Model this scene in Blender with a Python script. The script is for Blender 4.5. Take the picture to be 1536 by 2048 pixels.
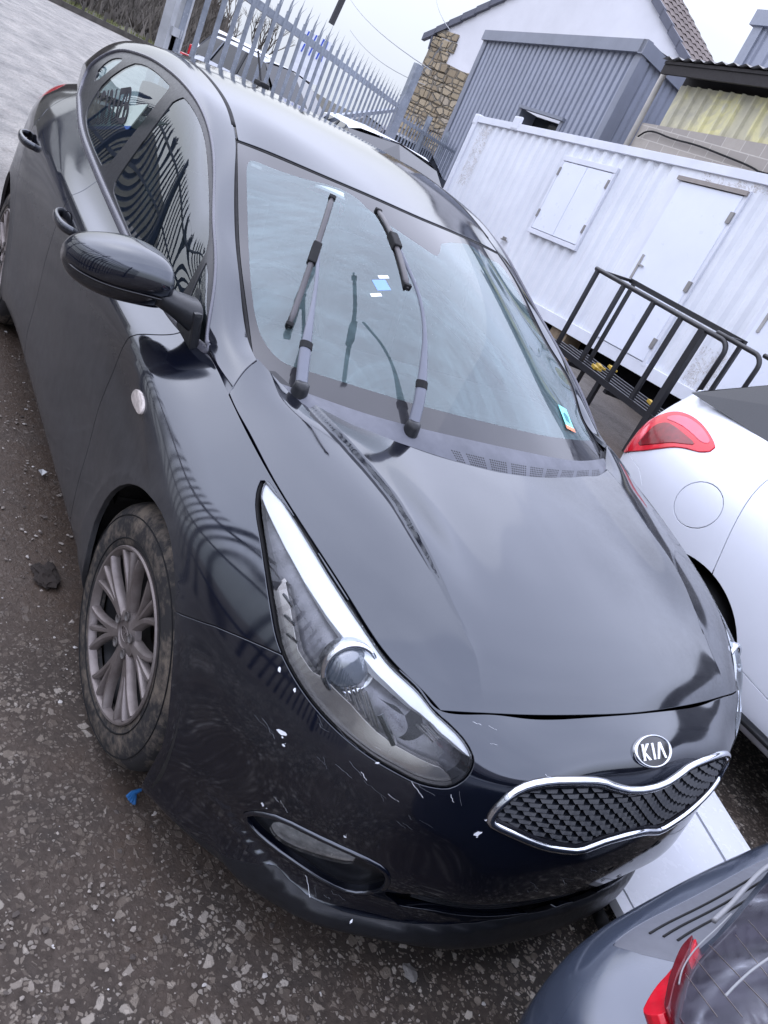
import bpy, bmesh, math, random
import numpy as np
from mathutils import Vector, Matrix
for o in list(bpy.data.objects): bpy.data.objects.remove(o)
SC=bpy.context.scene
COL=SC.collection
random.seed(5); rng=np.random.RandomState(7)
# ---------------------------------------------------------------- camera
cam=bpy.data.cameras.new('camera'); camo=bpy.data.objects.new('camera',cam); COL.objects.link(camo); SC.camera=camo
_R=((0.447776,0.793297,0.412524),(0.568315,0.103677,-0.816253),(-0.690301,0.599942,-0.404418))
_C=(1.381401,-1.487820,1.548063)
r,d,f=[Vector(v) for v in _R]
M=Matrix((( r.x,-d.x,-f.x,_C[0]),(r.y,-d.y,-f.y,_C[1]),(r.z,-d.z,-f.z,_C[2]),(0,0,0,1)))
camo.matrix_world=M
cam.sensor_fit='VERTICAL'; cam.sensor_height=24.0; cam.lens=24.0*1548.550/2048.0
cam.clip_start=.02; cam.clip_end=1500
# ---------------------------------------------------------------- sky, sun, exposure
SUN_EL,SUN_AZ=math.radians(48),math.radians(200)
w=bpy.data.worlds.new('World'); SC.world=w; w.use_nodes=True
nt=w.node_tree; nt.nodes.clear(); N=nt.nodes.new; L=nt.links.new
out=N('ShaderNodeOutputWorld'); bg=N('ShaderNodeBackground'); sky=N('ShaderNodeTexSky'); sky.sky_type='NISHITA'
sky.sun_disc=False; sky.sun_elevation=SUN_EL; sky.sun_rotation=math.radians(90)-SUN_AZ; sky.air_density=1.2; sky.dust_density=5.0; sky.ozone_density=2.0
hs=N('ShaderNodeHueSaturation'); hs.inputs['Saturation'].default_value=.25
mx=N('ShaderNodeMix'); mx.data_type='RGBA'; mx.inputs['Factor'].default_value=.85
tc=N('ShaderNodeTexCoord'); no=N('ShaderNodeTexNoise'); no.inputs['Scale'].default_value=1.6; no.inputs['Detail'].default_value=5
sxy=N('ShaderNodeSeparateXYZ'); L(tc.outputs['Generated'],sxy.inputs[0]); L(tc.outputs['Generated'],no.inputs['Vector'])
rp=N('ShaderNodeValToRGB'); rp.color_ramp.elements[0].position=.0; rp.color_ramp.elements[0].color=(5.8,6.2,7.0,1); rp.color_ramp.elements[1].position=.46; rp.color_ramp.elements[1].color=(17.5,18.6,23.5,1)
e_=rp.color_ramp.elements.new(.22); e_.color=(7.8,8.4,9.6,1)
L(sxy.outputs[2],rp.inputs['Fac'])
cl=N('ShaderNodeMix'); cl.data_type='RGBA'; cl.blend_type='MULTIPLY'; cl.inputs['Factor'].default_value=1
cr_=N('ShaderNodeValToRGB'); cr_.color_ramp.elements[0].position=.3; cr_.color_ramp.elements[0].color=(.86,.87,.90,1); cr_.color_ramp.elements[1].position=.7; cr_.color_ramp.elements[1].color=(1.1,1.1,1.1,1)
L(no.outputs['Fac'],cr_.inputs['Fac']); L(rp.outputs[0],cl.inputs['A']); L(cr_.outputs[0],cl.inputs['B'])
L(sky.outputs[0],hs.inputs['Color']); L(hs.outputs[0],mx.inputs['A']); L(cl.outputs['Result'],mx.inputs['B'])
L(mx.outputs['Result'],bg.inputs['Color']); bg.inputs['Strength'].default_value=.115; L(bg.outputs[0],out.inputs[0])
sl=bpy.data.lights.new('sun','SUN'); sl.energy=.7; sl.angle=math.radians(120); sl.color=(1,.97,.93)
so=bpy.data.objects.new('sun',sl); COL.objects.link(so)
sd=Vector((math.cos(SUN_EL)*math.cos(SUN_AZ),math.cos(SUN_EL)*math.sin(SUN_AZ),math.sin(SUN_EL)))
so.rotation_euler=sd.to_track_quat('Z','Y').to_euler(); so.location=(0,0,8)
SC.view_settings.view_transform='Standard'; SC.view_settings.look='None'; SC.view_settings.gamma=1; SC.view_settings.exposure=0.30
SC.render.resolution_x=768; SC.render.resolution_y=1024
SC.render.engine='CYCLES'
try: SC.cycles.max_bounces=10; SC.cycles.transparent_max_bounces=16; SC.cycles.transmission_bounces=8
except Exception: pass
# ---------------------------------------------------------------- materials
MATS={}
def newmat(n):
    m=bpy.data.materials.new(n); m.use_nodes=True; m.node_tree.nodes.clear(); return m
class NB:
    def __init__(s,m): s.t=m.node_tree; s.x=0
    def n(s,ty,**k):
        a=s.t.nodes.new(ty); s.x+=180; a.location=(s.x,0)
        for kk,v in k.items():
            if hasattr(a,kk) and kk not in('Scale',): setattr(a,kk,v)
            else: a.inputs[kk.replace('_',' ')].default_value=v
        return a
    def l(s,a,b): s.t.links.new(a,b)
def noise(b,scale,detail=4,rough=.6,vec=None,dist=0):
    a=b.n('ShaderNodeTexNoise'); a.inputs['Scale'].default_value=scale; a.inputs['Detail'].default_value=detail; a.inputs['Roughness'].default_value=rough; a.inputs['Distortion'].default_value=dist
    if vec is not None: b.l(vec,a.inputs['Vector'])
    return a
def ramp(b,fac,stops):
    a=b.n('ShaderNodeValToRGB'); cr=a.color_ramp
    while len(cr.elements)<len(stops): cr.elements.new(.5)
    for e,(p,c) in zip(cr.elements,stops):
        e.position=p; e.color=(c if isinstance(c,tuple) else (c,c,c))+((1,) if not isinstance(c,tuple) or len(c)==3 else ())
    b.l(fac,a.inputs['Fac']); return a
def mixc(b,fac,A,B,mode='MIX'):
    a=b.n('ShaderNodeMix'); a.data_type='RGBA'; a.blend_type=mode
    for s_,v in((a.inputs['Factor'],fac),(a.inputs['A'],A),(a.inputs['B'],B)):
        if hasattr(v,'links'): b.l(v,s_)
        elif isinstance(v,(int,float)): s_.default_value=v if s_.type=='VALUE' else (v,v,v,1)
        else: s_.default_value=tuple(v)+(1,)
    return a.outputs['Result']
def math_(b,op,a,c=None,clamp=False):
    m=b.n('ShaderNodeMath'); m.operation=op; m.use_clamp=clamp
    for i,v in enumerate((a,c)):
        if v is None: continue
        if hasattr(v,'links'): b.l(v,m.inputs[i])
        else: m.inputs[i].default_value=v
    return m.outputs[0]
def coords(b,kind='Object'):
    return b.n('ShaderNodeTexCoord').outputs[kind]
def finish(b,col,rough=.5,metal=0,bump=None,bs=.3,bd=.01,spec=.5,coat=0,ior=1.45,extra=None,emit=None):
    p=b.n('ShaderNodeBsdfPrincipled')
    for nm,v in(('Base Color',col),('Roughness',rough),('Metallic',metal),('Specular IOR Level',spec),('Coat Weight',coat),('IOR',ior)):
        if hasattr(v,'links'): b.l(v,p.inputs[nm])
        elif nm=='Base Color': p.inputs[nm].default_value=tuple(v)+(1,)
        else: p.inputs[nm].default_value=v
    p.inputs['Coat Roughness'].default_value=.03
    if extra:
        for k,v in extra.items(): p.inputs[k].default_value=v
    if bump is not None:
        bp=b.n('ShaderNodeBump'); bp.inputs['Strength'].default_value=bs; bp.inputs['Distance'].default_value=bd; b.l(bump,bp.inputs['Height']); b.l(bp.outputs[0],p.inputs['Normal'])
    o=b.n('ShaderNodeOutputMaterial'); b.l(p.outputs[0],o.inputs[0]); return p,o
def mat(name,col,rough=.5,metal=0,spec=.5,var=.12,scale=8,bs=0,bscale=60,**k):
    "a plain surface with slight real-world unevenness"
    if name in MATS: return MATS[name]
    m=newmat(name); b=NB(m); c=coords(b)
    n1=noise(b,scale,5,.6,c); lo=tuple(x*(1-var) for x in col); hi=tuple(min(1,x*(1+var)) for x in col)
    cr=ramp(b,n1.outputs[0],[(.3,lo),(.7,hi)])
    rr=ramp(b,noise(b,scale*3,4,.6,c).outputs[0],[(.3,max(0,rough-.06)),(.7,min(1,rough+.06))])
    bump=noise(b,bscale,3,.6,c).outputs[0] if bs else None
    finish(b,cr.outputs[0],rr.outputs[0],metal,bump,bs,.004,spec,**k)
    MATS[name]=m; return m
# ---------------------------------------------------------------- object helpers
def link(o,parent=None):
    COL.objects.link(o)
    if parent is not None: o.parent=parent
    return o
def tag(o,label=None,cat=None,group=None,kind=None):
    if label: o['label']=label
    if cat: o['category']=cat
    if group: o['group']=group
    if kind: o['kind']=kind
    return o
def thing(name,label,cat,loc=(0,0,0),rotz=0,group=None):
    o=bpy.data.objects.new(name,None); o.empty_display_size=.2; COL.objects.link(o); o.location=loc; o.rotation_euler=(0,0,rotz)
    return tag(o,label,cat,group)
def mesh(name,V,F,m,parent=None,smooth=False,normals=None,uv=None,mats=None,fm=None,loc=None):
    me=bpy.data.meshes.new(name); me.from_pydata([tuple(map(float,v)) for v in V],[],[tuple(map(int,f_)) for f_ in F]); me.update()
    if mats:
        for q in mats: me.materials.append(q)
        if fm is not None: me.polygons.foreach_set('material_index',np.array(fm,dtype=np.int32))
    elif m: me.materials.append(m)
    if uv is not None:
        ul=me.uv_layers.new(name='UVMap'); li=np.zeros(len(me.loops),dtype=np.int32); me.loops.foreach_get('vertex_index',li)
        ul.data.foreach_set('uv',np.asarray(uv,dtype=np.float32)[li].ravel())
    if smooth: me.polygons.foreach_set('use_smooth',[True]*len(me.polygons))
    if normals is not None: me.normals_split_custom_set_from_vertices([tuple(map(float,n_)) for n_ in normals])
    o=bpy.data.objects.new(name,me); link(o,parent)
    if loc is not None: o.location=loc
    return o
class B:
    "collects shapes, builds one mesh object"
    def __init__(s): s.V=[];s.F=[];s.fm=[];s.cur=0
    def add(s,V,F):
        k=len(s.V); s.V+=[tuple(v) for v in V]; s.F+=[tuple(i+k for i in f_) for f_ in F]; s.fm+=[s.cur]*len(F); return s
    def box(s,c,size,rot=None,bev=0):
        hx,hy,hz=[q/2 for q in size]
        if bev:
            bm=bmesh.new(); bmesh.ops.create_cube(bm,size=1)
            for v in bm.verts: v.co=Vector((v.co.x*size[0],v.co.y*size[1],v.co.z*size[2]))
            bmesh.ops.bevel(bm,geom=bm.edges[:],offset=bev,segments=2,profile=.7,affect='EDGES')
            bm.verts.index_update(); V=[v.co.copy() for v in bm.verts];F=[[v.index for v in f_.verts] for f_ in bm.faces]; bm.free()
        else:
            V=[Vector((x*hx,y*hy,z*hz)) for x in(-1,1) for y in(-1,1) for z in(-1,1)]
            F=[(0,1,3,2),(4,6,7,5),(0,4,5,1),(2,3,7,6),(0,2,6,4),(1,5,7,3)]
        if rot is not None: V=[rot@v for v in V]
        return s.add([v+Vector(c) for v in V],F)
    def beam(s,a,b_,w,h,up=(0,0,1)):
        "box section from a to b"
        a,b_=Vector(a),Vector(b_); z=(b_-a); ln=z.length; z.normalize(); x=Vector(up).cross(z)
        if x.length<1e-4: x=Vector((1,0,0)).cross(z)
        x.normalize(); y=z.cross(x); r_=Matrix((x,y,z)).transposed()
        return s.box((a+b_)/2,(w,h,ln),r_)
    def tube(s,pts,r,n=8,closed=False,caps=True,flat=1.0,up=None):
        P=[Vector(p) for p in pts]; m=len(P); rr=r if hasattr(r,'__len__') else [r]*m; rings=[];px=None
        for i,p in enumerate(P):
            t=(P[(i+1)%m]-P[i-1]) if closed else (P[min(i+1,m-1)]-P[max(i-1,0)])
            t.normalize()
            if px is None:
                px=Vector(up) if up else (Vector((0,0,1)) if abs(t.z)<.9 else Vector((1,0,0)))
            px=(px-t*px.dot(t)); px.normalize(); py=t.cross(px)
            rings.append([p+px*(rr[i]*flat*math.cos(2*math.pi*j/n))+py*(rr[i]*math.sin(2*math.pi*j/n)) for j in range(n)])
        V=[v for q in rings for v in q]; F=[]
        for i in range(m if closed else m-1):
            for j in range(n): a=i*n+j;b_=i*n+(j+1)%n;c=((i+1)%m)*n+(j+1)%n;d_=((i+1)%m)*n+j; F.append((a,b_,c,d_))
        if caps and not closed: F+= [tuple(range(n))[::-1],tuple((m-1)*n+j for j in range(n))]
        return s.add(V,F)
    def lathe(s,prof,n,fn):
        "prof: list of (r,h); fn(r,ang,h)->point; closed ring"
        V=[fn(r_,2*math.pi*j/n,h) for r_,h in prof for j in range(n)];F=[]
        for i in range(len(prof)-1):
            for j in range(n): F.append((i*n+j,i*n+(j+1)%n,(i+1)*n+(j+1)%n,(i+1)*n+j))
        return s.add(V,F)
    def prism(s,poly,d):
        "extrude 3D polygon by vector d"
        n=len(poly);P=[Vector(p) for p in poly];d=Vector(d)
        return s.add(P+[p+d for p in P],[tuple(range(n))[::-1],tuple(range(n,2*n))]+[(i,(i+1)%n,n+(i+1)%n,n+i) for i in range(n)])
    def build(s,name,m,parent=None,smooth=False,mats=None,loc=None,bevel=0):
        if bevel:
            bm=bmesh.new(); vs=[bm.verts.new(v) for v in s.V]
            for f_ in s.F:
                try: bm.faces.new([vs[i] for i in f_])
                except Exception: pass
            bmesh.ops.recalc_face_normals(bm,faces=bm.faces); bm.normal_update()
            ed=[e for e in bm.edges if len(e.link_faces)==2 and e.calc_face_angle(0)>.5]
            bmesh.ops.bevel(bm,geom=ed,offset=bevel,segments=2,profile=.6,affect='EDGES',clamp_overlap=True)
            me=bpy.data.meshes.new(name); bm.to_mesh(me); bm.free(); me.materials.append(m); 
            me.polygons.foreach_set('use_smooth',[False]*len(me.polygons)); o=bpy.data.objects.new(name,me); link(o,parent)
            return o
        return mesh(name,s.V,s.F,m,parent,smooth=smooth,mats=mats,fm=s.fm if mats else None,loc=loc)
def smooth_angle(o,deg=35):
    me=o.data; me.polygons.foreach_set('use_smooth',[True]*len(me.polygons))
    bm=bmesh.new(); bm.from_mesh(me); a=math.radians(deg)
    bmesh.ops.recalc_face_normals(bm,faces=bm.faces)
    for e in bm.edges:
        if len(e.link_faces)==2 and e.calc_face_angle(0)>a: e.smooth=False
    bm.to_mesh(me); bm.free(); return o
def chaikin(P,it=2,closed=True):
    P=np.asarray(P,float)
    for _ in range(it):
        Q=np.roll(P,-1,0) if closed else P[1:]
        A=P if closed else P[:-1]
        N_=np.empty((2*len(A),P.shape[1])); N_[0::2]=A*.75+Q*.25; N_[1::2]=A*.25+Q*.75
        P=N_ if closed else np.concatenate([P[:1],N_,P[-1:]])
    return P
def dense(P,step,closed=True):
    P=np.asarray(P,float); Q=np.concatenate([P,P[:1]]) if closed else P; out=[]
    for a,b_ in zip(Q[:-1],Q[1:]):
        k=max(1,int(np.linalg.norm(b_-a)/step)); out+= [a+(b_-a)*t/k for t in range(k)]
    if not closed: out.append(Q[-1])
    return np.array(out)
# ---- smooth car surfaces: control nets in metres, x forward, y left, z up, front axle at the origin
# ---- smooth surfaces through control nets -------------------------------------------------
def _nat(knots):
    "second-derivative matrix of the natural cubic spline: M = K @ values"
    n=len(knots);h=np.diff(knots);A=np.zeros((n,n));B=np.zeros((n,n));A[0,0]=A[-1,-1]=1
    for i in range(1,n-1):
        A[i,i-1]=h[i-1];A[i,i]=2*(h[i-1]+h[i]);A[i,i+1]=h[i]
        B[i,i-1]=6/h[i-1];B[i,i]=-6/h[i-1]-6/h[i];B[i,i+1]=6/h[i]
    return np.linalg.solve(A,B)
def _basis(knots,K,x):
    x=np.asarray(x,float);n=len(knots);i=np.clip(np.searchsorted(knots,x,side='right')-1,0,n-2)
    h=knots[i+1]-knots[i];a=(knots[i+1]-x)/h;b=(x-knots[i])/h
    W=np.zeros((len(x),n));r=np.arange(len(x));W[r,i]+=a;W[r,i+1]+=b
    # outside: linear extrapolation
    ac=np.where((x<knots[0])|(x>knots[-1]),0,1)
    W+=((a**3-a)*h*h/6*ac)[:,None]*K[i]+((b**3-b)*h*h/6*ac)[:,None]*K[i+1]
    return W
class Surf:
    def __init__(s,P,mirror_u0=False,mirror_v1=False):
        P=np.array(P,float)   # ni x nj x 3
        # mirrored rows give symmetric tangents across the centre plane
        if mirror_u0: P=np.concatenate([(P[1:4]*[1,-1,1])[::-1],P],0);s.ou=3
        else: s.ou=0
        nj=P.shape[1]
        if mirror_v1: P=np.concatenate([P,(P[:,:-1]*[1,-1,1])[:,::-1]],1)
        s.P=P
        du=np.linalg.norm(np.diff(P,axis=0),axis=2).mean(1);dv=np.linalg.norm(np.diff(P,axis=1),axis=2).mean(0)
        s.ku=np.concatenate([[0],np.cumsum(du)]);s.kv=np.concatenate([[0],np.cumsum(dv)])
        s.ku-=s.ku[s.ou]
        s.u1=s.ku[-1];s.v1=s.kv[nj-1]
        s.Ku=_nat(s.ku);s.Kv=_nat(s.kv)
    def __call__(s,u,v):
        u=np.atleast_1d(u).astype(float);v=np.atleast_1d(v).astype(float)
        A=_basis(s.ku,s.Ku,u);B=_basis(s.kv,s.Kv,v)
        return np.einsum('ni,nj,ijk->nk',A,B,s.P,optimize=True)
    def normal(s,u,v,e=2e-3):
        du=s(u+e,v)-s(u-e,v);dv=s(u,v+e)-s(u,v-e);n=np.cross(du,dv)
        return n/np.maximum(np.linalg.norm(n,axis=1,keepdims=True),1e-12)
# right half of the car as y>0 numbers, flipped below
O=[
[(.715,0,.734),(.787,0,.709),(.828,0,.655),(.848,0,.58),(.864,0,.50),(.873,0,.42),(.868,0,.33),(.852,0,.25),(.855,0,.184),(.78,0,.165)],
[(.711,.15,.731),(.778,.152,.703),(.816,.154,.655),(.838,.15,.58),(.857,.146,.501),(.866,.15,.42),(.860,.15,.33),(.845,.15,.25),(.847,.15,.183),(.77,.15,.165)],
[(.693,.33,.724),(.752,.34,.695),(.793,.35,.656),(.806,.365,.60),(.815,.37,.53),(.828,.365,.42),(.826,.35,.33),(.804,.325,.25),(.812,.32,.18),(.74,.30,.165)],
[(.681,.42,.7275),(.727,.425,.691),(.763,.432,.648),(.776,.44,.59),(.786,.445,.52),(.794,.435,.42),(.792,.42,.33),(.770,.40,.25),(.779,.402,.178),(.71,.37,.165)],
[(.660,.519,.722),(.697,.520,.690),(.725,.518,.64),(.742,.52,.58),(.752,.52,.51),(.758,.51,.42),(.755,.495,.33),(.732,.47,.25),(.742,.482,.176),(.68,.43,.165)],
[(.617,.552,.738),(.652,.565,.702),(.681,.580,.65),(.697,.592,.585),(.708,.595,.51),(.712,.590,.42),(.70,.575,.33),(.688,.555,.25),(.700,.560,.174),(.64,.50,.165)],
[(.572,.590,.752),(.608,.626,.718),(.630,.643,.66),(.646,.658,.59),(.655,.662,.51),(.658,.658,.42),(.645,.64,.33),(.638,.625,.25),(.650,.617,.171),(.59,.56,.165)],
[(.449,.653,.799),(.474,.708,.758),(.489,.742,.69),(.497,.768,.60),(.500,.780,.51),(.493,.778,.42),(.49,.772,.33),(.485,.76,.25),(.49,.75,.169),(.44,.70,.165)],
[(.300,.697,.838),(.308,.748,.795),(.313,.795,.725),(.317,.832,.62),(.318,.848,.51),(.318,.856,.42),(.318,.858,.33),(.318,.856,.25),(.32,.848,.19),(.30,.80,.18)],
[(.140,.73,.870),(.140,.785,.825),(.14,.852,.75),(.14,.876,.66),(.14,.882,.56),(.14,.885,.45),(.14,.883,.35),(.14,.876,.27),(.14,.865,.2),(.14,.80,.18)],
[(-.115,.753,.917),(-.11,.800,.875),(-.11,.868,.810),(-.11,.885,.72),(-.11,.889,.60),(-.11,.887,.48),(-.11,.885,.37),(-.11,.88,.27),(-.11,.865,.2),(-.11,.80,.18)],
[(-.30,.753,.935),(-.30,.808,.900),(-.30,.872,.855),(-.30,.882,.76),(-.30,.888,.64),(-.30,.885,.52),(-.30,.885,.40),(-.30,.882,.30),(-.30,.855,.215),(-.30,.80,.19)],
[(-.55,.790,.930),(-.55,.834,.900),(-.55,.875,.868),(-.55,.884,.77),(-.55,.888,.64),(-.55,.882,.52),(-.55,.880,.40),(-.55,.872,.30),(-.55,.853,.225),(-.55,.80,.2)],
[(-.95,.80,.952),(-.95,.835,.918),(-.95,.877,.885),(-.95,.889,.78),(-.95,.890,.65),(-.95,.882,.52),(-.95,.880,.40),(-.95,.874,.31),(-.95,.853,.23),(-.95,.8,.2)],
[(-1.5,.80,1.007),(-1.5,.838,.960),(-1.5,.876,.912),(-1.5,.892,.80),(-1.5,.890,.66),(-1.5,.882,.52),(-1.5,.880,.41),(-1.5,.874,.32),(-1.5,.853,.24),(-1.5,.8,.2)],
[(-2.0,.79,1.073),(-2.0,.832,1.01),(-2.0,.874,.935),(-2.0,.892,.81),(-2.0,.892,.66),(-2.0,.885,.53),(-2.0,.888,.42),(-2.0,.886,.33),(-2.0,.853,.24),(-2.0,.8,.2)],
[(-2.32,.760,1.135),(-2.38,.812,1.06),(-2.4,.860,.975),(-2.4,.889,.84),(-2.4,.894,.68),(-2.4,.890,.54),(-2.4,.888,.42),(-2.4,.886,.33),(-2.4,.87,.24),(-2.4,.8,.2)],
[(-2.62,.715,1.15),(-2.74,.770,1.09),(-2.79,.818,1.01),(-2.8,.850,.87),(-2.8,.868,.69),(-2.8,.872,.54),(-2.8,.87,.42),(-2.8,.87,.33),(-2.8,.85,.25),(-2.8,.8,.22)],
[(-2.90,.620,1.13),(-3.02,.670,1.08),(-3.10,.700,1.00),(-3.14,.730,.86),(-3.18,.750,.69),(-3.20,.765,.54),(-3.2,.765,.42),(-3.18,.76,.33),(-3.16,.74,.28),(-3.0,.7,.25)],
[(-3.06,.32,1.12),(-3.17,.35,1.07),(-3.27,.36,.99),(-3.32,.38,.85),(-3.36,.40,.69),(-3.38,.40,.54),(-3.38,.4,.42),(-3.36,.4,.33),(-3.32,.38,.28),(-3.1,.38,.25)],
[(-3.10,0,1.12),(-3.21,0,1.07),(-3.31,0,.99),(-3.36,0,.85),(-3.40,0,.69),(-3.42,0,.54),(-3.42,0,.42),(-3.40,0,.33),(-3.36,0,.28),(-3.1,0,.25)],
]
# greenhouse side: belt -> mid glass -> frame top -> rail bulge -> windscreen edge / ditch
G=[
[(-.115,.753,.917),(-.130,.742,.931),(-.152,.727,.946),(-.178,.706,.962),(-.211,.671,.982)],
[(-.300,.753,.935),(-.312,.750,.950),(-.325,.738,.972),(-.338,.710,.996),(-.354,.656,1.004)],
[(-.42,.775,.925),(-.45,.755,.985),(-.475,.727,1.052),(-.495,.695,1.075),(-.480,.656,1.079)],
[(-.60,.790,.933),(-.63,.757,1.03),(-.665,.700,1.137),(-.672,.683,1.152),(-.657,.632,1.150)],
[(-.80,.797,.943),(-.83,.757,1.075),(-.865,.672,1.228),(-.895,.645,1.252),(-.908,.592,1.274)],
[(-.95,.80,.952),(-.99,.752,1.11),(-1.03,.655,1.300),(-1.045,.622,1.318),(-1.060,.560,1.337)],
[(-1.10,.80,.966),(-1.15,.750,1.13),(-1.20,.647,1.352),(-1.215,.61,1.380),(-1.23,.541,1.388)],
[(-1.35,.80,.990),(-1.37,.745,1.16),(-1.40,.640,1.392),(-1.41,.60,1.418),(-1.42,.533,1.426)],
[(-1.65,.80,1.025),(-1.66,.742,1.19),(-1.68,.632,1.406),(-1.69,.59,1.440),(-1.70,.527,1.4525)],
[(-1.95,.793,1.063),(-1.95,.737,1.21),(-1.96,.632,1.405),(-1.965,.59,1.440),(-1.97,.525,1.455)],
[(-2.16,.777,1.105),(-2.21,.73,1.225),(-2.26,.645,1.378),(-2.27,.595,1.422),(-2.27,.52,1.440)],
[(-2.32,.760,1.135),(-2.40,.73,1.23),(-2.48,.665,1.335),(-2.53,.605,1.388),(-2.57,.52,1.415)],
[(-2.62,.715,1.15),(-2.66,.705,1.21),(-2.72,.655,1.29),(-2.76,.60,1.345),(-2.84,.51,1.378)],
]
# roof: rows front->rear, columns ditch -> centre
Rf=[
[(-1.060,.560,1.337),(-1.050,.47,1.343),(-.955,.33,1.352),(-.87,.16,1.360),(-.840,0,1.361)],
[(-1.23,.541,1.388),(-1.20,.45,1.396),(-1.14,.32,1.401),(-1.09,.16,1.405),(-1.07,0,1.406)],
[(-1.42,.533,1.426),(-1.40,.44,1.434),(-1.37,.31,1.441),(-1.35,.16,1.446),(-1.34,0,1.447)],
[(-1.70,.527,1.4525),(-1.69,.43,1.459),(-1.68,.30,1.466),(-1.67,.15,1.470),(-1.67,0,1.471)],
[(-1.97,.525,1.455),(-1.97,.42,1.463),(-1.97,.30,1.470),(-1.97,.15,1.475),(-1.97,0,1.477)],
[(-2.27,.52,1.440),(-2.28,.42,1.455),(-2.29,.29,1.466),(-2.30,.15,1.473),(-2.30,0,1.475)],
[(-2.57,.52,1.415),(-2.59,.42,1.430),(-2.61,.28,1.442),(-2.63,.14,1.449),(-2.64,0,1.451)],
[(-2.84,.51,1.378),(-2.88,.40,1.392),(-2.93,.27,1.402),(-2.96,.14,1.408),(-2.97,0,1.41)],
]
# windscreen: rows bottom->top, columns edge -> centre
Wn=[
[(-.165,.680,.945),(-.120,.565,.945),(-.065,.40,.945),(-.03,.20,.952),(-.020,0,.955)],
[(-.354,.656,1.004),(-.275,.53,1.023),(-.215,.37,1.036),(-.175,.18,1.046),(-.165,0,1.049)],
[(-.480,.656,1.079),(-.440,.51,1.099),(-.375,.35,1.122),(-.33,.17,1.137),(-.315,0,1.141)],
[(-.657,.632,1.150),(-.625,.495,1.177),(-.555,.335,1.206),(-.505,.165,1.224),(-.49,0,1.229)],
[(-.908,.592,1.274),(-.83,.475,1.262),(-.755,.325,1.286),(-.69,.16,1.300),(-.67,0,1.304)],
[(-1.060,.560,1.337),(-1.050,.47,1.343),(-.955,.33,1.352),(-.87,.16,1.360),(-.840,0,1.361)],
]
# bonnet: rows front->rear, columns gap edge -> crease -> centre
H0=[
[(.660,.519,.722),(.680,.420,.727),(.690,.34,.7275),(.704,.21,.731),(.712,.10,.7335),(.715,0,.734)],
[(.617,.552,.738),(.642,.425,.759),(.655,.335,.761),(.665,.21,.764),(.671,.10,.766),(.673,0,.766)],
[(.572,.590,.752),(.600,.418,.782),(.610,.33,.785),(.618,.21,.788),(.622,.10,.790),(.624,0,.790)],
[(.449,.653,.799),(.488,.444,.827),(.490,.34,.827),(.49,.21,.829),(.49,.10,.831),(.49,0,.832)],
[(.300,.697,.838),(.384,.464,.862),(.37,.35,.858),(.365,.21,.860),(.36,.10,.861),(.36,0,.862)],
[(.140,.730,.870),(.228,.486,.898),(.23,.36,.887),(.235,.21,.886),(.235,.10,.887),(.235,0,.888)],
[(.01,.743,.895),(.066,.517,.922),(.10,.37,.908),(.12,.21,.905),(.125,.10,.906),(.125,0,.907)],
[(-.070,.751,.909),(-.020,.555,.934),(-.02,.40,.924),(.002,.21,.921),(.018,.10,.922),(.021,0,.922)],
[(-.125,.753,.921),(-.100,.590,.942),(-.10,.42,.935),(-.08,.22,.931),(-.07,.10,.931),(-.065,0,.931)],
[(-.175,.756,.930),(-.190,.610,.962),(-.18,.43,.950),(-.16,.22,.943),(-.15,.10,.942),(-.145,0,.942)],
]
MID=[(.672,.474,.7262),(.632,.492,.7515),(.590,.510,.771),(.472,.556,.820),(.345,.588,.858),(.186,.616,.892),(.040,.640,.918),(-.055,.665,.932),(-.160,.690,.955),(-.262,.672,.996)]
H=[[r[0],m]+r[1:] for r,m in zip(H0,MID)]

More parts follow.
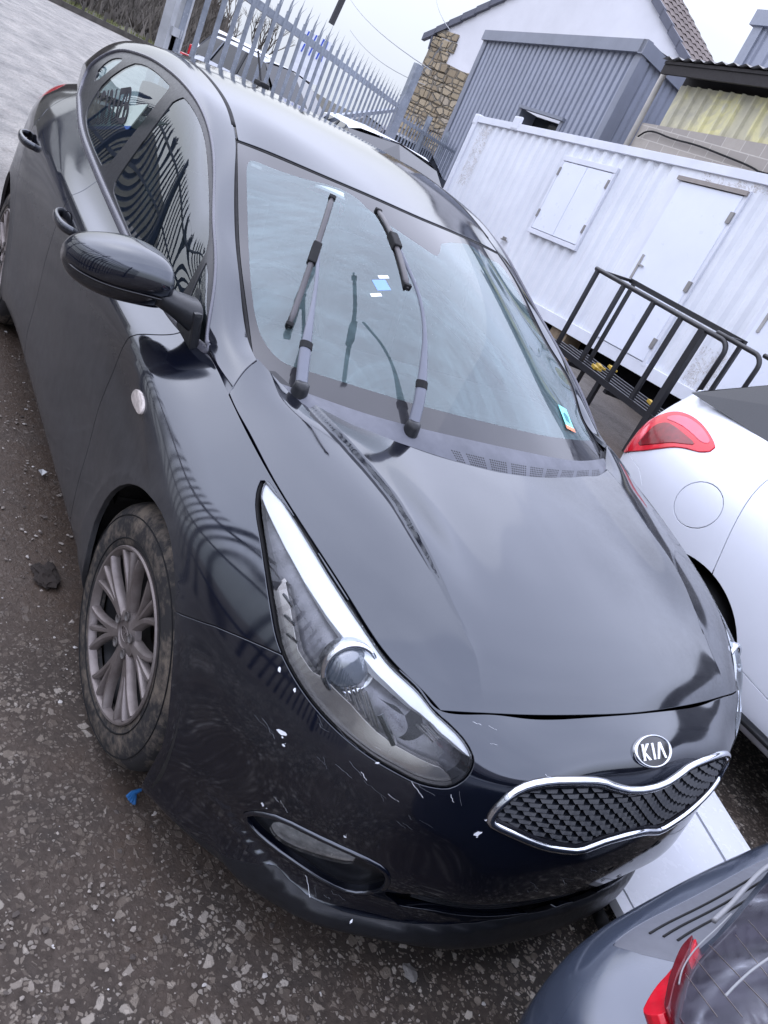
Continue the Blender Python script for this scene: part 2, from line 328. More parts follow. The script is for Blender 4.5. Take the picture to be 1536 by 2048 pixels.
def flip(n): return [[(x,-y,z) for x,y,z in r] for r in n]
def pack():
    return dict(O=Surf(flip(O),mirror_u0=True),G=Surf(flip(G)),Rf=Surf(flip(Rf),mirror_v1=True),Wn=Surf(flip(Wn),mirror_v1=True),H=Surf(flip(H),mirror_v1=True))
TBL={
'lamphole':np.array([[1.24,0.0143],[1.2027,0.0136],[1.141,0.0003],[1.0294,-0.001],[0.949,0.002],[0.8661,0.0003],[0.7709,-0.0062],[0.6764,-0.0002],[0.5969,0.0026],[0.5164,0.0056],[0.4847,0.0411],[0.4678,0.0684],[0.4553,0.0999],[0.4533,0.1212],[0.4607,0.1568],[0.4751,0.1864],[0.4894,0.2027],[0.5131,0.2094],[0.5504,0.2165],[0.5838,0.217],[0.6317,0.2161],[0.6888,0.2067],[0.7472,0.1968],[0.8075,0.1866],[0.8593,0.1776],[0.9003,0.1701],[0.9332,0.1609],[0.9652,0.1475],[1.0082,0.1296],[1.0529,0.1107],[1.1019,0.0909],[1.1464,0.0769],[1.1856,0.0618],[1.2175,0.0425]]),
'lens':np.array([[1.2264,0.0105],[1.1892,0.0073],[1.1166,0.0049],[1.023,0.0071],[0.9434,0.0096],[0.861,0.0077],[0.7672,0.0019],[0.6757,0.0093],[0.6022,0.0156],[0.5213,0.0156],[0.4879,0.0484],[0.4723,0.0729],[0.4606,0.1009],[0.4595,0.12],[0.4678,0.1502],[0.4798,0.1767],[0.492,0.1904],[0.5158,0.1976],[0.5517,0.2044],[0.5847,0.205],[0.6316,0.2054],[0.6879,0.1962],[0.7457,0.1863],[0.8044,0.1776],[0.8551,0.169],[0.8976,0.1607],[0.9387,0.1435],[0.9805,0.1261],[1.0204,0.1102],[1.0582,0.0951],[1.0955,0.08],[1.1374,0.0649],[1.1771,0.0486],[1.2052,0.0334]]),
'grille':np.array([[-0.0241,0.1779],[0.0548,0.1764],[0.1099,0.1632],[0.1548,0.1471],[0.2315,0.1401],[0.2993,0.14],[0.3458,0.1541],[0.3717,0.1834],[0.3801,0.2317],[0.3819,0.271],[0.3779,0.3039],[0.351,0.3224],[0.2996,0.3447],[0.2414,0.3609],[0.1985,0.3634],[0.1475,0.3657],[0.1117,0.35],[0.0767,0.3375],[0.0259,0.3343],[-0.0372,0.3301]]),
'fog':np.array([[0.8045,0.5798],[0.7839,0.5437],[0.7358,0.5056],[0.6589,0.4928],[0.584,0.4956],[0.5375,0.5097],[0.5211,0.5352],[0.5189,0.5844],[0.5307,0.6482],[0.5651,0.6641],[0.611,0.6566],[0.674,0.6381],[0.7321,0.6265],[0.7754,0.6111]]),
'foglens':np.array([[0.7548,0.5631],[0.7308,0.5269],[0.694,0.5017],[0.6486,0.4943],[0.6013,0.5021],[0.5861,0.5166],[0.5896,0.5437],[0.6245,0.5659],[0.663,0.585],[0.7044,0.6007],[0.7385,0.5957]]),
'intake':np.array([[0.5153,0.5143],[0.4844,0.5315],[0.4371,0.5499],[0.3586,0.5372],[0.2656,0.5392],[0.1272,0.5712],[0.0447,0.5645],[-0.0021,0.6153],[0.0632,0.6523],[0.2224,0.6243],[0.3412,0.6495],[0.4325,0.6735],[0.4724,0.658],[0.5114,0.5825]]),
'lipline':np.array([[0.8417,0.5698],[0.8162,0.6118],[0.7831,0.6525],[0.732,0.6748],[0.6644,0.6885],[0.5948,0.6987],[0.5518,0.7044],[0.49,0.7033],[0.423,0.6939],[0.3308,0.6769],[0.1995,0.6611],[0.0528,0.6662],[-0.0663,0.6674]]),
'seam':np.array([[1.1499,0.3185],[1.1352,0.3059],[1.0908,0.2749],[1.0409,0.2429],[0.9853,0.2144],[0.9424,0.1926],[0.899,0.1712],[0.8824,0.1634]]),
'archF':np.array([[1.6585,0.7103],[1.6395,0.6614],[1.6586,0.5927],[1.6673,0.5454],[1.632,0.4577],[1.5457,0.3503],[1.439,0.279],[1.3295,0.2247],[1.2577,0.2202],[1.2045,0.2449],[1.1543,0.2846],[1.1079,0.3338],[1.0556,0.4184],[1.0058,0.5512],[1.017,0.6685],[1.0367,0.7878]]),
'archR':np.array([[3.6632,0.7739],[3.6527,0.7214],[3.6493,0.6848],[3.6516,0.6446],[3.6595,0.5976],[3.6732,0.5545],[3.6927,0.5176],[3.7174,0.4845],[3.747,0.4545],[3.7812,0.4281],[3.8193,0.4062],[3.8605,0.3891],[3.9041,0.3768],[3.9491,0.369],[3.9947,0.3656],[4.0399,0.3662],[4.0839,0.3707],[4.1256,0.3792],[4.1643,0.3917],[4.1994,0.4085],[4.2307,0.4297],[4.2582,0.4553],[4.2817,0.4849],[4.3012,0.5181],[4.3173,0.5551],[4.3317,0.5962],[4.3444,0.641],[4.3491,0.689],[4.3579,0.751],[5.0276,0.8791]]),
'doorF':np.array([[1.8164,0.0822],[1.8464,0.1503],[1.8763,0.2263],[1.8963,0.3295],[1.9063,0.4971],[1.9063,0.6833]]),
'doorB':np.array([[2.8771,0.011],[2.857,0.129],[2.8771,0.2523],[2.9275,0.3962],[2.9578,0.544],[2.9678,0.7013]]),
'doorFp':np.array([[1.776,0.0583],[1.7265,0.1006],[1.704,0.1294],[1.6824,0.1551]]),
'doorR':np.array([[3.8328,0.1357],[3.7786,0.1738],[3.7512,0.2002],[3.7185,0.2454],[3.7952,0.3124],[3.7837,0.3708],[3.7159,0.4389]]),
'tail':np.array([[4.2258,0.0688],[4.1414,0.103],[4.1533,0.1401],[4.2573,0.1777],[4.2574,0.1991]]),
'repeater':np.array([[1.6583,0.1954],[1.6187,0.1872],[1.5858,0.1953],[1.5887,0.2142],[1.6323,0.231],[1.6825,0.2385],[1.6884,0.2246]]),
'handleF':np.array([[2.6976,0.1837],[2.5945,0.1946],[2.5547,0.2099]]),
'handleR':np.array([[3.7433,0.1763],[3.5753,0.1769],[3.5002,0.1891]]),
'beltG':np.array([[0.3587,-0.0489],[0.5547,-0.0133],[0.8405,0.0088],[1.125,-0.0045],[1.4271,0.0007],[1.7563,-0.0],[2.0126,-0.0099],[2.2552,-0.0246],[2.4659,0.0101]]),
'dlo':np.array([[0.217,-0.0356],[0.2679,-0.0525],[0.3316,-0.0514],[0.4004,-0.0431],[0.4703,-0.0338],[0.5405,-0.0253],[0.6109,-0.0181],[0.6813,-0.012],[0.7518,-0.0069],[0.8224,-0.0036],[0.8931,-0.0023],[0.9638,-0.0025],[1.0345,-0.0031],[1.1053,-0.0034],[1.176,-0.0031],[1.2467,-0.0023],[1.3175,-0.0013],[1.3882,-0.0004],[1.4589,0.0001],[1.5297,0.0003],[1.6004,0.0002],[1.6712,-0.0002],[1.7419,-0.0011],[1.8126,-0.0028],[1.8833,-0.0051],[1.954,-0.008],[2.0246,-0.0113],[2.0953,-0.0148],[2.1658,-0.0174],[2.236,-0.0171],[2.3043,-0.0114],[2.3649,0.002],[2.4058,0.0272],[2.4177,0.0675],[2.4038,0.1202],[2.374,0.1763],[2.3328,0.2251],[2.2799,0.258],[2.2171,0.2733],[2.1489,0.2766],[2.0787,0.2755],[2.0081,0.2745],[1.9374,0.2748],[1.8667,0.2758],[1.7959,0.277],[1.7252,0.2779],[1.6545,0.2786],[1.5837,0.2789],[1.513,0.2789],[1.4423,0.2788],[1.3716,0.2793],[1.3009,0.2813],[1.2303,0.2851],[1.1598,0.2901],[1.0892,0.2952],[1.0187,0.3001],[0.9481,0.3044],[0.8774,0.3082],[0.8068,0.3114],[0.7361,0.3135],[0.6654,0.314],[0.5947,0.313],[0.524,0.3109],[0.4534,0.3077],[0.3831,0.3026],[0.3144,0.2943],[0.2522,0.2776],[0.2051,0.2456],[0.1784,0.1953],[0.1687,0.1322],[0.1707,0.0657],[0.1851,0.0058]]),
'glF':np.array([[1.3141,0.0242],[1.1605,0.0184],[0.8609,0.0157],[0.6254,0.0247],[0.4493,0.0619],[0.4271,0.0915],[0.4395,0.1938],[0.4594,0.2657],[0.6568,0.2764],[0.8763,0.2778],[0.9767,0.2772],[1.1337,0.2708],[1.2977,0.2552],[1.2887,0.1648],[1.3068,0.0935]]),
'glQ':np.array([[0.4238,0.2681],[0.181,0.2407],[0.1873,0.0494],[0.208,0.0034],[0.3021,-0.0057],[0.3318,0.0574],[0.3905,0.0965],[0.405,0.184]]),
'glR':np.array([[1.4459,0.0242],[1.6409,0.0201],[1.8596,0.0228],[2.0153,0.0326],[2.0638,0.0748],[2.0586,0.1447],[1.9477,0.2367],[1.8399,0.2503],[1.6521,0.2544],[1.481,0.2507],[1.4062,0.2494],[1.3959,0.1835],[1.4164,0.106]]),
'glS':np.array([[2.1879,0.1109],[2.2158,0.1277],[2.2389,0.1725],[2.2003,0.2256],[2.1479,0.2417],[2.0525,0.2418],[2.0794,0.1981],[2.1234,0.1574]]),
'clear':np.array([[0.1022,0.4576],[0.1076,0.3011],[0.1044,0.1348],[0.1005,0.0904],[0.1147,0.0634],[0.1402,0.0451],[0.1875,0.0282],[0.2896,0.0227],[0.5328,0.0317],[0.7519,0.0343],[0.8426,0.0391],[0.8858,0.0542],[0.9037,0.0742],[0.9092,0.1619],[0.9161,0.2656],[0.9439,0.3595],[0.9312,0.4191],[0.8729,0.4476],[0.8153,0.5363],[0.7704,0.6192],[0.7447,0.6609],[0.7874,0.6954],[0.8743,0.7397],[0.9439,0.9764],[0.9161,1.0703],[0.9092,1.174],[0.9037,1.2617],[0.8858,1.2818],[0.8426,1.2968],[0.7519,1.3017],[0.5328,1.3042],[0.2896,1.3132],[0.1875,1.3078],[0.1402,1.2908],[0.1147,1.2725],[0.1005,1.2455],[0.1044,1.2011],[0.1076,1.0348],[0.1022,0.8783]]),
'glassbot':np.array([[0.0277,0.0723],[0.0064,0.1156],[0.0178,0.2528],[0.021,0.4524],[0.0229,0.6814]]),
'hoodrear':np.array([[0.8282,-0.0006],[0.8436,0.0193],[0.859,0.0511],[0.8779,0.0849],[0.8935,0.1057],[0.9027,0.1215],[0.8984,0.154],[0.8937,0.1893],[0.8689,0.2093],[0.8406,0.2283],[0.8143,0.2548],[0.7856,0.2846],[0.7646,0.3822],[0.7589,0.5367],[0.7546,0.6934]]),
'crease':np.array([[0.8788,0.225],[0.844,0.2249],[0.7358,0.2047],[0.6493,0.1999],[0.5874,0.2046],[0.5273,0.2093],[0.4553,0.2049],[0.3742,0.2038],[0.2955,0.2052],[0.2391,0.2015],[0.1945,0.199],[0.1658,0.1962]]),
'strip':np.array([[1.2545,0.0137],[1.2159,0.0396],[1.201,0.0393],[1.1399,0.047],[1.0589,0.0548],[0.9683,0.0584],[0.8745,0.0543],[0.8119,0.0474],[0.7429,0.0377],[0.6754,0.0427],[0.6115,0.0568],[0.5353,0.05],[0.4984,0.0685],[0.4632,0.1014],[0.4403,0.1189],[0.4459,0.0723],[0.5148,-0.0163],[0.6747,-0.0197],[0.8786,-0.0075],[1.0469,-0.0116],[1.2092,-0.0033]]),
'lband':np.array([[1.0069,0.0927],[0.9993,0.1206],[0.9121,0.1747],[0.8119,0.1995],[0.6832,0.2206],[0.5743,0.2477],[0.4802,0.2263],[0.4859,0.1787],[0.508,0.1551],[0.6128,0.1602],[0.6544,0.1564],[0.721,0.1401],[0.7909,0.1377],[0.8288,0.1486],[0.8791,0.1455],[0.9176,0.1288],[0.9636,0.1089]]),
'proj':np.array([[0.7598,0.08],[0.6262,0.1019],[0.5462,0.1076]]),
'glint_bar':np.array([[0.9827,0.1097],[0.9493,0.1284],[0.9199,0.1435],[0.9431,0.1064],[0.9162,0.1216],[0.8892,0.1358]]),
'stk':np.array([[0.1835,1.0852],[0.1431,1.0773],[0.5285,0.4055],[0.4418,0.3643],[0.4903,0.391]]),
'dmg':np.array([[0.8054,0.2858],[0.7927,0.3104],[0.7781,0.5047],[0.3879,0.3469],[0.3842,0.2969],[0.8792,0.1895],[0.8312,0.1924],[0.6306,0.2137],[0.7536,0.2119],[0.6919,0.1994],[0.8344,0.2921],[0.7218,0.286],[0.6665,0.2676],[0.6275,0.2672],[0.5806,0.2967],[0.5454,0.3613],[0.5474,0.2348],[0.5236,0.3299],[0.6244,0.454],[0.4388,0.0296],[0.4232,0.0693],[0.3051,0.1324],[0.6378,0.6765],[0.5934,0.6867],[0.5416,0.7153],[0.1244,0.4961],[0.1937,0.4895],[0.0614,0.471],[0.7533,0.4589],[0.6371,0.1826],[0.4735,0.2337],[0.2327,0.1322],[-0.1696,0.4352],[-0.1337,0.447],[-0.0203,0.4805],[-0.0948,0.4743],[-0.1011,0.5425],[-0.0222,0.5264]]),
'rib':np.array([[0.7552,0.122],[0.7227,0.1415],[0.7436,0.1149],[0.7014,0.144],[0.731,0.1072],[0.6821,0.1475],[0.715,0.0992],[0.6638,0.1535],[0.7027,0.0944],[0.6528,0.1503],[0.5834,0.0873],[0.5313,0.1012],[0.5708,0.0759],[0.5199,0.0903],[0.5558,0.0648],[0.5089,0.0802],[0.6609,0.1169],[0.616,0.1574]]),
'badge':np.array([[-0.0021,0.0833]]),
'w_tail':np.array([[0.7076,0.4061],[0.7082,0.3335],[0.6628,0.2547],[0.7259,0.1764],[0.767,0.1189],[0.845,0.0902],[0.9346,0.0861],[1.0261,0.1018],[1.1048,0.1274],[1.1202,0.1482],[1.0892,0.1822],[1.0368,0.1983],[0.9906,0.2215],[0.9482,0.2641],[0.8723,0.3276]]),
'w_lin':np.array([[0.8292,0.3213],[0.8201,0.2676],[0.8058,0.2118],[0.8366,0.1713],[0.8988,0.1637],[0.972,0.1633],[1.0433,0.1672],[1.0149,0.19],[0.9651,0.2159],[0.9116,0.266]]),
'w_lhi':np.array([[0.7936,0.1674],[0.8147,0.1286],[0.8791,0.1042],[0.9571,0.1012],[1.0303,0.1138],[1.0796,0.1307],[1.0566,0.1496],[0.9797,0.142],[0.896,0.1424]]),
'w_cap':np.array([[1.2836,0.2524],[1.3149,0.272],[1.335,0.301],[1.3408,0.3351],[1.3314,0.3691],[1.3085,0.398],[1.276,0.4178],[1.2389,0.4257],[1.2031,0.4203],[1.174,0.4021],[1.1559,0.3734],[1.1511,0.3384],[1.1595,0.3027],[1.1799,0.2723],[1.2101,0.2523],[1.2466,0.2454]]),
'w_door':np.array([[1.4333,-0.3],[1.3733,0.1172],[1.375,0.1741],[1.3872,0.2391],[1.4085,0.3273],[1.4353,0.4259],[1.4525,0.4854],[1.4636,0.5086],[1.5836,0.55],[1.6836,0.72],[3.2,0.72],[3.2,-0.3]]),
'w_bump':np.array([[-0.5,0.3323],[0.8998,0.3523],[1.0494,0.4431],[1.0994,1.5],[-0.5,1.5]]),
}
TBL['_dmgpx']=[('f', 0.012), ('f', 0.005), ('f', 0.006), ('f', 0.011), ('f', 0.007), ('f', 0.006), ('f', 0.005), ('f', 0.005), ('s', 0.025), ('s', 0.03), ('s', 0.03), ('s', 0.025), ('s', 0.028), ('s', 0.03), ('s', 0.02), ('s', 0.02), ('s', 0.03), ('s', 0.02), ('f', 0.004), ('s', 0.022), ('s', 0.012), ('s', 0.02), ('s', 0.028), ('s', 0.02), ('f', 0.004), ('s', 0.03), ('s', 0.03), ('s', 0.03), ('s', 0.02), ('s', 0.015), ('s', 0.03), ('f', 0.004), ('d', 0.01), ('d', 0.006), ('d', 0.007), ('d', 0.005), ('d', 0.006), ('d', 0.004)]
PLATEQ=[[-2.1262, -0.735, 1.0715], [-1.5355, -0.735, 1.2035], [-2.0033, -0.735, 1.1677]]
GC={'lamp': [[1.1754, -0.4197, 0.7916], [1.1835, -0.4605, 0.799], [1.1981, -0.5171, 0.8152], [1.2109, -0.5685, 0.8292], [1.2181, -0.6055, 0.8355], [1.2304, -0.6525, 0.8493], [1.2457, -0.702, 0.8681], [1.263, -0.7006, 0.8999], [1.2422, -0.6377, 0.8734], [1.2241, -0.5817, 0.8508], [1.2035, -0.5092, 0.8266], [1.1864, -0.4476, 0.8066]], 'lampdark': [[1.1754, -0.4197, 0.7916], [1.1815, -0.4521, 0.7968], [1.1897, -0.4873, 0.8055], [1.219, -0.5812, 0.8417], [1.2385, -0.6376, 0.8668], [1.2609, -0.7007, 0.8961], [1.2645, -0.7004, 0.9026], [1.2428, -0.6377, 0.8746], [1.2229, -0.5766, 0.8495], [1.2032, -0.5073, 0.8263]], 'glass': [[1.2405, -0.6195, 0.8736], [1.2226, -0.565, 0.8512], [1.2075, -0.51, 0.8337], [1.1931, -0.4397, 0.8201], [1.1748, -0.3422, 0.8046], [1.151, -0.2302, 0.7817], [1.1135, -0.0526, 0.7458], [1.1345, -0.0099, 0.7918], [1.3424, -0.7221, 1.0403], [1.2778, -0.7311, 0.9212]], 'hatchlow': [[1.0832, 0.0293, 0.7056], [1.1419, -0.2375, 0.7639], [1.1696, -0.3687, 0.7905], [1.182, -0.4462, 0.7989], [1.2007, -0.5357, 0.8167], [1.2021, -0.5674, 0.8134], [1.2521, -0.7082, 0.8786], [1.2865, -0.7049, 0.9419], [1.3405, -0.6998, 1.0409], [1.0944, 0.1613, 0.75]], 'trim': [[1.0938, 0.0328, 0.7256], [1.1, -0.0325, 0.7251], [1.1232, -0.1463, 0.7465], [1.1487, -0.2613, 0.772], [1.1651, -0.3491, 0.7858]], 'seal': [[1.237, -0.6147, 0.8682], [1.2197, -0.5646, 0.8459], [1.2047, -0.5094, 0.8287], [1.1931, -0.4555, 0.8173], [1.1831, -0.3954, 0.81], [1.1684, -0.3189, 0.7973]], 'wip': [[1.3011, -0.7036, 0.9686], [1.2951, -0.6656, 0.9646], [1.2894, -0.6177, 0.963], [1.2868, -0.5508, 0.9704]], 'heat': [[[1.2078, -0.5369, 0.8293], [1.2867, -0.6895, 0.9449]], [[1.2023, -0.496, 0.8268], [1.3, -0.6886, 0.9694]], [[1.1918, -0.4393, 0.8179], [1.307, -0.6653, 0.9862]], [[1.1984, -0.4012, 0.8368], [1.2939, -0.6109, 0.9724]], [[1.1844, -0.3311, 0.8241], [1.2671, -0.5147, 0.9411]]]}
GP={'stone': (0.7846, -0.2748, 0.004), 'clod': (-0.6049, -0.8678, 0.008), 'blue': (0.223, -0.7828, 0.004), 'foil': (-1.2369, -0.7911, 0.003), 'tyrebit': (0.8329, 0.435, -0.0), 'red': (-9.8818, 5.3955, 0.8)}
WPAN=[(0.7186, 0.4021, 0.1), (0.5576, 1.1748, 0.12), (0.9718, 1.0173, 0.12), (0.9976, 0.3411, 0.1)]
WIRES=[('overhead wire running from the pole down to the gable corner', 155.908, 5.949, 60, 149.191, 4.307, 22), ('short overhead wire dropping to the roof verge', 151.074, 8.691, 60, 149.058, 6.753, 24), ('thin wire from the gable eave down behind the gate', 150.412, 2.205, 22, 149.161, 5.974, 21.5), ('faint lower overhead wire left of the gable', 154.8, 4.164, 50, 149.175, 3.389, 30)]
T_GC=1.37
# ---------------------------------------------------------------- panel cutting on the smooth surfaces
def inpoly(P,poly):
    x,y=P[:,0],P[:,1]; c=np.zeros(len(P),bool); n=len(poly); j=n-1
    for i in range(n):
        xi,yi=poly[i];xj,yj=poly[j]
        m=((yi>y)!=(yj>y)); 
        if m.any():
            xx=(xj-xi)*(y-yi)/((yj-yi) if yj!=yi else 1e-12)+xi; c^=m&(x<xx)
        j=i
    return c
class Patch:
    def __init__(s,surf,u0,u1,v0,v1,step=.013,mu=None,keep=None):
        nu=max(3,int((u1-u0)/step));nv=max(3,int((v1-v0)/step)); s.s=surf
        us=np.linspace(u0,u1,nu+1);vs=np.linspace(v0,v1,nv+1);U,V=np.meshgrid(us,vs,indexing='ij')
        s.uv=np.stack([U.ravel(),V.ravel()],1); i,j=np.meshgrid(np.arange(nu),np.arange(nv),indexing='ij');a=(i*(nv+1)+j).ravel()
        s.F=[tuple(q) for q in np.stack([a,a+nv+1,a+nv+2,a+1],1)]
        s.lab=[0]*len(s.F)
    def dist(s,uv,poly3,uvpoly,closed=True):
        P=s.s(uv[:,0],uv[:,1]); A=poly3; Bq=np.roll(poly3,-1,0)
        if not closed: A=poly3[:-1];Bq=poly3[1:]
        best=np.full(len(P),1e9)
        for a,b_ in zip(A,Bq):
            ab=b_-a; L2=ab@ab
            if L2<1e-14: continue
            t=np.clip(((P-a)@ab)/L2,0,1); d2=((P-(a+t[:,None]*ab))**2).sum(1); best=np.minimum(best,d2)
        return np.sqrt(best)
    def phi(s,uv,poly,poly3):
        d=s.dist(uv,poly3,poly); return np.where(inpoly(uv,poly),-d,d)
    def cut(s,poly,offs=(0,),smooth=1,bit=1,open_side=None):
        "split faces along offset copies of the uv polygon; label bit set inside"
        poly=chaikin(poly,smooth) if smooth else np.asarray(poly,float); poly=dense(poly,.02)
        poly3=s.s(poly[:,0],poly[:,1])
        ph=s.phi(s.uv,poly,poly3)
        for off in offs:
            g=ph-off; g[np.abs(g)<1e-5]=1e-5; new={};F2=[];L2=[];uv=[tuple(x) for x in s.uv];gl=list(g);phl=list(ph)
            for f_,lb in zip(s.F,s.lab):
                sg=[g[i]>0 for i in f_]
                if all(sg) or not any(sg): F2.append(f_);L2.append(lb);continue
                loop=[];n=len(f_);cross=0
                for k in range(n):
                    a,b_=f_[k],f_[(k+1)%n]; loop.append((a,sg[k]))
                    if sg[k]!=sg[(k+1)%n]:
                        key=(min(a,b_),max(a,b_)); cross+=1
                        if key not in new:
                            t=g[key[0]]/(g[key[0]]-g[key[1]]); A=s.uv[key[0]];Q=s.uv[key[1]]
                            new[key]=len(uv); uv.append(tuple(A+(Q-A)*t)); phl.append(ph[key[0]]+(ph[key[1]]-ph[key[0]])*t)
                        loop.append((new[key],None))
                for side in(True,False):
                    p=[i for i,q in loop if q is None or q==side]
                    if len(p)>=3: F2.append(tuple(p));L2.append(lb)
            s.uv=np.array(uv);s.F=F2;s.lab=L2;ph=np.array(phl)
        cen=np.array([s.uv[list(f_)].mean(0) for f_ in s.F]); pf=np.array([ph[list(f_)].mean() for f_ in s.F])
        return pf
    def seam(s,poly,g,bit,smooth=1):
        "panel gap of half-width g; inside gets the bit; the strip is dropped"
        pf=s.cut(poly,(g,-g),smooth); F2=[];L2=[]
        for f_,lb,p in zip(s.F,s.lab,pf):
            if abs(p)<g*.98: continue
            F2.append(f_);L2.append(lb|(bit if p<0 else 0))
        s.F=F2;s.lab=L2
    def hole(s,poly,off=0.,smooth=1):
        pf=s.cut(poly,(off,),smooth); K=[i for i,p in enumerate(pf) if p>off]; s.F=[s.F[i] for i in K];s.lab=[s.lab[i] for i in K]
    def line(s,pts,g,smooth=1):
        "open groove"
        pts=chaikin(pts,smooth,False);pts=dense(pts,.02,False);p3=s.s(pts[:,0],pts[:,1])
        d=s.dist(s.uv,p3,None,False)
        # use the same splitter through a fake phi
        ph=d; g0=g
        gg=ph-g0; new={};F2=[];L2=[];uv=[tuple(x) for x in s.uv]
        # distance fields dip between vertices: only faces straddling are cut
        return d
    def select(s,fn):
        q=[i for i,l in enumerate(s.lab) if fn(l)]; return [s.F[i] for i in q]
def panel(name,pt,faces,m,parent,side=-1,depth=.010,lift=0.,flange=True,uvs=1.0,lip=.0):
    "turn a set of patch faces into a mesh with folded edges; side=+1 mirrors to the other flank"
    if not faces: return None
    used=sorted({i for f_ in faces for i in f_}); mp={v:k for k,v in enumerate(used)}; uv=pt.uv[used]
    P=pt.s(uv[:,0],uv[:,1]); Nn=pt.s.normal(uv[:,0],uv[:,1])*pt.flip
    P=P+Nn*lift; F=[tuple(mp[i] for i in f_) for f_ in faces]
    # orient
    f0=F[len(F)//2]; nn=np.cross(P[f0[1]]-P[f0[0]],P[f0[2]]-P[f0[0]])
    if nn@Nn[f0[0]]<0: F=[f_[::-1] for f_ in F]
    V=list(P);NN=list(Nn);UV=list(uv)
    if flange:
        ed={}
        for f_ in F:
            for k in range(len(f_)):
                a,b_=f_[k],f_[(k+1)%len(f_)]; ed[(a,b_)]=ed.get((a,b_),0)+1
        bnd=[(a,b_) for (a,b_) in ed if (b_,a) not in ed]
        outd={}
        for a,b_ in bnd:
            t=P[b_]-P[a]; o_=np.cross(t,Nn[a]); l_=np.linalg.norm(o_)
            if l_<1e-9: continue
            o_/=l_
            for q in(a,b_): outd[q]=outd.get(q,0)+o_
        idx={}
        for q,o_ in outd.items():
            o_=o_/max(1e-9,np.linalg.norm(o_)); r_=.0016
            # rounded edge: two short bends then the return flange
            ks=[len(V),len(V)+1,len(V)+2]
            V+= [P[q]+o_*r_*.7-Nn[q]*r_*.3, P[q]+o_*r_-Nn[q]*r_, P[q]+o_*r_-Nn[q]*depth]
            n1=(o_+Nn[q]); n1/=np.linalg.norm(n1); NN+= [n1,o_,o_]; UV+= [uv[q]]*3; idx[q]=ks
        for a,b_ in bnd:
            if a not in idx or b_ not in idx: continue
            A=[a]+idx[a];Bq=[b_]+idx[b_]
            for k in range(3): F.append((b_ if k==0 else Bq[k],a if k==0 else A[k],A[k+1],Bq[k+1]))
    V=np.array(V);NN=np.array(NN)
    if side>0:
        V=V*[1,-1,1];NN=NN*[1,-1,1];F=[f_[::-1] for f_ in F]
    return mesh(name,V,F,m,parent,smooth=True,normals=NN,uv=np.array(UV)*uvs)
# ================================================================ the black hatchback
class Mod:
    "surface with a small height pattern along its normal"
    def __init__(s,base,h): s.b=base;s.h=h;s.v1=base.v1;s.u1=base.u1
    def __call__(s,u,v):
        u=np.atleast_1d(u).astype(float);v=np.atleast_1d(v).astype(float)
        P=s.b(u,v);return P+s.b.normal(u,v)*(s.flip*s.h(u,v,P))[:,None]
    def normal(s,u,v,e=1.2e-3):
        du=s(u+e,v)-s(u-e,v);dv=s(u,v+e)-s(u,v-e);n=np.cross(du,dv);return n/np.maximum(np.linalg.norm(n,axis=1,keepdims=True),1e-12)
S=pack()
def outward(s):
    u=np.array([s.u1*.5]);v=np.array([s.v1*.5]);P=s(u,v);n=s.normal(u,v);return 1. if ((P-np.array([-1.,0,.5]))*n).sum()>0 else -1.
def sstep(x,a,b): t=np.clip((x-a)/(b-a),0,1);return t*t*(3-2*t)
T=TBL
sh=np.array([(1.16,.262),(1.3,.262),(1.45,.235),(1.62,.20),(1.9,.150),(2.3,.130),(2.9,.128),(3.5,.158),(3.9,.185),(4.25,.2)])
def hO(u,v,P):
    vs=np.interp(u,sh[:,0],sh[:,1]);d=v-vs
    a=sstep(u,1.15,1.7)*(1-sstep(u,4.1,4.5))
    h=.0055*a*np.exp(-np.abs(d)/.035)
    for cx,r0 in((0,.375),(-2.65,.372)):     # rolled arch lips
        rr=np.hypot(P[:,0]-cx,P[:,2]-.315);h=h+.006*np.exp(-np.maximum(rr-r0,0)/.03)*(np.abs(P[:,1])>.6)
    # chin step above the lower lip
    lv=np.interp(u,LIP[:,0],LIP[:,1]);h=h+.012*sstep(v,lv-.004,lv+.012)*(u<.95)*(1-sstep(u,.75,.92))*(1-sstep(v,lv+.1,lv+.14))
    # raised rib round the fog lamp pocket
    return h
LIP=T['lipline'][np.argsort(T['lipline'][:,0])]
_lf=np.polyfit(LIP[:,0],LIP[:,1],3);_lu=np.linspace(-.08,.84,24);LIP=np.stack([_lu,np.polyval(_lf,_lu)],1)
CR=T['crease'][np.argsort(T['crease'][:,0])]
def hH(u,v,P):
    vv=np.minimum(v,2*S['H'].v1-v);vc=np.interp(u,CR[:,0],CR[:,1]);d=vv-vc
    A=.0155*sstep(u,.15,.45)
    h=A*sstep(d,-.001,.0085)*np.exp(-np.maximum(d-.0085,0)/.25)
    h=h+.003*sstep(u,0,.15)*np.exp(-np.abs(d)/.03)*(1-sstep(u,.15,.5))
    return h
flips={k:outward(s) for k,s in S.items()}
for k,h in(('O',hO),('H',hH)):
    m_=Mod(S[k],h);m_.flip=flips[k];m_.kv=S[k].kv;m_.ku=S[k].ku;S[k]=m_
def patch(k,u0,u1,v0,v1,step): p=Patch(S[k],u0,u1,v0,v1,step);p.flip=flips[k];return p
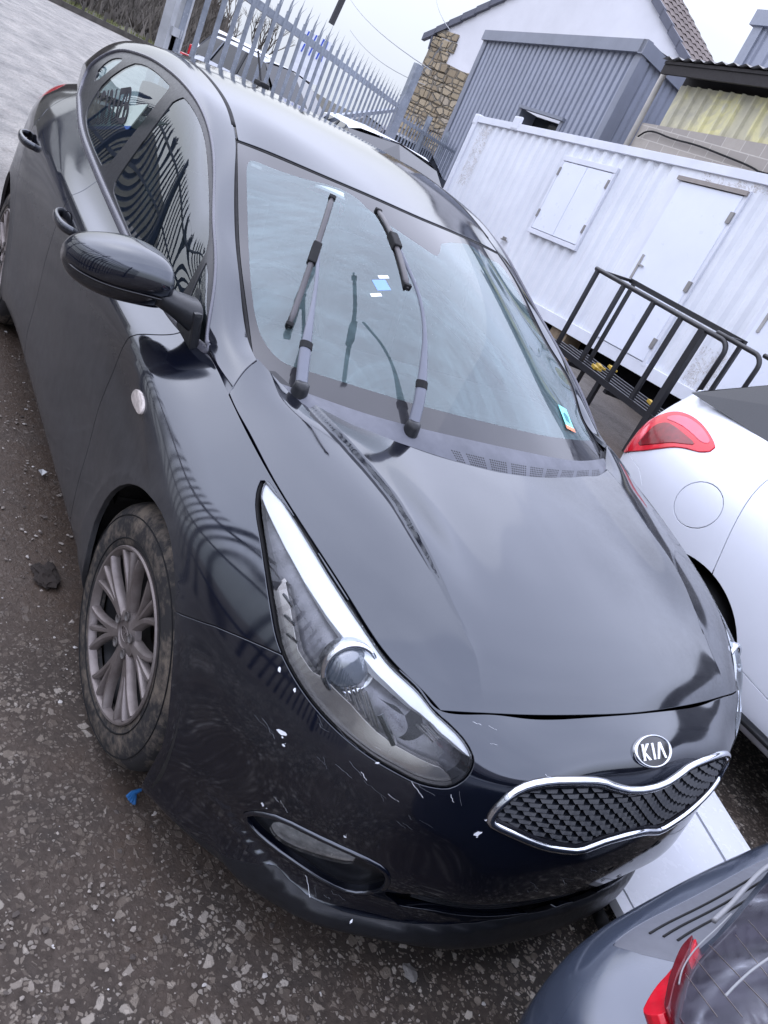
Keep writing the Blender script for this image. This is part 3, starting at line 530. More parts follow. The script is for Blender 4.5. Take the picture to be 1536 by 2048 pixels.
# ---- paint, dirt and trim materials
def paint_mat():
    m=newmat('black paint');b=NB(m);c=coords(b);sx=b.n('ShaderNodeSeparateXYZ');b.l(c,sx.inputs[0])
    n1=noise(b,2.2,6,.65,c);n2=noise(b,16,6,.7,c);n3=noise(b,140,3,.6,c)
    # road film: below the shoulder line of the flanks
    low=b.n('ShaderNodeMapRange');low.inputs['From Min'].default_value=.93;low.inputs['From Max'].default_value=.70;b.l(sx.outputs['Z'],low.inputs['Value'])
    ax=math_(b,'ABSOLUTE',sx.outputs['Y']);sd=b.n('ShaderNodeMapRange');sd.inputs['From Min'].default_value=.82;sd.inputs['From Max'].default_value=.875;b.l(ax,sd.inputs['Value'])
    rear=b.n('ShaderNodeMapRange');rear.inputs['From Min'].default_value=.38;rear.inputs['From Max'].default_value=.05;b.l(sx.outputs['X'],rear.inputs['Value'])
    film=math_(b,'MULTIPLY',math_(b,'MULTIPLY',low.outputs[0],sd.outputs[0]),rear.outputs[0])
    film=math_(b,'MULTIPLY',film,ramp(b,n1.outputs[0],[(.25,.62),(.75,1.0)]).outputs[0])
    film=math_(b,'MULTIPLY',film,ramp(b,n2.outputs[0],[(.25,.75),(.75,1.0)]).outputs[0])
    spl=ramp(b,noise(b,420,2,.5,c).outputs[0],[(.70,0.),(.74,1.)]).outputs[0]
    patch_=ramp(b,noise(b,3.1,3,.6,c).outputs[0],[(.5,0.),(.62,1.)]).outputs[0]
    up=b.n('ShaderNodeMapRange');up.inputs['From Min'].default_value=.70;up.inputs['From Max'].default_value=.80;b.l(sx.outputs['Z'],up.inputs['Value'])
    drops=math_(b,'MULTIPLY',math_(b,'MULTIPLY',spl,patch_),math_(b,'MULTIPLY',up.outputs[0],.5))
    # dusty bloom on the far half of the bonnet
    yl=b.n('ShaderNodeMapRange');yl.inputs['From Min'].default_value=.05;yl.inputs['From Max'].default_value=.55;b.l(sx.outputs['Y'],yl.inputs['Value'])
    hx=b.n('ShaderNodeMapRange');hx.inputs['From Min'].default_value=-.4;hx.inputs['From Max'].default_value=0.;b.l(sx.outputs['X'],hx.inputs['Value'])
    bloom=math_(b,'MULTIPLY',math_(b,'MULTIPLY',yl.outputs[0],hx.outputs[0]),math_(b,'MULTIPLY',ramp(b,noise(b,5.5,7,.75,c).outputs[0],[(.35,.0),(.7,.55)]).outputs[0],ramp(b,noise(b,220,2,.6,c).outputs[0],[(.35,.55),(.65,1.)]).outputs[0]))
    p1=b.n('ShaderNodeBsdfPrincipled');p1.inputs['Base Color'].default_value=(.0022,.0030,.0070,1);p1.inputs['IOR'].default_value=PAINT_IOR;p1.inputs['Specular IOR Level'].default_value=.5
    b.l(ramp(b,n2.outputs[0],[(.3,.055),(.7,.10)]).outputs[0],p1.inputs['Roughness'])
    p1.inputs['Specular Tint'].default_value=(.88,.93,1.0,1)
    bp=b.n('ShaderNodeBump');bp.inputs['Strength'].default_value=.035;bp.inputs['Distance'].default_value=.002;b.l(noise(b,9,2,.5,c).outputs[0],bp.inputs['Height']);b.l(bp.outputs[0],p1.inputs['Normal'])
    p2=b.n('ShaderNodeBsdfPrincipled');b.l(mixc(b,n2.outputs[0],(.034,.034,.037),(.066,.065,.066)),p2.inputs['Base Color']);p2.inputs['Roughness'].default_value=.55;p2.inputs['Specular IOR Level'].default_value=.35
    mx=b.n('ShaderNodeMixShader');f_=math_(b,'MAXIMUM',math_(b,'MULTIPLY',film,.93),math_(b,'MAXIMUM',drops,bloom));b.l(f_,mx.inputs[0]);b.l(p1.outputs[0],mx.inputs[1]);b.l(p2.outputs[0],mx.inputs[2])
    o=b.n('ShaderNodeOutputMaterial');b.l(mx.outputs[0],o.inputs[0]);return m
PAINT_IOR=1.95
PAINT=paint_mat()
TRIM=mat('satin black trim',(.012,.013,.016),.34,spec=.5,var=.2,scale=30,bs=.1,bscale=300)
GLOSSTRIM=mat('gloss black trim',(.012,.012,.015),.12,spec=.7,var=.1)
BELT=mat('grey window moulding',(.11,.11,.13),.28,spec=.6,var=.1,metal=.3)
RUBBER=mat('black rubber',(.012,.012,.013),.7,spec=.3,var=.25,scale=20)
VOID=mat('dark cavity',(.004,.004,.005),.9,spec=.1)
CHROME=mat('chrome',(.66,.68,.72),.10,metal=1,var=.06,scale=20)
DULLCH=mat('dull silver',(.35,.34,.34),.3,metal=.9,var=.15,scale=40)
PLAST=mat('grey cowl plastic',(.16,.165,.19),.42,spec=.5,var=.12,scale=14,bs=.2,bscale=400)
ARM=mat('grey wiper arm paint',(.14,.15,.185),.33,spec=.6,var=.1)
WHITEL=mat('white lamp strip',(.86,.88,.9),.25,spec=.6,var=.03)
def glass_mat(name,tint,film,filmcol,ior=1.7,rough=.0,streak=0.,scale=5):
    m=newmat(name);b=NB(m);c=coords(b)
    tr=b.n('ShaderNodeBsdfTransparent');tr.inputs[0].default_value=tint+(1,)
    gl=b.n('ShaderNodeBsdfGlossy');gl.inputs['Roughness'].default_value=rough;gl.inputs[0].default_value=(.95,.98,1,1)
    fr=b.n('ShaderNodeFresnel');fr.inputs['IOR'].default_value=ior
    bp=b.n('ShaderNodeBump');bp.inputs['Strength'].default_value=.02;bp.inputs['Distance'].default_value=.002;b.l(noise(b,3,2,.5,c).outputs[0],bp.inputs['Height']);b.l(bp.outputs[0],gl.inputs['Normal']);b.l(bp.outputs[0],fr.inputs['Normal'])
    m1=b.n('ShaderNodeMixShader');b.l(fr.outputs[0],m1.inputs[0]);b.l(tr.outputs[0],m1.inputs[1]);b.l(gl.outputs[0],m1.inputs[2])
    df=b.n('ShaderNodeBsdfDiffuse');df.inputs[0].default_value=filmcol+(1,)
    n1=noise(b,scale,6,.7,c,1.5)
    fac=ramp(b,n1.outputs[0],[(.3,film*.75),(.7,film*1.2)]).outputs[0]
    if streak:
        # wiper sweeps: fine arcs about the two spindles
        for px,py in((-.138,-.575),(-.05,-.283)):
            vm=b.n('ShaderNodeVectorMath');vm.operation='DISTANCE';b.l(c,vm.inputs[0]);vm.inputs[1].default_value=(px,py,.96)
            cx=b.n('ShaderNodeCombineXYZ');b.l(math_(b,'MULTIPLY',vm.outputs['Value'],11),cx.inputs[0]);b.l(math_(b,'MULTIPLY',noise(b,1.3,2,.5,c).outputs[0],2.2),cx.inputs[1])
            s_=ramp(b,noise(b,1.6,7,.8,cx.outputs[0]).outputs[0],[(.46,0.),(.74,streak)]).outputs[0]
            fac=math_(b,'ADD',fac,s_)
        sp=ramp(b,noise(b,300,2,.5,c).outputs[0],[(.68,0.),(.72,.25)]).outputs[0]
        fac=math_(b,'ADD',fac,math_(b,'MULTIPLY',sp,ramp(b,noise(b,2.5,3,.6,c).outputs[0],[(.48,0.),(.6,1.)]).outputs[0]),True)
    m2=b.n('ShaderNodeMixShader');b.l(fac,m2.inputs[0]);b.l(m1.outputs[0],m2.inputs[1]);b.l(df.outputs[0],m2.inputs[2])
    o=b.n('ShaderNodeOutputMaterial');b.l(m2.outputs[0],o.inputs[0]);return m
WSGLASS=glass_mat('windscreen glass',(.62,.74,.72),.085,(.50,.70,.74),ior=1.8,streak=.09)  # dust film whose pale cyan also stands in for sky reflection
SIDEGLASS=glass_mat('side glass',(.40,.56,.58),.012,(.35,.5,.55),ior=2.0)
LENSGLASS=glass_mat('clear lamp lens',(.95,.96,.97),.012,(.6,.62,.66),ior=1.42)
RED=mat('red lamp plastic',(.45,.008,.018),.12,spec=.7,var=.15,scale=25)
car=thing('black_hatchback','dented black five-door hatchback with its wipers raised and scuffed front bumper','car')
O=S['O']
# ---- outer skin
pt=patch('O',0,O.u1,0.0,O.v1,.0125)
u1=O.u1
def poly_between(a,b_): return np.concatenate([a,b_])
pt.hole(T['archF'] if 0 else np.concatenate([T['archF'],[[1.05,1.1],[1.7,1.1]]]),0.,1)
pt.hole(np.concatenate([T['archR'][:-1],[[4.4,1.1],[3.6,1.1]]]),0.,1)
gr=T['grille']; gmir=(gr*[-1,1])[::-1]
GR=np.concatenate([gr[1:-1],gmir[1:-1]])
pt.hole(GR,.002,1)
pt.hole(T['fog'],0,1)
itk=T['intake'];itk=np.concatenate([itk[:6],(itk[:6]*[-1,1])[::-1][1:],(itk[8:]*[-1,1])[::-1],itk[8:]]) if 0 else itk
IN=np.array([(.515,.60),(.47,.572),(.40,.555),(.25,.55),(0,.56),(-.25,.55),(-.25,.655),(0,.655),(.25,.65),(.38,.65),(.46,.665),(.505,.64)])
pt.hole(IN,0,0)
pt.hole(T['lamphole'],0,1)
# bumper / wing seam, then door seams (closed regions in surface coordinates)
bump=np.concatenate([[[-.5,-.5]],[[.87,-.5],[.87,.10]],T['seam'][::-1],[[1.20,.36],[1.20,1.3],[-.5,1.3]]])
pt.seam(bump,.0022,1,0)
LPX=LIP[(LIP[:,0]<.75)]
lip=np.concatenate([[[-.3,.67]],LPX,[[.80,.705],[.92,.735],[1.04,.775],[1.30,.86],[1.3,1.3],[-.3,1.3]]])
pt.seam(lip,.0008,2,0)
dF=np.concatenate([[[1.80,-.3],[1.80,.03]],T['doorF'],[[1.96,.745]],[[2.96,.745]],T['doorB'][::-1],[[2.88,-.3]]])
pt.seam(dF,.0030,4,1)
dR=np.concatenate([[[2.88,-.3]],T['doorB'],[[3.02,.745],[3.50,.745],[3.58,.60],[3.66,.46],[3.74,.37],[3.80,.30],[3.80,.24]],T['doorR'][:2],[[3.86,.10],[3.87,-.3]]])
pt.seam(dR,.0030,8,1)
pt.seam(np.concatenate([[[4.12,.055],[4.12,.13],[4.30,.20],[4.75,.22],[4.75,.05],[4.4,.03]]]),.0015,16,1)
pt.seam(np.array([[1.5,.22],[1.5,.23],[1.53,.24]]),.0001,0,0) if 0 else None
pt.seam(np.array([[4.55,-.3],[4.58,.3],[4.60,.5],[6,.5],[6,-.3]]),.002,64,1)
L0=pt.lab
def part(name,fn,m,depth=.012,lift=0.,both=True,cat_label=None):
    fs=[f_ for f_,l in zip(pt.F,pt.lab) if fn(l)]
    o=[]
    for sd in(-1,1):
        q=panel(name,pt,fs,m,car,sd,depth,lift)
        if q: o.append(q)
    return o
def join_objs(a,b_):
    bm=bmesh.new();bm.from_mesh(a.data);bm.from_mesh(b_.data)
    return bm
def centre_part(name,pt_,fs,m,parent,depth,lift=0.,smooth_center=True):
    "both halves of a part that crosses the centre line, welded in one mesh"
    used=sorted({i for f_ in fs for i in f_});mp={v:k for k,v in enumerate(used)};uv=pt_.uv[used]
    P=pt_.s(uv[:,0],uv[:,1]);Nn=pt_.s.normal(uv[:,0],uv[:,1])*pt_.flip;P=P+Nn*lift
    F=[tuple(mp[i] for i in f_) for f_ in fs];f0=F[len(F)//2];nn=np.cross(P[f0[1]]-P[f0[0]],P[f0[2]]-P[f0[0]])
    if nn@Nn[f0[0]]<0:F=[f_[::-1] for f_ in F]
    cent=np.abs(uv[:,0])<1e-6;P[cent,1]=0;Nn[cent,1]=0
    V=list(P);NN=list(Nn)
    ed={}
    for f_ in F:
        for k in range(len(f_)):ed[(f_[k],f_[(k+1)%len(f_)])]=1
    bnd=[(a,b_) for (a,b_) in ed if (b_,a) not in ed and not(cent[a] and cent[b_])]
    outd={}
    for a,b_ in bnd:
        o_=np.cross(P[b_]-P[a],Nn[a]);l_=np.linalg.norm(o_)
        if l_<1e-9:continue
        for q in(a,b_):outd[q]=outd.get(q,0)+o_/l_
    idx={}
    for q,o_ in outd.items():
        o_=o_/max(1e-9,np.linalg.norm(o_));r_=.0016
        if cent[q]:o_[1]=0
        idx[q]=[len(V),len(V)+1,len(V)+2];V+=[P[q]+o_*r_*.7-Nn[q]*r_*.3,P[q]+o_*r_-Nn[q]*r_,P[q]+o_*r_-Nn[q]*depth];n1=o_+Nn[q];NN+=[n1/np.linalg.norm(n1),o_,o_]
    for a,b_ in bnd:
        if a not in idx or b_ not in idx:continue
        A=[a]+idx[a];Q=[b_]+idx[b_]
        for k in range(3):F.append((Q[k],A[k],A[k+1],Q[k+1]))
    V=np.array(V);NN=np.array(NN);n=len(V)
    mpm=np.arange(n)+n
    for i in np.where(np.abs(V[:,1])<1e-7)[0]: mpm[i]=i
    V2=np.concatenate([V,V*[1,-1,1]]);N2=np.concatenate([NN,NN*[1,-1,1]])
    F2=F+[tuple(int(mpm[i]) for i in f_[::-1]) for f_ in F]
    return mesh(name,V2,F2,m,parent,smooth=True,normals=N2)
sel=lambda fn:[f_ for f_,l in zip(pt.F,pt.lab) if fn(l)]
BUMP=centre_part('front_bumper',pt,sel(lambda l:(l&1) and not(l&2)),PAINT,car,.016)
BUMP['label']='front bumper with cracked and flaked paint under the headlamp'
centre_part('bumper_lip',pt,sel(lambda l:(l&1) and (l&2)),TRIM,car,.02)
part('front_wing',lambda l:not(l&(1|4|8|16|64)) and 1,PAINT) if 0 else None
cenf=lambda f_:pt.uv[list(f_)].mean(0)
for nm,fn,m in(('front_wing',lambda l,c:not l&(1|4|8|16|64) and c[0]<2.2 and not(c[0]>1.7 and c[1]>.735),PAINT),('sill',lambda l,c:not l&(1|4|8|16|64) and 1.7<c[0]<3.7 and c[1]>.735,PAINT),
    ('front_door',lambda l,c:bool(l&4),PAINT),('rear_door',lambda l,c:bool(l&8),PAINT),('rear_wing',lambda l,c:not l&(1|4|8|16|64) and c[0]>=2.2 and not(c[0]<3.7 and c[1]>.735),PAINT),('tail_lamp',lambda l,c:bool(l&16),RED),('rear_panel',lambda l,c:bool(l&64) and not l&16,PAINT)):
    fs=[f_ for f_,l in zip(pt.F,pt.lab) if fn(l,cenf(f_))]
    for sd in(-1,1):
        o=panel(nm,pt,fs,m,car,sd,.014)
        if o and nm in('front_door','rear_door'):
            (FD if nm=='front_door' else RD).append(o) if 'FD' in globals() else None
            if 'FD' not in globals(): FD=[o];RD=[]
# ---- underbody and lining so that gaps read dark (one closed tub inside the skin)
b=B()
for sd in(-1,1):
    for u_,v0,v1 in():pass
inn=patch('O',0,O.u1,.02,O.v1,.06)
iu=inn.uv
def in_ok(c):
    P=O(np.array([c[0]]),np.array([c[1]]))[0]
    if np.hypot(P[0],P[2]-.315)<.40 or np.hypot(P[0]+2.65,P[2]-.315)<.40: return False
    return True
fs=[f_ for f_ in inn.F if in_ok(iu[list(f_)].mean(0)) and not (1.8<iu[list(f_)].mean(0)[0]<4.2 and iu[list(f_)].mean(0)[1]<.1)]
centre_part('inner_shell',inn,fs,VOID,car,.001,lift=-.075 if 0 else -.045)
b=B();b.box((-1.25,0,.20),(3.6,1.30,.04));b.build('underfloor',VOID,car)
# ---- bonnet
def grid_patch(k,us,vs):
    p=Patch(S[k],0,1,0,1,1.);p.s=S[k];U,V=np.meshgrid(us,vs,indexing='ij');p.uv=np.stack([U.ravel(),V.ravel()],1);nv=len(vs)-1;i,j=np.meshgrid(np.arange(len(us)-1),np.arange(nv),indexing='ij');a=(i*(nv+1)+j).ravel();p.F=[tuple(q) for q in np.stack([a,a+nv+1,a+nv+2,a+1],1)];p.lab=[0]*len(p.F);p.flip=flips[k];return p
V1=S['H'].v1;hr=T['hoodrear'];cm=CR[:,1].mean()
hv=np.unique(np.round(np.concatenate([np.arange(.0065,V1,.0115),np.arange(cm-.035,cm+.045,.0025)]),5));hv=np.concatenate([hv,(2*V1-hv)[::-1]])
ph=grid_patch('H',np.arange(.0050,S['H'].u1,.0115),hv)
front=np.array([[-.5,-.5]])
cut_=np.concatenate([[[hr[0,0]-.004,-.3]],hr-[.004,0],(hr*[1,-1]+[0,2*V1]-[.004,0])[::-1],[[hr[0,0]-.004,2*V1+.3]],[[-.5,2*V1+.3],[-.5,-.3]]])
pf=ph.cut(cut_,(0.,),0);ph.F=[f_ for f_,q in zip(ph.F,pf) if q<0];ph.lab=[0]*len(ph.F)
BON=panel('bonnet',ph,ph.F,PAINT,car,-1,.012)
# ---- roof, pillars, windscreen
pr=patch('Rf',.006,S['Rf'].u1,.010,2*S['Rf'].v1-.010,.02)
ROOF=panel('roof',pr,pr.F,PAINT,car,-1,.012)
# ditch moulding between roof and side rail
G=S['G']
us=np.linspace(1.00,G.u1,60);
for sd in(-1,1):
    dp=G(us,np.full(60,G.v1));dn=G.normal(us,np.full(60,G.v1))*flips['G']
    b=B();b.tube([tuple((p+n_*-.0015)*[1,-sd*-1 if 0 else (1 if sd<0 else -1),1]) for p,n_ in zip(dp,dn)],.0095,8,flat=.35);b.build('roof_ditch_strip',RUBBER,ROOF,smooth=True)
pg=patch('G',0.004,G.u1,0.0,G.v1-.004,.0125)
DLO=T['dlo'].copy();DLO[:,1]=np.where(DLO[:,1]<.012,-.05,DLO[:,1])
pg.seam(DLO,.0012,1,1)
for nm_,bit in(('glF',2),('glQ',4),('glR',8),('glS',16)):
    pg.cut(T[nm_],(0.,),1);pf=pg.phi(np.array([pg.uv[list(f_)].mean(0) for f_ in pg.F]),chaikin(T[nm_],1),G(*chaikin(T[nm_],1).T))
    pg.lab=[l|(bit if p<0 else 0) for l,p in zip(pg.lab,pf)]
gsel=lambda fn:[f_ for f_,l in zip(pg.F,pg.lab) if fn(l)]
MLD=[]
for sd in(-1,1):
    panel('side_pillar_rail',pg,gsel(lambda l:not l&1),PAINT,car,sd,.012)
    panel('window_surround',pg,gsel(lambda l:(l&1) and not l&30),TRIM,car,sd,.010,-.0035)
    for bit,nm in((2,'front_door_window'),(4,'quarter_window'),(8,'rear_door_window'),(16,'rear_quarter_window')):
        panel(nm,pg,gsel(lambda l,bit=bit:bool(l&bit)),SIDEGLASS,car,sd,.003,-.0065,flange=False)
    # moulding round the whole side window opening, wide along the waist
    q=dense(chaikin(T['dlo'],2),.03);p=G(q[:,0],np.maximum(q[:,1],.004));n_=G.normal(q[:,0],np.maximum(q[:,1],.004))*flips['G']
    wf=.45+.75*(1-sstep(q[:,1],.01,.09))
    s3=np.array([1,1,1]) if sd<0 else np.array([1,-1,1]);MLD.append((p*s3,n_*s3,wf,sd))
# windscreen: glass with black printed border, one sheet
Wn=S['Wn']
pw=patch('Wn',.012,Wn.u1-.009,.010,2*Wn.v1-.010,.016)
pw.cut(T['clear'],(0.,),1);cc=chaikin(T['clear'],1);pf=pw.phi(np.array([pw.uv[list(f_)].mean(0) for f_ in pw.F]),cc,Wn(*cc.T))
pw.lab=[1 if p<0 else 0 for p in pf]
FRIT=mat('printed glass border',(.030,.030,.034),.06,spec=.5,var=.1,ior=1.62)
WS=panel('windscreen',pw,[f_ for f_,l in zip(pw.F,pw.lab) if l],WSGLASS,car,-1,.003,-.004,flange=False)
panel('windscreen_border',pw,[f_ for f_,l in zip(pw.F,pw.lab) if not l],FRIT,car,-1,.006,-.004)
# rubber channel under the screen edges so the gap reads black
for sd in(-1,1):
    us_=np.linspace(.0,Wn.u1,40);p=Wn(us_,np.full(40,.003));n_=Wn.normal(us_,np.full(40,.003))*flips['Wn']
    pts=(p-n_*.010)*([1,1,1] if sd<0 else [1,-1,1]);b=B();b.tube([tuple(x) for x in pts],.008,6);b.build('windscreen_seal',RUBBER,car,smooth=True)
vs_=np.linspace(0,2*Wn.v1,60);p=Wn(np.full(60,Wn.u1-.002),vs_);n_=Wn.normal(np.full(60,Wn.u1-.002),vs_)*flips['Wn']
b=B();b.tube([tuple(x) for x in(p-n_*.010)],.008,6);b.build('windscreen_seal',RUBBER,car,smooth=True)
# ---- cowl with its perforated intake
Hs=S['H']
def hrear(v):
    vv=np.minimum(v,2*V1-v);x=np.interp(vv,[0,.19,.36,.51,V1],[.99,.80,.755,.75,.75]);return x
K=60;vv=np.linspace(.17,2*V1-.17,K);vq=np.minimum(vv,2*V1-vv);o_=np.argsort(hr[5:,1]);A_=Hs(np.interp(vq,hr[5:,1][o_],hr[5:,0][o_]),vv);A_[:,2]-=.014;A_[:,0]+=.02
t_=np.linspace(0,1,K);Bp=Wn(np.full(K,.030),np.linspace(.03,2*Wn.v1-.03,K));Bp[:,2]-=.003
rows=5;V=[];UVc=[]
for r_ in range(rows):
    k=r_/(rows-1);P_=A_*(1-k)+Bp*k;P_[:,2]+=.006*math.sin(math.pi*k)
    V+=list(P_);UVc+=[(t,k) for t in t_]
F=[(r_*K+j,r_*K+j+1,(r_+1)*K+j+1,(r_+1)*K+j) for r_ in range(rows-1) for j in range(K-1)]
def cowl_mat():
    m=newmat('perforated cowl plastic');b=NB(m);u=b.n('ShaderNodeUVMap');s_=b.n('ShaderNodeSeparateXYZ');b.l(u.outputs[0],s_.inputs[0]);c=coords(b)
    def fr(x,k,off=0.): return math_(b,'SUBTRACT',math_(b,'FRACT',math_(b,'ADD',math_(b,'MULTIPLY',x,k),off)),.5)
    gx=fr(s_.outputs[0],150);gy=fr(s_.outputs[1],16)
    d=math_(b,'SQRT',math_(b,'ADD',math_(b,'MULTIPLY',gx,gx),math_(b,'MULTIPLY',gy,gy)))
    hole=math_(b,'LESS_THAN',d,.34)
    band=math_(b,'MULTIPLY',math_(b,'GREATER_THAN',s_.outputs[1],.10),math_(b,'LESS_THAN',s_.outputs[1],.50))
    grp=math_(b,'LESS_THAN',math_(b,'FRACT',math_(b,'MULTIPLY',s_.outputs[0],15)),.80)
    rng_=math_(b,'MULTIPLY',math_(b,'GREATER_THAN',s_.outputs[0],.36),math_(b,'LESS_THAN',s_.outputs[0],.90))
    f_=math_(b,'MULTIPLY',math_(b,'MULTIPLY',hole,band),math_(b,'MULTIPLY',grp,rng_))
    base=ramp(b,noise(b,12,5,.6,c).outputs[0],[(.3,(.075,.080,.098)),(.7,(.125,.13,.155))]).outputs[0]
    col=mixc(b,f_,base,(.004,.004,.005));inv=math_(b,'SUBTRACT',1.,f_)
    finish(b,col,.42,0,inv,.6,.004);return m
mesh('cowl',V,F,cowl_mat(),car,smooth=True,uv=UVc)
b=B()   # dark channel between bonnet and cowl
b.tube([tuple(x) for x in(A_[2:-2]+np.array([.0,0,-.028]))],.02,6);b.build('cowl_seal',RUBBER,car,smooth=True)
b=B()
for sd in(-1,1): b.cur=0;b.add([(-.06,sd*.575,.925),(-.10,sd*.64,.93),(-.19,sd*.675,.96),(-.215,sd*.665,.985),(-.19,sd*.63,.98),(-.12,sd*.58,.955)],[(0,1,2,3,4,5)])
for sd in(-1,1):
    q=B();q.add([(-.050,sd*.56,.905),(-.080,sd*.63,.908),(-.165,sd*.665,.935),(-.205,sd*.655,.962),(-.20,sd*.62,.968),(-.13,sd*.56,.945)],[(0,1,2,3,4,5)]);q.build('cowl_end_cover',GLOSSTRIM,car)
# ---- front lamps
pl=patch('O',.40,1.28,-.002,.26,.008)
ln=chaikin(T['lens'],2)
def region(pt_,poly,smooth=0):
    pt_.cut(poly,(0.,),smooth);c=np.array([pt_.uv[list(f_)].mean(0) for f_ in pt_.F]);return inpoly(c,chaikin(poly,smooth) if smooth else np.asarray(poly))
def fresh(step=.008): return patch('O',.40,1.28,-.004,.26,step)
def subpanel(name,polys,m,parent,sd,lift,flange=False,neg=(),depth=.004,step=.008):
    q=fresh(step);q.hole_in=None
    keep=None
    for p_ in polys:
        r_=region(q,p_);q.F=[f_ for f_,k in zip(q.F,r_) if k];q.lab=[0]*len(q.F)
    for p_ in neg:
        r_=region(q,p_);q.F=[f_ for f_,k in zip(q.F,r_) if not k];q.lab=[0]*len(q.F)
    return panel(name,q,q.F,m,parent,sd,depth,lift,flange)
LAMPDARK=mat('grey lamp housing',(.16,.16,.175),.3,spec=.6,var=.5,scale=22,metal=.4)
def ribs(name,col,k):
    m=newmat(name);b=NB(m);c=coords(b);wv=b.n('ShaderNodeTexWave');wv.inputs['Scale'].default_value=k;wv.inputs['Distortion'].default_value=0;b.l(c,wv.inputs['Vector']);finish(b,col,.15,1,wv.outputs['Fac'],.7,.002);return m
RIB=mat('silvered reflector',(.62,.63,.66),.28,metal=.75,var=.25,scale=60)
BAND=mat('bronze silver lamp trim',(.42,.40,.38),.22,metal=.85,var=.1,scale=15)
for sd in(-1,1):
    hl=subpanel('headlamp',[ln],LENSGLASS,car,sd,.0015,True,depth=.02)
    # deep housing: offset copy with walls
    subpanel('lamp_housing',[ln],LAMPDARK,hl,sd,-.045)
    q=fresh();r_=region(q,ln);fs=[f_ for f_,k in zip(q.F,r_) if k]
    ed={}
    for f_ in fs:
        for k in range(len(f_)):ed[(f_[k],f_[(k+1)%len(f_)])]=1
    bn=[(a,c_) for a,c_ in ed if (c_,a) not in ed]
    P_=O(q.uv[:,0],q.uv[:,1]);Nn_=O.normal(q.uv[:,0],q.uv[:,1])*flips['O'];V=[];F=[]
    for a,c_ in bn:
        k=len(V);V+=[P_[a]-Nn_[a]*.001,P_[c_]-Nn_[c_]*.001,P_[c_]-Nn_[c_]*.046,P_[a]-Nn_[a]*.046];F.append((k,k+1,k+2,k+3))
    V=np.array(V)*([1,1,1] if sd<0 else [1,-1,1]);mesh('lamp_wall',V,F,GLOSSTRIM,hl)
    subpanel('light_strip',[ln,T['strip']],WHITEL,hl,sd,-.006,True,depth=.02)
    subpanel('lower_trim',[ln,T['lband']],BAND,hl,sd,-.014,True,depth=.02)
    # projector and reflector bowls
    def at_(u,v,dep):
        P0=O(np.array([u]),np.array([v]))[0];n0=O.normal(np.array([u]),np.array([v]))[0]*flips['O'];return P0-n0*dep,n0
    for (u,v),r_,kind in((T['proj'][0],.054,'p'),):
        P0,n0=at_(u,v,.024 if kind=='p' else .030);n0=Vector(n0)
        ax=(n0*.45+Vector((1,0,0))*.8).normalized() if kind=='p' else (n0*.6+Vector((1,0,0))*.6).normalized();x_=ax.cross(Vector((0,0,1))).normalized();y_=x_.cross(ax)
        fn=lambda rr,a,h,P0=P0,x_=x_,y_=y_,ax=ax:(lambda q_:(q_.x,q_.y*(1 if sd<0 else -1),q_.z))(Vector(P0)+x_*(rr*math.cos(a))+y_*(rr*math.sin(a))+ax*h)
        bb=B()
        if kind=='p':
            bb.lathe([(r_*.98,-.03),(r_,-.006),(r_*1.0,.004),(r_*.90,.007),(r_*.78,.000),(r_*.74,-.01)],40,fn);bb.build('projector_ring',CHROME,hl,smooth=True)
            bb=B();bb.lathe([(r_*.76*math.cos(t),-.006+.020*math.sin(t)) for t in np.linspace(0,1.5,8)]+[(.0005,.0142)],32,fn);bb.build('projector_lens',mat('projector lens',(.10,.12,.15),.03,spec=1.,ior=2.0),hl,smooth=True)
        else:
            bb.lathe([(r_*t,-.022+.024*t*t) for t in(.05,.25,.45,.65,.85,1.0)]+[(r_*1.06,.0),(r_*1.06,-.01)],36,fn);bb.build('reflector_bowl',RIB,hl,smooth=True)
    rb=T['rib']
    for k in range(0,len(rb)-2,2):
        a,_=at_(*rb[k],.030);c_,_=at_(*rb[k+1],.026);s3=[1,1,1] if sd<0 else [1,-1,1];bb=B();bb.beam(a*s3,c_*s3,.0022,.004);bb.build('lamp_rib',DULLCH,hl)
    a,_=at_(*rb[-2],.012);c_,_=at_(*rb[-1],.008);bb=B();bb.beam(a*s3,c_*s3,.007,.010);bb.build('lamp_divider',CHROME,hl)
    # small chrome bars added to stand for striped reflections near the outer corner
    bb=B()
    for k in range(3):
        u,v=T['glint_bar'][k];u2,v2=T['glint_bar'][k+3];a,_=at_(u,v,.010);c_,_=at_(u2,v2,.010);s3=[1,1,1] if sd<0 else [1,-1,1];bb.beam(a*s3,c_*s3,.003,.004)
    bb.build('lamp_glint_bars',CHROME,hl)
    hb=B();pts=dense(chaikin(T['lamphole'],1),.02);p=O(pts[:,0],np.maximum(pts[:,1],.003));n_=O.normal(pts[:,0],pts[:,1])*flips['O'];pp=(p-n_*.014)*([1,1,1] if sd<0 else [1,-1,1]);hb.tube([tuple(x) for x in pp],.0085,6,closed=True);hb.build('lamp_seal',RUBBER,hl,smooth=True)
# ---- grille
gp=chaikin(GR,2);q=patch('O',0,.5,.10,.42,.01);r_=region(q,GR,1)
centre_part('grille_backing',q,[f_ for f_,k in zip(q.F,r_) if k],VOID,car,.001,-.045) 
def oframe(poly,step,lift,closed=True):
    pts=dense(poly,step,closed);u=pts[:,0];p=O(np.abs(u),pts[:,1]);n_=O.normal(np.abs(u)+1e-4,pts[:,1])*flips['O'];sg=np.where(u<0,-1,1)[:,None]*np.array([[0,1,0]])+np.array([[1,0,1]]);return (p+n_*lift)*sg,n_*sg
pts,nn_=oframe(chaikin(GR,1),.012,.001)

up_=[i for i in range(len(pts))]
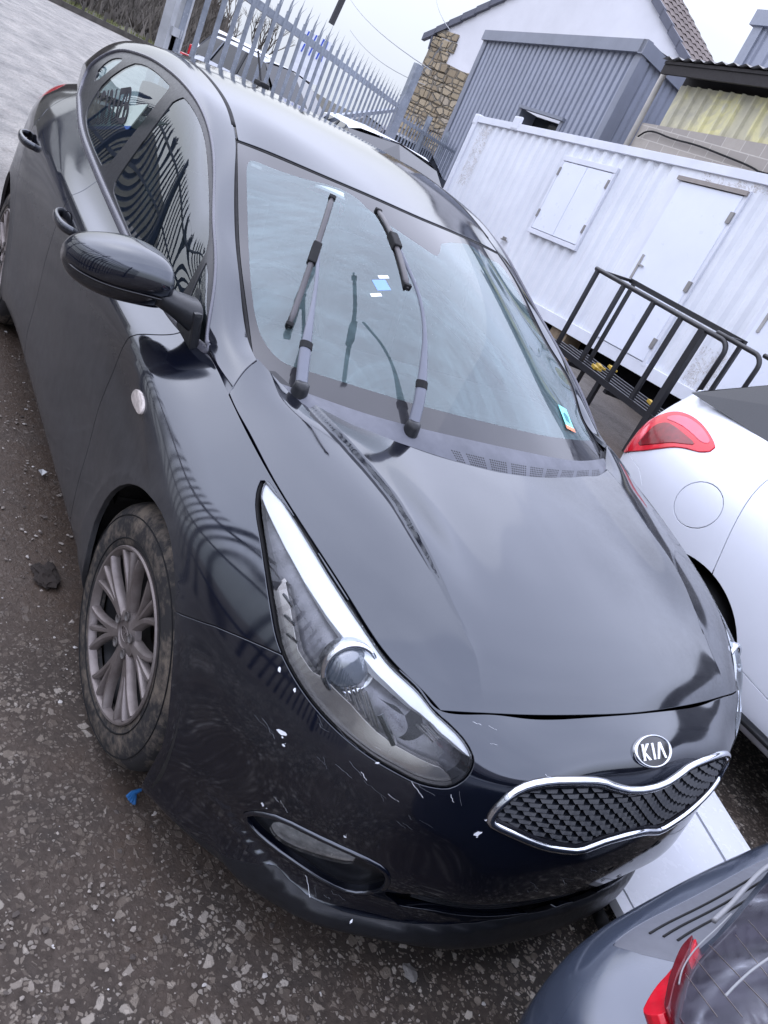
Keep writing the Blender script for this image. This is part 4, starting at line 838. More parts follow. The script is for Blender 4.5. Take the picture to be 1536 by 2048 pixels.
# frame swept as a flattened bar following the surface normal
def strap(name,pts,nn_,w,h,m,parent,closed=True,wf=None):
    n=len(pts);V=[];F=[];prof=[(-1,-1),(-1,.2),(-.55,.85),(0,1.0),(.55,.85),(1,.2),(1,-1)]
    for i in range(n):
        t=(pts[(i+1)%n]-pts[i-1]) if closed else pts[min(i+1,n-1)]-pts[max(i-1,0)];t=t/np.linalg.norm(t);s_=np.cross(nn_[i],t);s_/=np.linalg.norm(s_);ww=w*(wf[i] if wf is not None else 1)
        for a,c_ in prof:V.append(pts[i]+s_*a*ww+nn_[i]*c_*h)
    k=len(prof)
    for i in range(n if closed else n-1):
        for j in range(k-1):F.append((i*k+j,i*k+j+1,((i+1)%n)*k+j+1,((i+1)%n)*k+j))
    o=mesh(name,V,F,m,parent);smooth_angle(o,50);return o
for P_,N_2,wf,sd in MLD: strap('window_moulding',P_,N_2,.0105,.006,BELT,car,True,wf)
strap('grille_frame',pts,nn_,.0085,.007,CHROME,car)
pts2,nn2=oframe(chaikin(GR,1)*1.0,.012,-.004);strap('grille_frame_base',pts2,nn2,.0135,.006,GLOSSTRIM,car)
# honeycomb scales
b=B();row=0;v=.135
GPI=chaikin(GR,1)
while v<.385:
    off=0 if row%2 else .0215
    for k in range(-12,13):
        u=k*.043+off
        if not inpoly(np.array([[u,v]]),GPI)[0] or not inpoly(np.array([[u,v+.012]]),GPI)[0]:continue
        hw=.0172;hv=.0086;tp=.0055
        cell=[(-hw,0),(-hw+tp,-hv),(hw-tp,-hv),(hw,0),(hw-tp,hv),(-hw+tp,hv)]
        uu=np.array([u+a for a,_ in cell]);v_=np.array([v+c_ for _,c_ in cell]);p,_n=oframe(np.stack([uu,v_],1),99,0)if 0 else (None,None)
        sg=np.where(uu<0,-1,1)[:,None]*np.array([[0,1,0]])+np.array([[1,0,1]])
        pO=O(np.abs(uu),v_)*sg;nO=O.normal(np.abs(uu)+1e-4,v_)*flips['O']*sg
        tilt=np.array([.000,-.008 if 0 else -.002,-.002,.000,.004,.004])
        top=pO+nO*(-.012+np.array([.004,-.006,-.006,.004,.009,.009]))[:,None];bot=pO-nO*.034
        cm=top.mean(0)+nO.mean(0)*.0025
        V=[tuple(x) for x in top]+[tuple(x) for x in bot]+[tuple(cm)]
        b.add(V,[(i,(i+1)%6,12) for i in range(6)]+[((i+1)%6,i,6+i,6+(i+1)%6) for i in range(6)])
    v+=.0178*.5 if 0 else .0172;row+=1
b.build('grille_mesh',mat('satin grille plastic',(.010,.012,.017),.36,spec=.5,var=.15),car)
# ---- badge
P0,n0=O(T['badge'][:1,0]*0,T['badge'][:1,1])[0],None
n0=O.normal(np.array([.001]),T['badge'][:1,1])[0]*flips['O'];P0[1]=0;n0[1]=0;n0/=np.linalg.norm(n0);n0=Vector(n0);tx=Vector((0,1,0));ty=n0.cross(tx) if 0 else Vector((-n0.z,0,n0.x))
def bfn(a_,c_):return lambda rr,an,h:tuple(Vector(P0)+tx*(rr*a_*math.cos(an))+ty*(rr*c_*math.sin(an))+n0*h)
bd=B();bd.lathe([(1,-.004),(1.,.003),(.97,.0058),(.91,.006),(.88,.0035)],56,bfn(.0655,.034));BG=bd.build('badge',CHROME,car,smooth=True)
bd=B();bd.lathe([(.89,.003),(.6,.0045),(.3,.0052),(.01,.0054)],48,bfn(.0655,.034));bd.build('badge_face',GLOSSTRIM,BG,smooth=True)
bd=B()
def glyph(polys,ox):
    for pl_ in polys:bd.prism([Vector(P0)+tx*((x+ox)*-1 if 0 else (x+ox))+ty*y+n0*.0048 for x,y in pl_],n0*.0028)
h2=.0165;w_=.0068
glyph([[(0,-h2),(w_,-h2),(w_,h2),(0,h2)],[(w_,.002),(w_,-.004),(.017,-h2),(.0265,-h2)],[(w_,.004),(w_,-.002),(.0265,h2),(.017,h2)]],-.0445)
glyph([[(0,-h2),(w_,-h2),(w_,h2),(0,h2)]],-.0095)
glyph([[(0,-h2),(w_*1.05,-h2),(.0165,h2*.45),(.0165,h2),(.012,h2)],[(.0165,h2),(.0165,h2*.45),(.0265,-h2),(.0335,-h2),(.021,h2)]],.0035)
bd.build('badge_lettering',mat('silver lettering',(.85,.86,.88),.2,metal=.6,var=.02),BG)
FOGR=mat('fluted fog reflector',(.80,.82,.85),.22,metal=.55,var=.45,scale=38)
# ---- fog lamp pockets, lower intake
for sd in(-1,1):
    q=patch('O',.45,.88,.44,.72,.008);r_=region(q,T['fog'],1);fp=panel('fog_lamp_pocket',q,[f_ for f_,k in zip(q.F,r_) if k],TRIM,car,sd,.001,-.022,False)
    pts=dense(chaikin(T['fog'],1),.015);p=O(pts[:,0],pts[:,1]);n_=O.normal(pts[:,0],pts[:,1])*flips['O'];s3=np.array([1,1,1]) if sd<0 else np.array([1,-1,1]);n=len(pts)
    V=[tuple(x) for x in(p*s3)]+[tuple(x) for x in((p-n_*.023)*s3)];F=[(i,(i+1)%n,n+(i+1)%n,n+i) for i in range(n)];mesh('pocket_wall',V,F,TRIM,fp,smooth=True)
    strap('pocket_rim',(p+n_*.001)*s3,n_*s3,.006,.004,PAINT,fp)
    q=patch('O',.50,.86,.46,.66,.008);r_=region(q,T['foglens'],1);panel('fog_lamp',q,[f_ for f_,k in zip(q.F,r_) if k],LENSGLASS,fp,sd,.004,-.004,True)
    q=patch('O',.50,.86,.46,.66,.008);r_=region(q,T['foglens'],1);panel('fog_reflector',q,[f_ for f_,k in zip(q.F,r_) if k],FOGR,fp,sd,.001,-.010,False)
q=patch('O',0,.55,.48,.70,.012);r_=region(q,IN,0);centre_part('lower_intake',q,[f_ for f_,k in zip(q.F,r_) if k],VOID,car,.001,-.04)
b=B()
for k in range(7):
    v=.555+k*.015
    uu=np.linspace(-.44,.44,40);sg=np.where(uu<0,-1,1)[:,None]*np.array([[0,1,0]])+np.array([[1,0,1]]);p=(O(np.abs(uu),np.full(40,v))-O.normal(np.abs(uu)+1e-4,np.full(40,v))*flips['O']*.018)*sg;b.tube([tuple(x) for x in p],.0035,5)
b.build('intake_slats',TRIM,car)
# ---------------------------------------------------------------- wheels
def tyre_mat():
    m=newmat('dusty tyre rubber');b=NB(m);c=coords(b)
    n1=noise(b,7,6,.7,c);n2=noise(b,45,5,.7,c)
    f_=ramp(b,math_(b,'MULTIPLY',n1.outputs[0],math_(b,'ADD',n2.outputs[0],.45)),[(.42,0.),(.62,1.)]).outputs[0]
    col=mixc(b,math_(b,'MULTIPLY',f_,.7),(.030,.029,.030),(.20,.165,.13));finish(b,col,.8,0,n2.outputs[0],.35,.003,.25);return m
TYRE=tyre_mat()
def cover_mat():
    m=newmat('dirty wheel cover paint');b=NB(m);c=coords(b);n1=noise(b,9,5,.7,c)
    sx=b.n('ShaderNodeSeparateXYZ');b.l(c,sx.inputs[0])
    col=ramp(b,n1.outputs[0],[(.3,(.13,.108,.10)),(.7,(.27,.24,.23))]).outputs[0];finish(b,col,.42,.5,noise(b,90,3,.6,c).outputs[0],.15,.002,.5);return m
COVER=cover_mat()
def make_wheel():
    "axis along y, outer face towards -y, centre at the origin"
    t=bpy.data.objects.new('wheel',None);link(t,car)
    fn=lambda rr,a,h:(rr*math.cos(a),h,rr*math.sin(a))
    b=B();b.lathe([(.198,.10),(.205,.085),(.25,.10),(.30,.095),(.313,.075),(.317,.03),(.3165,-.045),(.312,-.062),(.303,-.075),(.290,-.084),(.268,-.0905),(.243,-.092),(.224,-.089),(.212,-.085),(.206,-.080),(.198,-.06)],96,fn)
    o=b.build('tyre',TYRE,t,smooth=True)
    b=B()      # circumferential grooves and raised sidewall rings
    for y in(-.03,0,.03):b.lathe([(.3185,y-.004),(.3192,y-.002),(.3192,y+.002),(.3185,y+.004)],96,fn)
    b.lathe([(.284,-.0860),(.2845,-.0882),(.2825,-.0888),(.2815,-.0870)],96,fn);b.lathe([(.229,-.0895),(.230,-.0915),(.2275,-.0918),(.226,-.0890)],96,fn)
    b.build('tread_bands',RUBBER,o,smooth=True)
    b=B();b.lathe([(.21,-.05),(.19,-.02),(.15,.0),(.03,.0)],48,fn);b.build('steel_rim',mat('dark steel wheel',(.02,.02,.022),.5,metal=.4),t,smooth=True)
    b=B();b.lathe([(.2085,-.078),(.2105,-.0885),(.2075,-.0925),(.2025,-.0915),(.1985,-.086),(.1965,-.072)],96,fn)
    b.lathe([(.060,-.060),(.058,-.074),(.046,-.079),(.0335,-.0795),(.0325,-.076),(.03,-.0755),(.0005,-.0745)],48,fn)
    # spokes: seven forked pairs, tapering and dished
    def yy(r_):return -.0755-.012*sstep(r_,.05,.20)
    def bar(a0,a1,r0,r1,w0,w1,dep=.018):
        n=9;V=[];F=[]
        for i in range(n):
            k=i/(n-1);r_=r0+(r1-r0)*k;a=a0+(a1-a0)*(k**1.25);w=w0+(w1-w0)*k;rad=np.array([math.cos(a),0,math.sin(a)]);tan=np.array([-math.sin(a),0,math.cos(a)]);y=float(yy(r_))
            for s_,dy in((-1,dep),(-.92,.002),(-.45,-.0035),(.45,-.0035),(.92,.002),(1,dep)):V.append(rad*r_+tan*w*s_+np.array([0,y+dy,0]))
        for i in range(n-1):
            for j in range(5):F.append((i*6+j,i*6+j+1,(i+1)*6+j+1,(i+1)*6+j))
        b.add(V,F)
    for k in range(7):
        a=2*math.pi*k/7+.20
        bar(a-.05,a-.255,.045,.199,.0125,.0072);bar(a+.05,a+.255,.045,.199,.0125,.0072)
        bar(a,a,.05,.199,.0075,.0085,.014)
        bar(a+.0,a+.0,.045,.10,.012,.014,.02)
    o=b.build('wheel_cover',COVER,t);smooth_angle(o,42)
    b=B()
    for k in range(5):
        a=2*math.pi*k/5+.5;cx,cz=.047*math.cos(a),.047*math.sin(a)
        b.lathe([(.0125,-.083),(.0115,-.0845),(.0095,-.083),(.0085,-.070)],18,lambda rr,an,h,cx=cx,cz=cz:(cx+rr*math.cos(an),h,cz+rr*math.sin(an)))
    b.build('lug_pockets',mat('worn lug pocket',(.10,.09,.085),.5),o,smooth=True)
    b=B();b.lathe([(.026,-.0765),(.0255,-.0782),(.0235,-.0786),(.0225,-.0770)],40,lambda rr,an,h:(rr*math.cos(an),h,rr*.62*math.sin(an)));
    # the small embossed lettering of the cap
    for pl_ in([[(-.016,-.006),(-.013,-.006),(-.013,.006),(-.016,.006)],[(-.013,.0015),(-.013,-.0015),(-.0065,-.006),(-.0035,-.006)],[(-.013,.0015),(-.013,-.0015),(-.0035,.006),(-.0065,.006)],[(-.001,-.006),(.002,-.006),(.002,.006),(-.001,.006)],[(.004,-.006),(.0068,-.006),(.0105,.002),(.0105,.006),(.0088,.006)],[(.0105,.006),(.0105,.002),(.0142,-.006),(.017,-.006),(.0122,.006)]]):
        b.prism([(x,-.0752,z) for x,z in pl_],(0,-.0022,0))
    b.build('hub_badge',COVER,o)
    b=B();b.lathe([(.02,.02),(.135,.02),(.135,.032),(.02,.032)],40,fn);b.build('brake_disc',mat('rusty brake disc',(.16,.10,.07),.5,metal=.5,var=.3),t,smooth=False)
    return t
W0=make_wheel();W0.location=(0,-.768,.317);W0.rotation_euler=(0,0,.055)
def copy_tree(o,parent=None):
    c=o.copy();COL.objects.link(c)
    if parent is not None:c.parent=parent
    for ch in list(o.children):copy_tree(ch,c)
    return c
for loc,rz in(((0,.768,.317),math.pi+.055),((-2.65,-.768,.317),0),((-2.65,.768,.317),math.pi)):
    c=copy_tree(W0,car);c.location=loc;c.rotation_euler=(0,0,rz)
for cx in(0,-2.65):
    for sd in(-1,1):
        b=B();fn=lambda rr,a,h,cx=cx:(cx+rr*math.cos(a),h,.315+rr*math.sin(a))
        V=[];F=[];n=40
        for i in range(n+1):
            a=-.25+(math.pi+.5)*i/n
            for y in(.845,.80,.60,.56):V.append((cx+.385*math.cos(a),sd*y,.315+.385*math.sin(a)+(.0)))
        F=[(i*4+j,i*4+j+1,(i+1)*4+j+1,(i+1)*4+j) for i in range(n) for j in range(3)];b.add(V,F)
        b.add([(cx+.385*math.cos(-.25+(math.pi+.5)*i/n),sd*.56,.315+.385*math.sin(-.25+(math.pi+.5)*i/n)) for i in range(n+1)],[tuple(range(n+1))])
        for k in range(9):   # moulded ribs of the liner
            a=.3+k*.3;b.beam((cx+.380*math.cos(a),sd*.84,.315+.380*math.sin(a)),(cx+.380*math.cos(a),sd*.60,.315+.380*math.sin(a)),.012,.008)
        b.build('wheel_arch_liner',mat('dusty arch liner',(.022,.020,.019),.8,var=.3,scale=15),car)
# ---------------------------------------------------------------- mirrors, handles, repeaters
def loft(secs,n,m,name,parent,sd,ridge=False):
    V=[];F=[]
    for cx,y,cz,rx,rz,p_ in secs:
        for j in range(n):
            a=2*math.pi*j/n;ca,sa=math.cos(a),math.sin(a);e=2/p_
            xx=rx*math.copysign(abs(ca)**e,ca);zz=rz*math.copysign(abs(sa)**e,sa)
            if ridge:
                k_=zz/rz
                if k_<-.15: xx*=1-.30*min(1,(-.15-k_)/.25) if ca>0 else 1
            V.append((cx+xx,sd*y,cz+zz))
    k=len(secs)
    F=[(i*n+j,i*n+(j+1)%n,(i+1)*n+(j+1)%n,(i+1)*n+j) for i in range(k-1) for j in range(n)]+[tuple(range(n))[::-1],tuple((k-1)*n+j for j in range(n))]
    o=mesh(name,V,F,m,parent);smooth_angle(o,60);return o
def interp_secs(S_,k=6):
    S_=np.array(S_,float);t=np.arange(len(S_));K=_nat(t.astype(float));x=np.linspace(0,len(S_)-1,(len(S_)-1)*k+1);return _basis(t.astype(float),K,x)@S_
MSEC=interp_secs([(-.462,.838,1.016,.060,.046,2.6),(-.480,.856,1.020,.086,.062,2.9),(-.503,.905,1.018,.100,.070,3.0),(-.524,.958,1.010,.098,.069,2.9),(-.548,1.003,1.002,.084,.060,2.7),(-.572,1.036,.996,.058,.044,2.5),(-.588,1.052,.993,.026,.020,2.2)])
for sd in(-1,):
    mr=loft(MSEC,72,PAINT,'door_mirror',car,sd,True)
    b=B();ps=[(c_[0]+c_[3]*.90,sd*c_[1],c_[2]-c_[4]*.30) for c_ in MSEC[3:-4]];b.tube(ps,[.0045]*len(ps),6,flat=.6);b.build('mirror_trim_groove',GLOSSTRIM,mr,smooth=True)
    bs=interp_secs([(-.395,.775,.985,.060,.040,2.6),(-.405,.80,.990,.055,.034,2.6),(-.425,.83,.995,.050,.028,2.4),(-.445,.862,1.0,.045,.026,2.2)],4);loft(bs,24,TRIM,'mirror_arm',mr,sd)
    # sail plate under the arm
    b=B();b.box((-.402,sd*.779,.965),(.13,.022,.095),Matrix.Rotation(-.18*sd,3,'X'),bev=.009);b.build('mirror_foot',TRIM,mr)
    b=B();b.lathe([(.001,0),(.5,0),(.97,0),(1,.004)],30,lambda rr,a,h:(-.606+h+.028*0,sd*(.945+.082*rr*math.cos(a)),1.008+.054*rr*math.sin(a)));b.build('mirror_glass',CHROME,mr)
for sd in(-1,1):
    for cx,y,z,rot in((-1.385,.884,.868,.03),(-2.36,.888,.905,.06)):
        b=B();L_=.105;dz=rot*L_
        pts=[(cx+L_,sd*(y-.018),z-dz*.6),(cx+L_*.92,sd*(y+.012),z-dz*.5),(cx+L_*.6,sd*(y+.030),z-dz*.3),(cx,sd*(y+.036),z),(cx-L_*.6,sd*(y+.030),z+dz*.3),(cx-L_*.92,sd*(y+.012),z+dz*.5),(cx-L_,sd*(y-.018),z+dz*.6)]
        pts=[tuple(x) for x in chaikin(np.array(pts),2,False)]
        b.tube(pts,[.013+.004*math.sin(math.pi*i/(len(pts)-1)) for i in range(len(pts))],12,flat=.62,up=(0,1,0));h_=b.build('door_handle',PAINT,car,smooth=True)
        b=B();b.lathe([(.0,-.012),(.6,-.010),(.9,-.004),(1.02,.002)],28,lambda rr,a,h:(cx+.062*rr*math.cos(a),sd*(y+h),z+.030*rr*math.sin(a)));b.build('handle_recess',VOID,h_,smooth=True)
    rp_=T['repeater'];q=patch('O',1.5,1.8,.14,.30,.006);r_=region(q,rp_,2);fs=[f_ for f_,k in zip(q.F,r_) if k]
    rep=panel('side_repeater',q,fs,mat('clear orange repeater',(.62,.56,.52),.12,spec=.8,var=.35,scale=90),car,sd,.012,.006,True)
# ---------------------------------------------------------------- wipers, raised off the glass
def wiper(pivot,elbow,mid,head,b0,b1,clip):
    w=B();P=[Vector(p) for p in(pivot,elbow,mid,head)]
    pts=chaikin(np.array([tuple(p) for p in P]),3,False);n=len(pts);rad=[.0155-.0100*sstep(i/(n-1),.30,.62) for i in range(n)]
    w.tube([tuple(x) for x in pts],rad,10,flat=.55,up=(0,0,1));arm=w.build('wiper_arm',ARM,car,smooth=True)
    w=B();w.lathe([(.001,.016),(.012,.016),(.018,.012),(.020,.0),(.022,-.02)],24,lambda r_,a,h:(pivot[0]+r_*math.cos(a),pivot[1]+r_*math.sin(a),pivot[2]+h));w.build('wiper_spindle',TRIM,arm,smooth=True)
    j=pts[int(n*.36)];w=B();w.tube([tuple(j-np.array([0,0,.0])),tuple(pts[int(n*.36)+1])],.0168,10,flat=.6);w.build('arm_hinge',RUBBER,arm)
    a,c=Vector(b0),Vector(b1);mid_=(a+c)/2;
    bend=Vector((0,0,1))*.012+Vector((.6,0,.4))*.006
    bp_=[tuple(a.lerp(c,t)+bend*(4*t*(1-t))) for t in np.linspace(0,1,15)]
    w=B();w.tube(bp_,[.004]+[.0085]*13+[.004],6,flat=.8,up=(.6,0,.8));bl=w.build('wiper_blade',mat('wiper spoiler plastic',(.085,.08,.085),.4,spec=.5,var=.2),car,smooth=True)
    dn=(Vector((-.75,0,-.66))*.013)
    w=B();w.tube([tuple(Vector(p)+dn) for p in bp_],.0035,5);w.build('blade_rubber',RUBBER,bl)
    w=B();m_=Vector(bp_[7]);ax=(c-a).normalized();w.beam(m_-ax*.035,m_+ax*.035,.024,.022,(0,0,1));w.build('blade_clip',RUBBER,bl,bevel=.004)
    w=B()
    for e_,s_ in((a,1),(c,-1)):w.beam(e_,e_+ax*.012*s_,.020,.016)
    w.build('blade_end_cap',RUBBER,bl,bevel=.003)
wiper((-.138,-.575,.965),(-.215,-.560,1.035),(-.375,-.505,1.150),(-.500,-.474,1.222),(-.640,-.415,1.338),(-.322,-.565,1.046),None)
wiper((-.052,-.285,.965),(-.105,-.265,1.045),(-.265,-.240,1.205),(-.405,-.305,1.308),(-.578,-.304,1.356),(-.196,-.374,1.256),None)
# ---------------------------------------------------------------- cabin
CAB=mat('grey cabin cloth',(.09,.095,.10),.9,var=.2,scale=40);DASH=mat('dark dash plastic',(.035,.037,.04),.6,var=.2)
b=B();b.box((-1.45,0,.30),(2.5,1.35,.06));b.build('cabin_floor',CAB,car)
b=B();b.prism([(-.36,-.66,.70),(-.36,-.66,.86),(-.32,-.66,.935),(-.45,-.66,.965),(-.62,-.66,.95),(-.72,-.66,.88),(-.70,-.66,.62)],(0,1.32,0));b.build('dashboard',DASH,car,bevel=.02)
def seat(y,x,wid=.46,parent=car):
    s_=bpy.data.objects.new('seat',None);link(s_,parent)
    b=B();b.box((x,y,.52),(.50,wid,.16),bev=.04);b.build('seat_cushion',CAB,s_)
    b=B();b.box((x-.33,y,.83),(.14,wid,.60),Matrix.Rotation(-.28,3,'Y'),bev=.045);b.build('seat_back',CAB,s_)
    b=B();b.box((x-.45,y,1.20),(.10,.26,.17),Matrix.Rotation(-.15,3,'Y'),bev=.035);b.build('headrest',CAB,s_)
    return s_
seat(-.37,-1.25);seat(.37,-1.25);seat(-.33,-2.15,.62);seat(.33,-2.15,.62)
b=B();C0=Vector((-.80,-.37,.90));ax=Vector((.55,0,.40)).normalized();xa=Vector((0,1,0));ya=ax.cross(xa)
b.tube([tuple(C0+xa*(.185*math.cos(t))+ya*(.185*math.sin(t))) for t in np.linspace(0,2*math.pi,40)[:-1]],.014,8,closed=True)
for t in(0,math.pi,-math.pi/2):b.beam(C0,C0+xa*(.18*math.cos(t))+ya*(.18*math.sin(t)),.03,.015)
b.build('steering_wheel',DASH,car,smooth=False)
b=B();b.box((-.93,0,1.275),(.025,.24,.065),Matrix.Rotation(.3,3,'Y'),bev=.012);b.tube([(-.90,0,1.30),(-.86,0,1.34)],.008,6);b.build('interior_mirror',GLOSSTRIM,car)
# grey parcel shelf and head lining
b=B();b.box((-2.75,0,1.08),(.5,1.15,.02));b.build('parcel_shelf',CAB,car)
# registration plate lying against the inside of the rear door window
PL=thing('number_plate','pale number plate with dark characters and a blue strip behind the rear door glass','plate')
def text_poly(s,size,origin,xdir,ydir,depth,m,name,parent,space=1.0):
    cu=bpy.data.curves.new(name,'FONT');cu.body=s;cu.size=size;cu.extrude=depth;cu.offset=size*.018;cu.space_character=space;ob=bpy.data.objects.new(name,cu);COL.objects.link(ob)
    dg=bpy.context.evaluated_depsgraph_get();dg.update();me=bpy.data.meshes.new_from_object(ob.evaluated_get(dg));bpy.data.objects.remove(ob);bpy.data.curves.remove(cu)
    x=Vector(xdir).normalized();y=Vector(ydir);y=(y-x*y.dot(x)).normalized();z=x.cross(y)
    for v in me.vertices:v.co=Vector(origin)+x*v.co.x+y*v.co.y*1.35+z*v.co.z
    me.materials.clear();me.materials.append(m);o=bpy.data.objects.new(name,me);link(o,parent);return o
PQ=[Vector(p) for p in PLATEQ]   # bottom-left, bottom-right, top-left as seen from outside
xd=(PQ[1]-PQ[0]);yd=(PQ[2]-PQ[0]);nrm=xd.cross(yd).normalized();W_=xd.length;H_=yd.length
b=B();b.prism([PQ[0],PQ[1],PQ[1]+yd,PQ[2]],-nrm*.004);b.build('plate_board',mat('pale plate board',(.62,.74,.66),.3,var=.05),PL)
b=B();b.prism([PQ[0]-yd*.16+nrm*.001,PQ[1]-yd*.16+nrm*.001,PQ[1]+nrm*.001,PQ[0]+nrm*.001],-nrm*.004);b.build('blue_strip',mat('blue plastic strip',(.03,.12,.42),.4),PL)
text_poly('LG13 UZB',H_*.80,PQ[0]+xd*.05+yd*.14+nrm*.003,xd,yd,.0008,mat('plate lettering',(.02,.022,.03),.4),'plate_lettering',PL,.86)
# stickers on the glass
def wpt(px):u,v=px;P_=Wn(np.array([u]),np.array([v]))[0];n_=Wn.normal(np.array([u]),np.array([v]))[0]*flips['Wn'];return Vector(P_),Vector(n_)
def sticker(name,uv0,w,h,m,lab,rot=0.,parent=None,lift=-.003):
    P_,n_=wpt(uv0);x=Vector((0,1,0));x=(x-n_*x.dot(n_)).normalized();y=n_.cross(x);c,s_=math.cos(rot),math.sin(rot);x,y=x*c+y*s_,y*c-x*s_
    b=B();P_=P_+n_*lift;b.prism([P_-x*w/2-y*h/2,P_+x*w/2-y*h/2,P_+x*w/2+y*h/2,P_-x*w/2+y*h/2],n_*.0008);return b.build(name,m,parent),P_,x,y,n_
WSO=WS
o,P_,x_,y_,n_=sticker('permit_sticker',T['stk'][0],.052,.085,mat('cyan sticker',(.25,.80,.78),.4),'',0.,WSO,.001)
o2,*_=sticker('permit_sticker',T['stk'][1],.055,.014,mat('orange sticker edge',(.85,.25,.12),.4),'',0.,WSO,.002)
b=B();b.prism([P_+x_*a+y_*c+n_*.0012 for a,c in((-.012,-.015),(.010,-.02),(.014,.008),(.0,.02),(-.014,.012))],n_*.0006);b.build('sticker_print',mat('dark sticker print',(.05,.2,.22),.5),o)
sticker('paper_slip',T['stk'][2],.035,.012,mat('white paper slip',(.8,.84,.86),.6),'',.2,WSO,-.004);sticker('paper_slip',T['stk'][3],.035,.012,MATS['white paper slip'],'',.2,WSO,-.004);sticker('paper_slip',T['stk'][4],.045,.04,mat('blue paper slip',(.22,.38,.75),.6),'',.2,WSO,-.0045)
# roof aerial base
b=B();b.box((-2.45,0,1.478),(.09,.05,.03),bev=.012);b.tube([(-2.47,0,1.49),(-2.62,0,1.60)],.005,6);b.build('aerial',RUBBER,ROOF)
# ---- crash damage: scuffs, flakes, bare plastic on the bumper skin
def flake(u,v,r_,k,m,lift=.0012,stretch=1.,ang=0.):
    n=k;a0=rng.rand()*6.28;rr=r_*(.45+.75*rng.rand(n));V=[]
    for i in range(n):
        a=a0+2*math.pi*i/n;x,y=rr[i]*math.cos(a)*stretch,rr[i]*math.sin(a);V.append((u+x*math.cos(ang)-y*math.sin(ang),v+x*math.sin(ang)+y*math.cos(ang)))
    V=np.array(V);P_=O(V[:,0],V[:,1])+O.normal(V[:,0],V[:,1])*flips['O']*lift;return P_
FL=mat('flaked white filler',(.78,.80,.84),.6,var=.1);SC1=mat('grey scrape',(.17,.18,.20),.7,var=.3,scale=120)
def bit(name,P_,m):
    b=B();n=len(P_);b.add([tuple(q) for q in P_],[tuple(range(n))]);b.build(name,m,BUMP)
DK=mat('bare dark plastic',(.006,.006,.007),.7)
for px,(u,v) in zip(T['_dmgpx'],T['dmg']):
    kind,r_=px
    if kind=='f':
        bit('paint_flake',flake(u,v,r_*.6,9,FL,.0015,1.7,rng.rand()*3),FL);bit('paint_flake',flake(u+rng.randn()*r_*.6,v+rng.randn()*r_*.6,r_*.2,6,FL,.0015,1.5,rng.rand()*3),FL)
    elif kind=='d':
        bit('bare_patch',flake(u,v,r_,11,DK,.0012,1.8,.4),DK)
    else:
        for q in range(2):
            # a thin broken scratch line, most of them running along the impact
            a0=.55+rng.randn()*.35;L_=r_*(.5+rng.rand());k=7;t=np.linspace(-1,1,k);uu=u+rng.randn()*r_*.5+t*L_*math.cos(a0)*.6;vv=v+rng.randn()*r_*.3-t*L_*math.sin(a0)*.6+rng.randn(k)*r_*.06;wd=r_*.018*(.5+rng.rand())
            U_=np.r_[uu,uu[::-1]+wd];V_=np.r_[vv,vv[::-1]+wd];P_=O(U_,V_)+O.normal(U_,V_)*flips['O']*.001
            b=B();b.add([tuple(q_) for q_ in P_],[(i,i+1,2*k-2-i,2*k-1-i) for i in range(k-1)]);b.build('paint_scrape',FL if rng.rand()<.35 else SC1,BUMP)
# torn paint edge at the foot of the pillar
for k in range(0):
    q=.02+.010*k;uu=.115+.012*math.sin(k*2.1)+.004*k;P0=G(np.array([uu,uu+.004,uu+.002]),np.array([q+.17,q+.172,q+.182]));nq=G.normal(np.array([uu]*3),np.array([q+.17]*3))*flips['G'];b=B();b.add([tuple(x) for x in P0+nq*.001],[(0,1,2)]);b.build('torn_paint',FL,car)
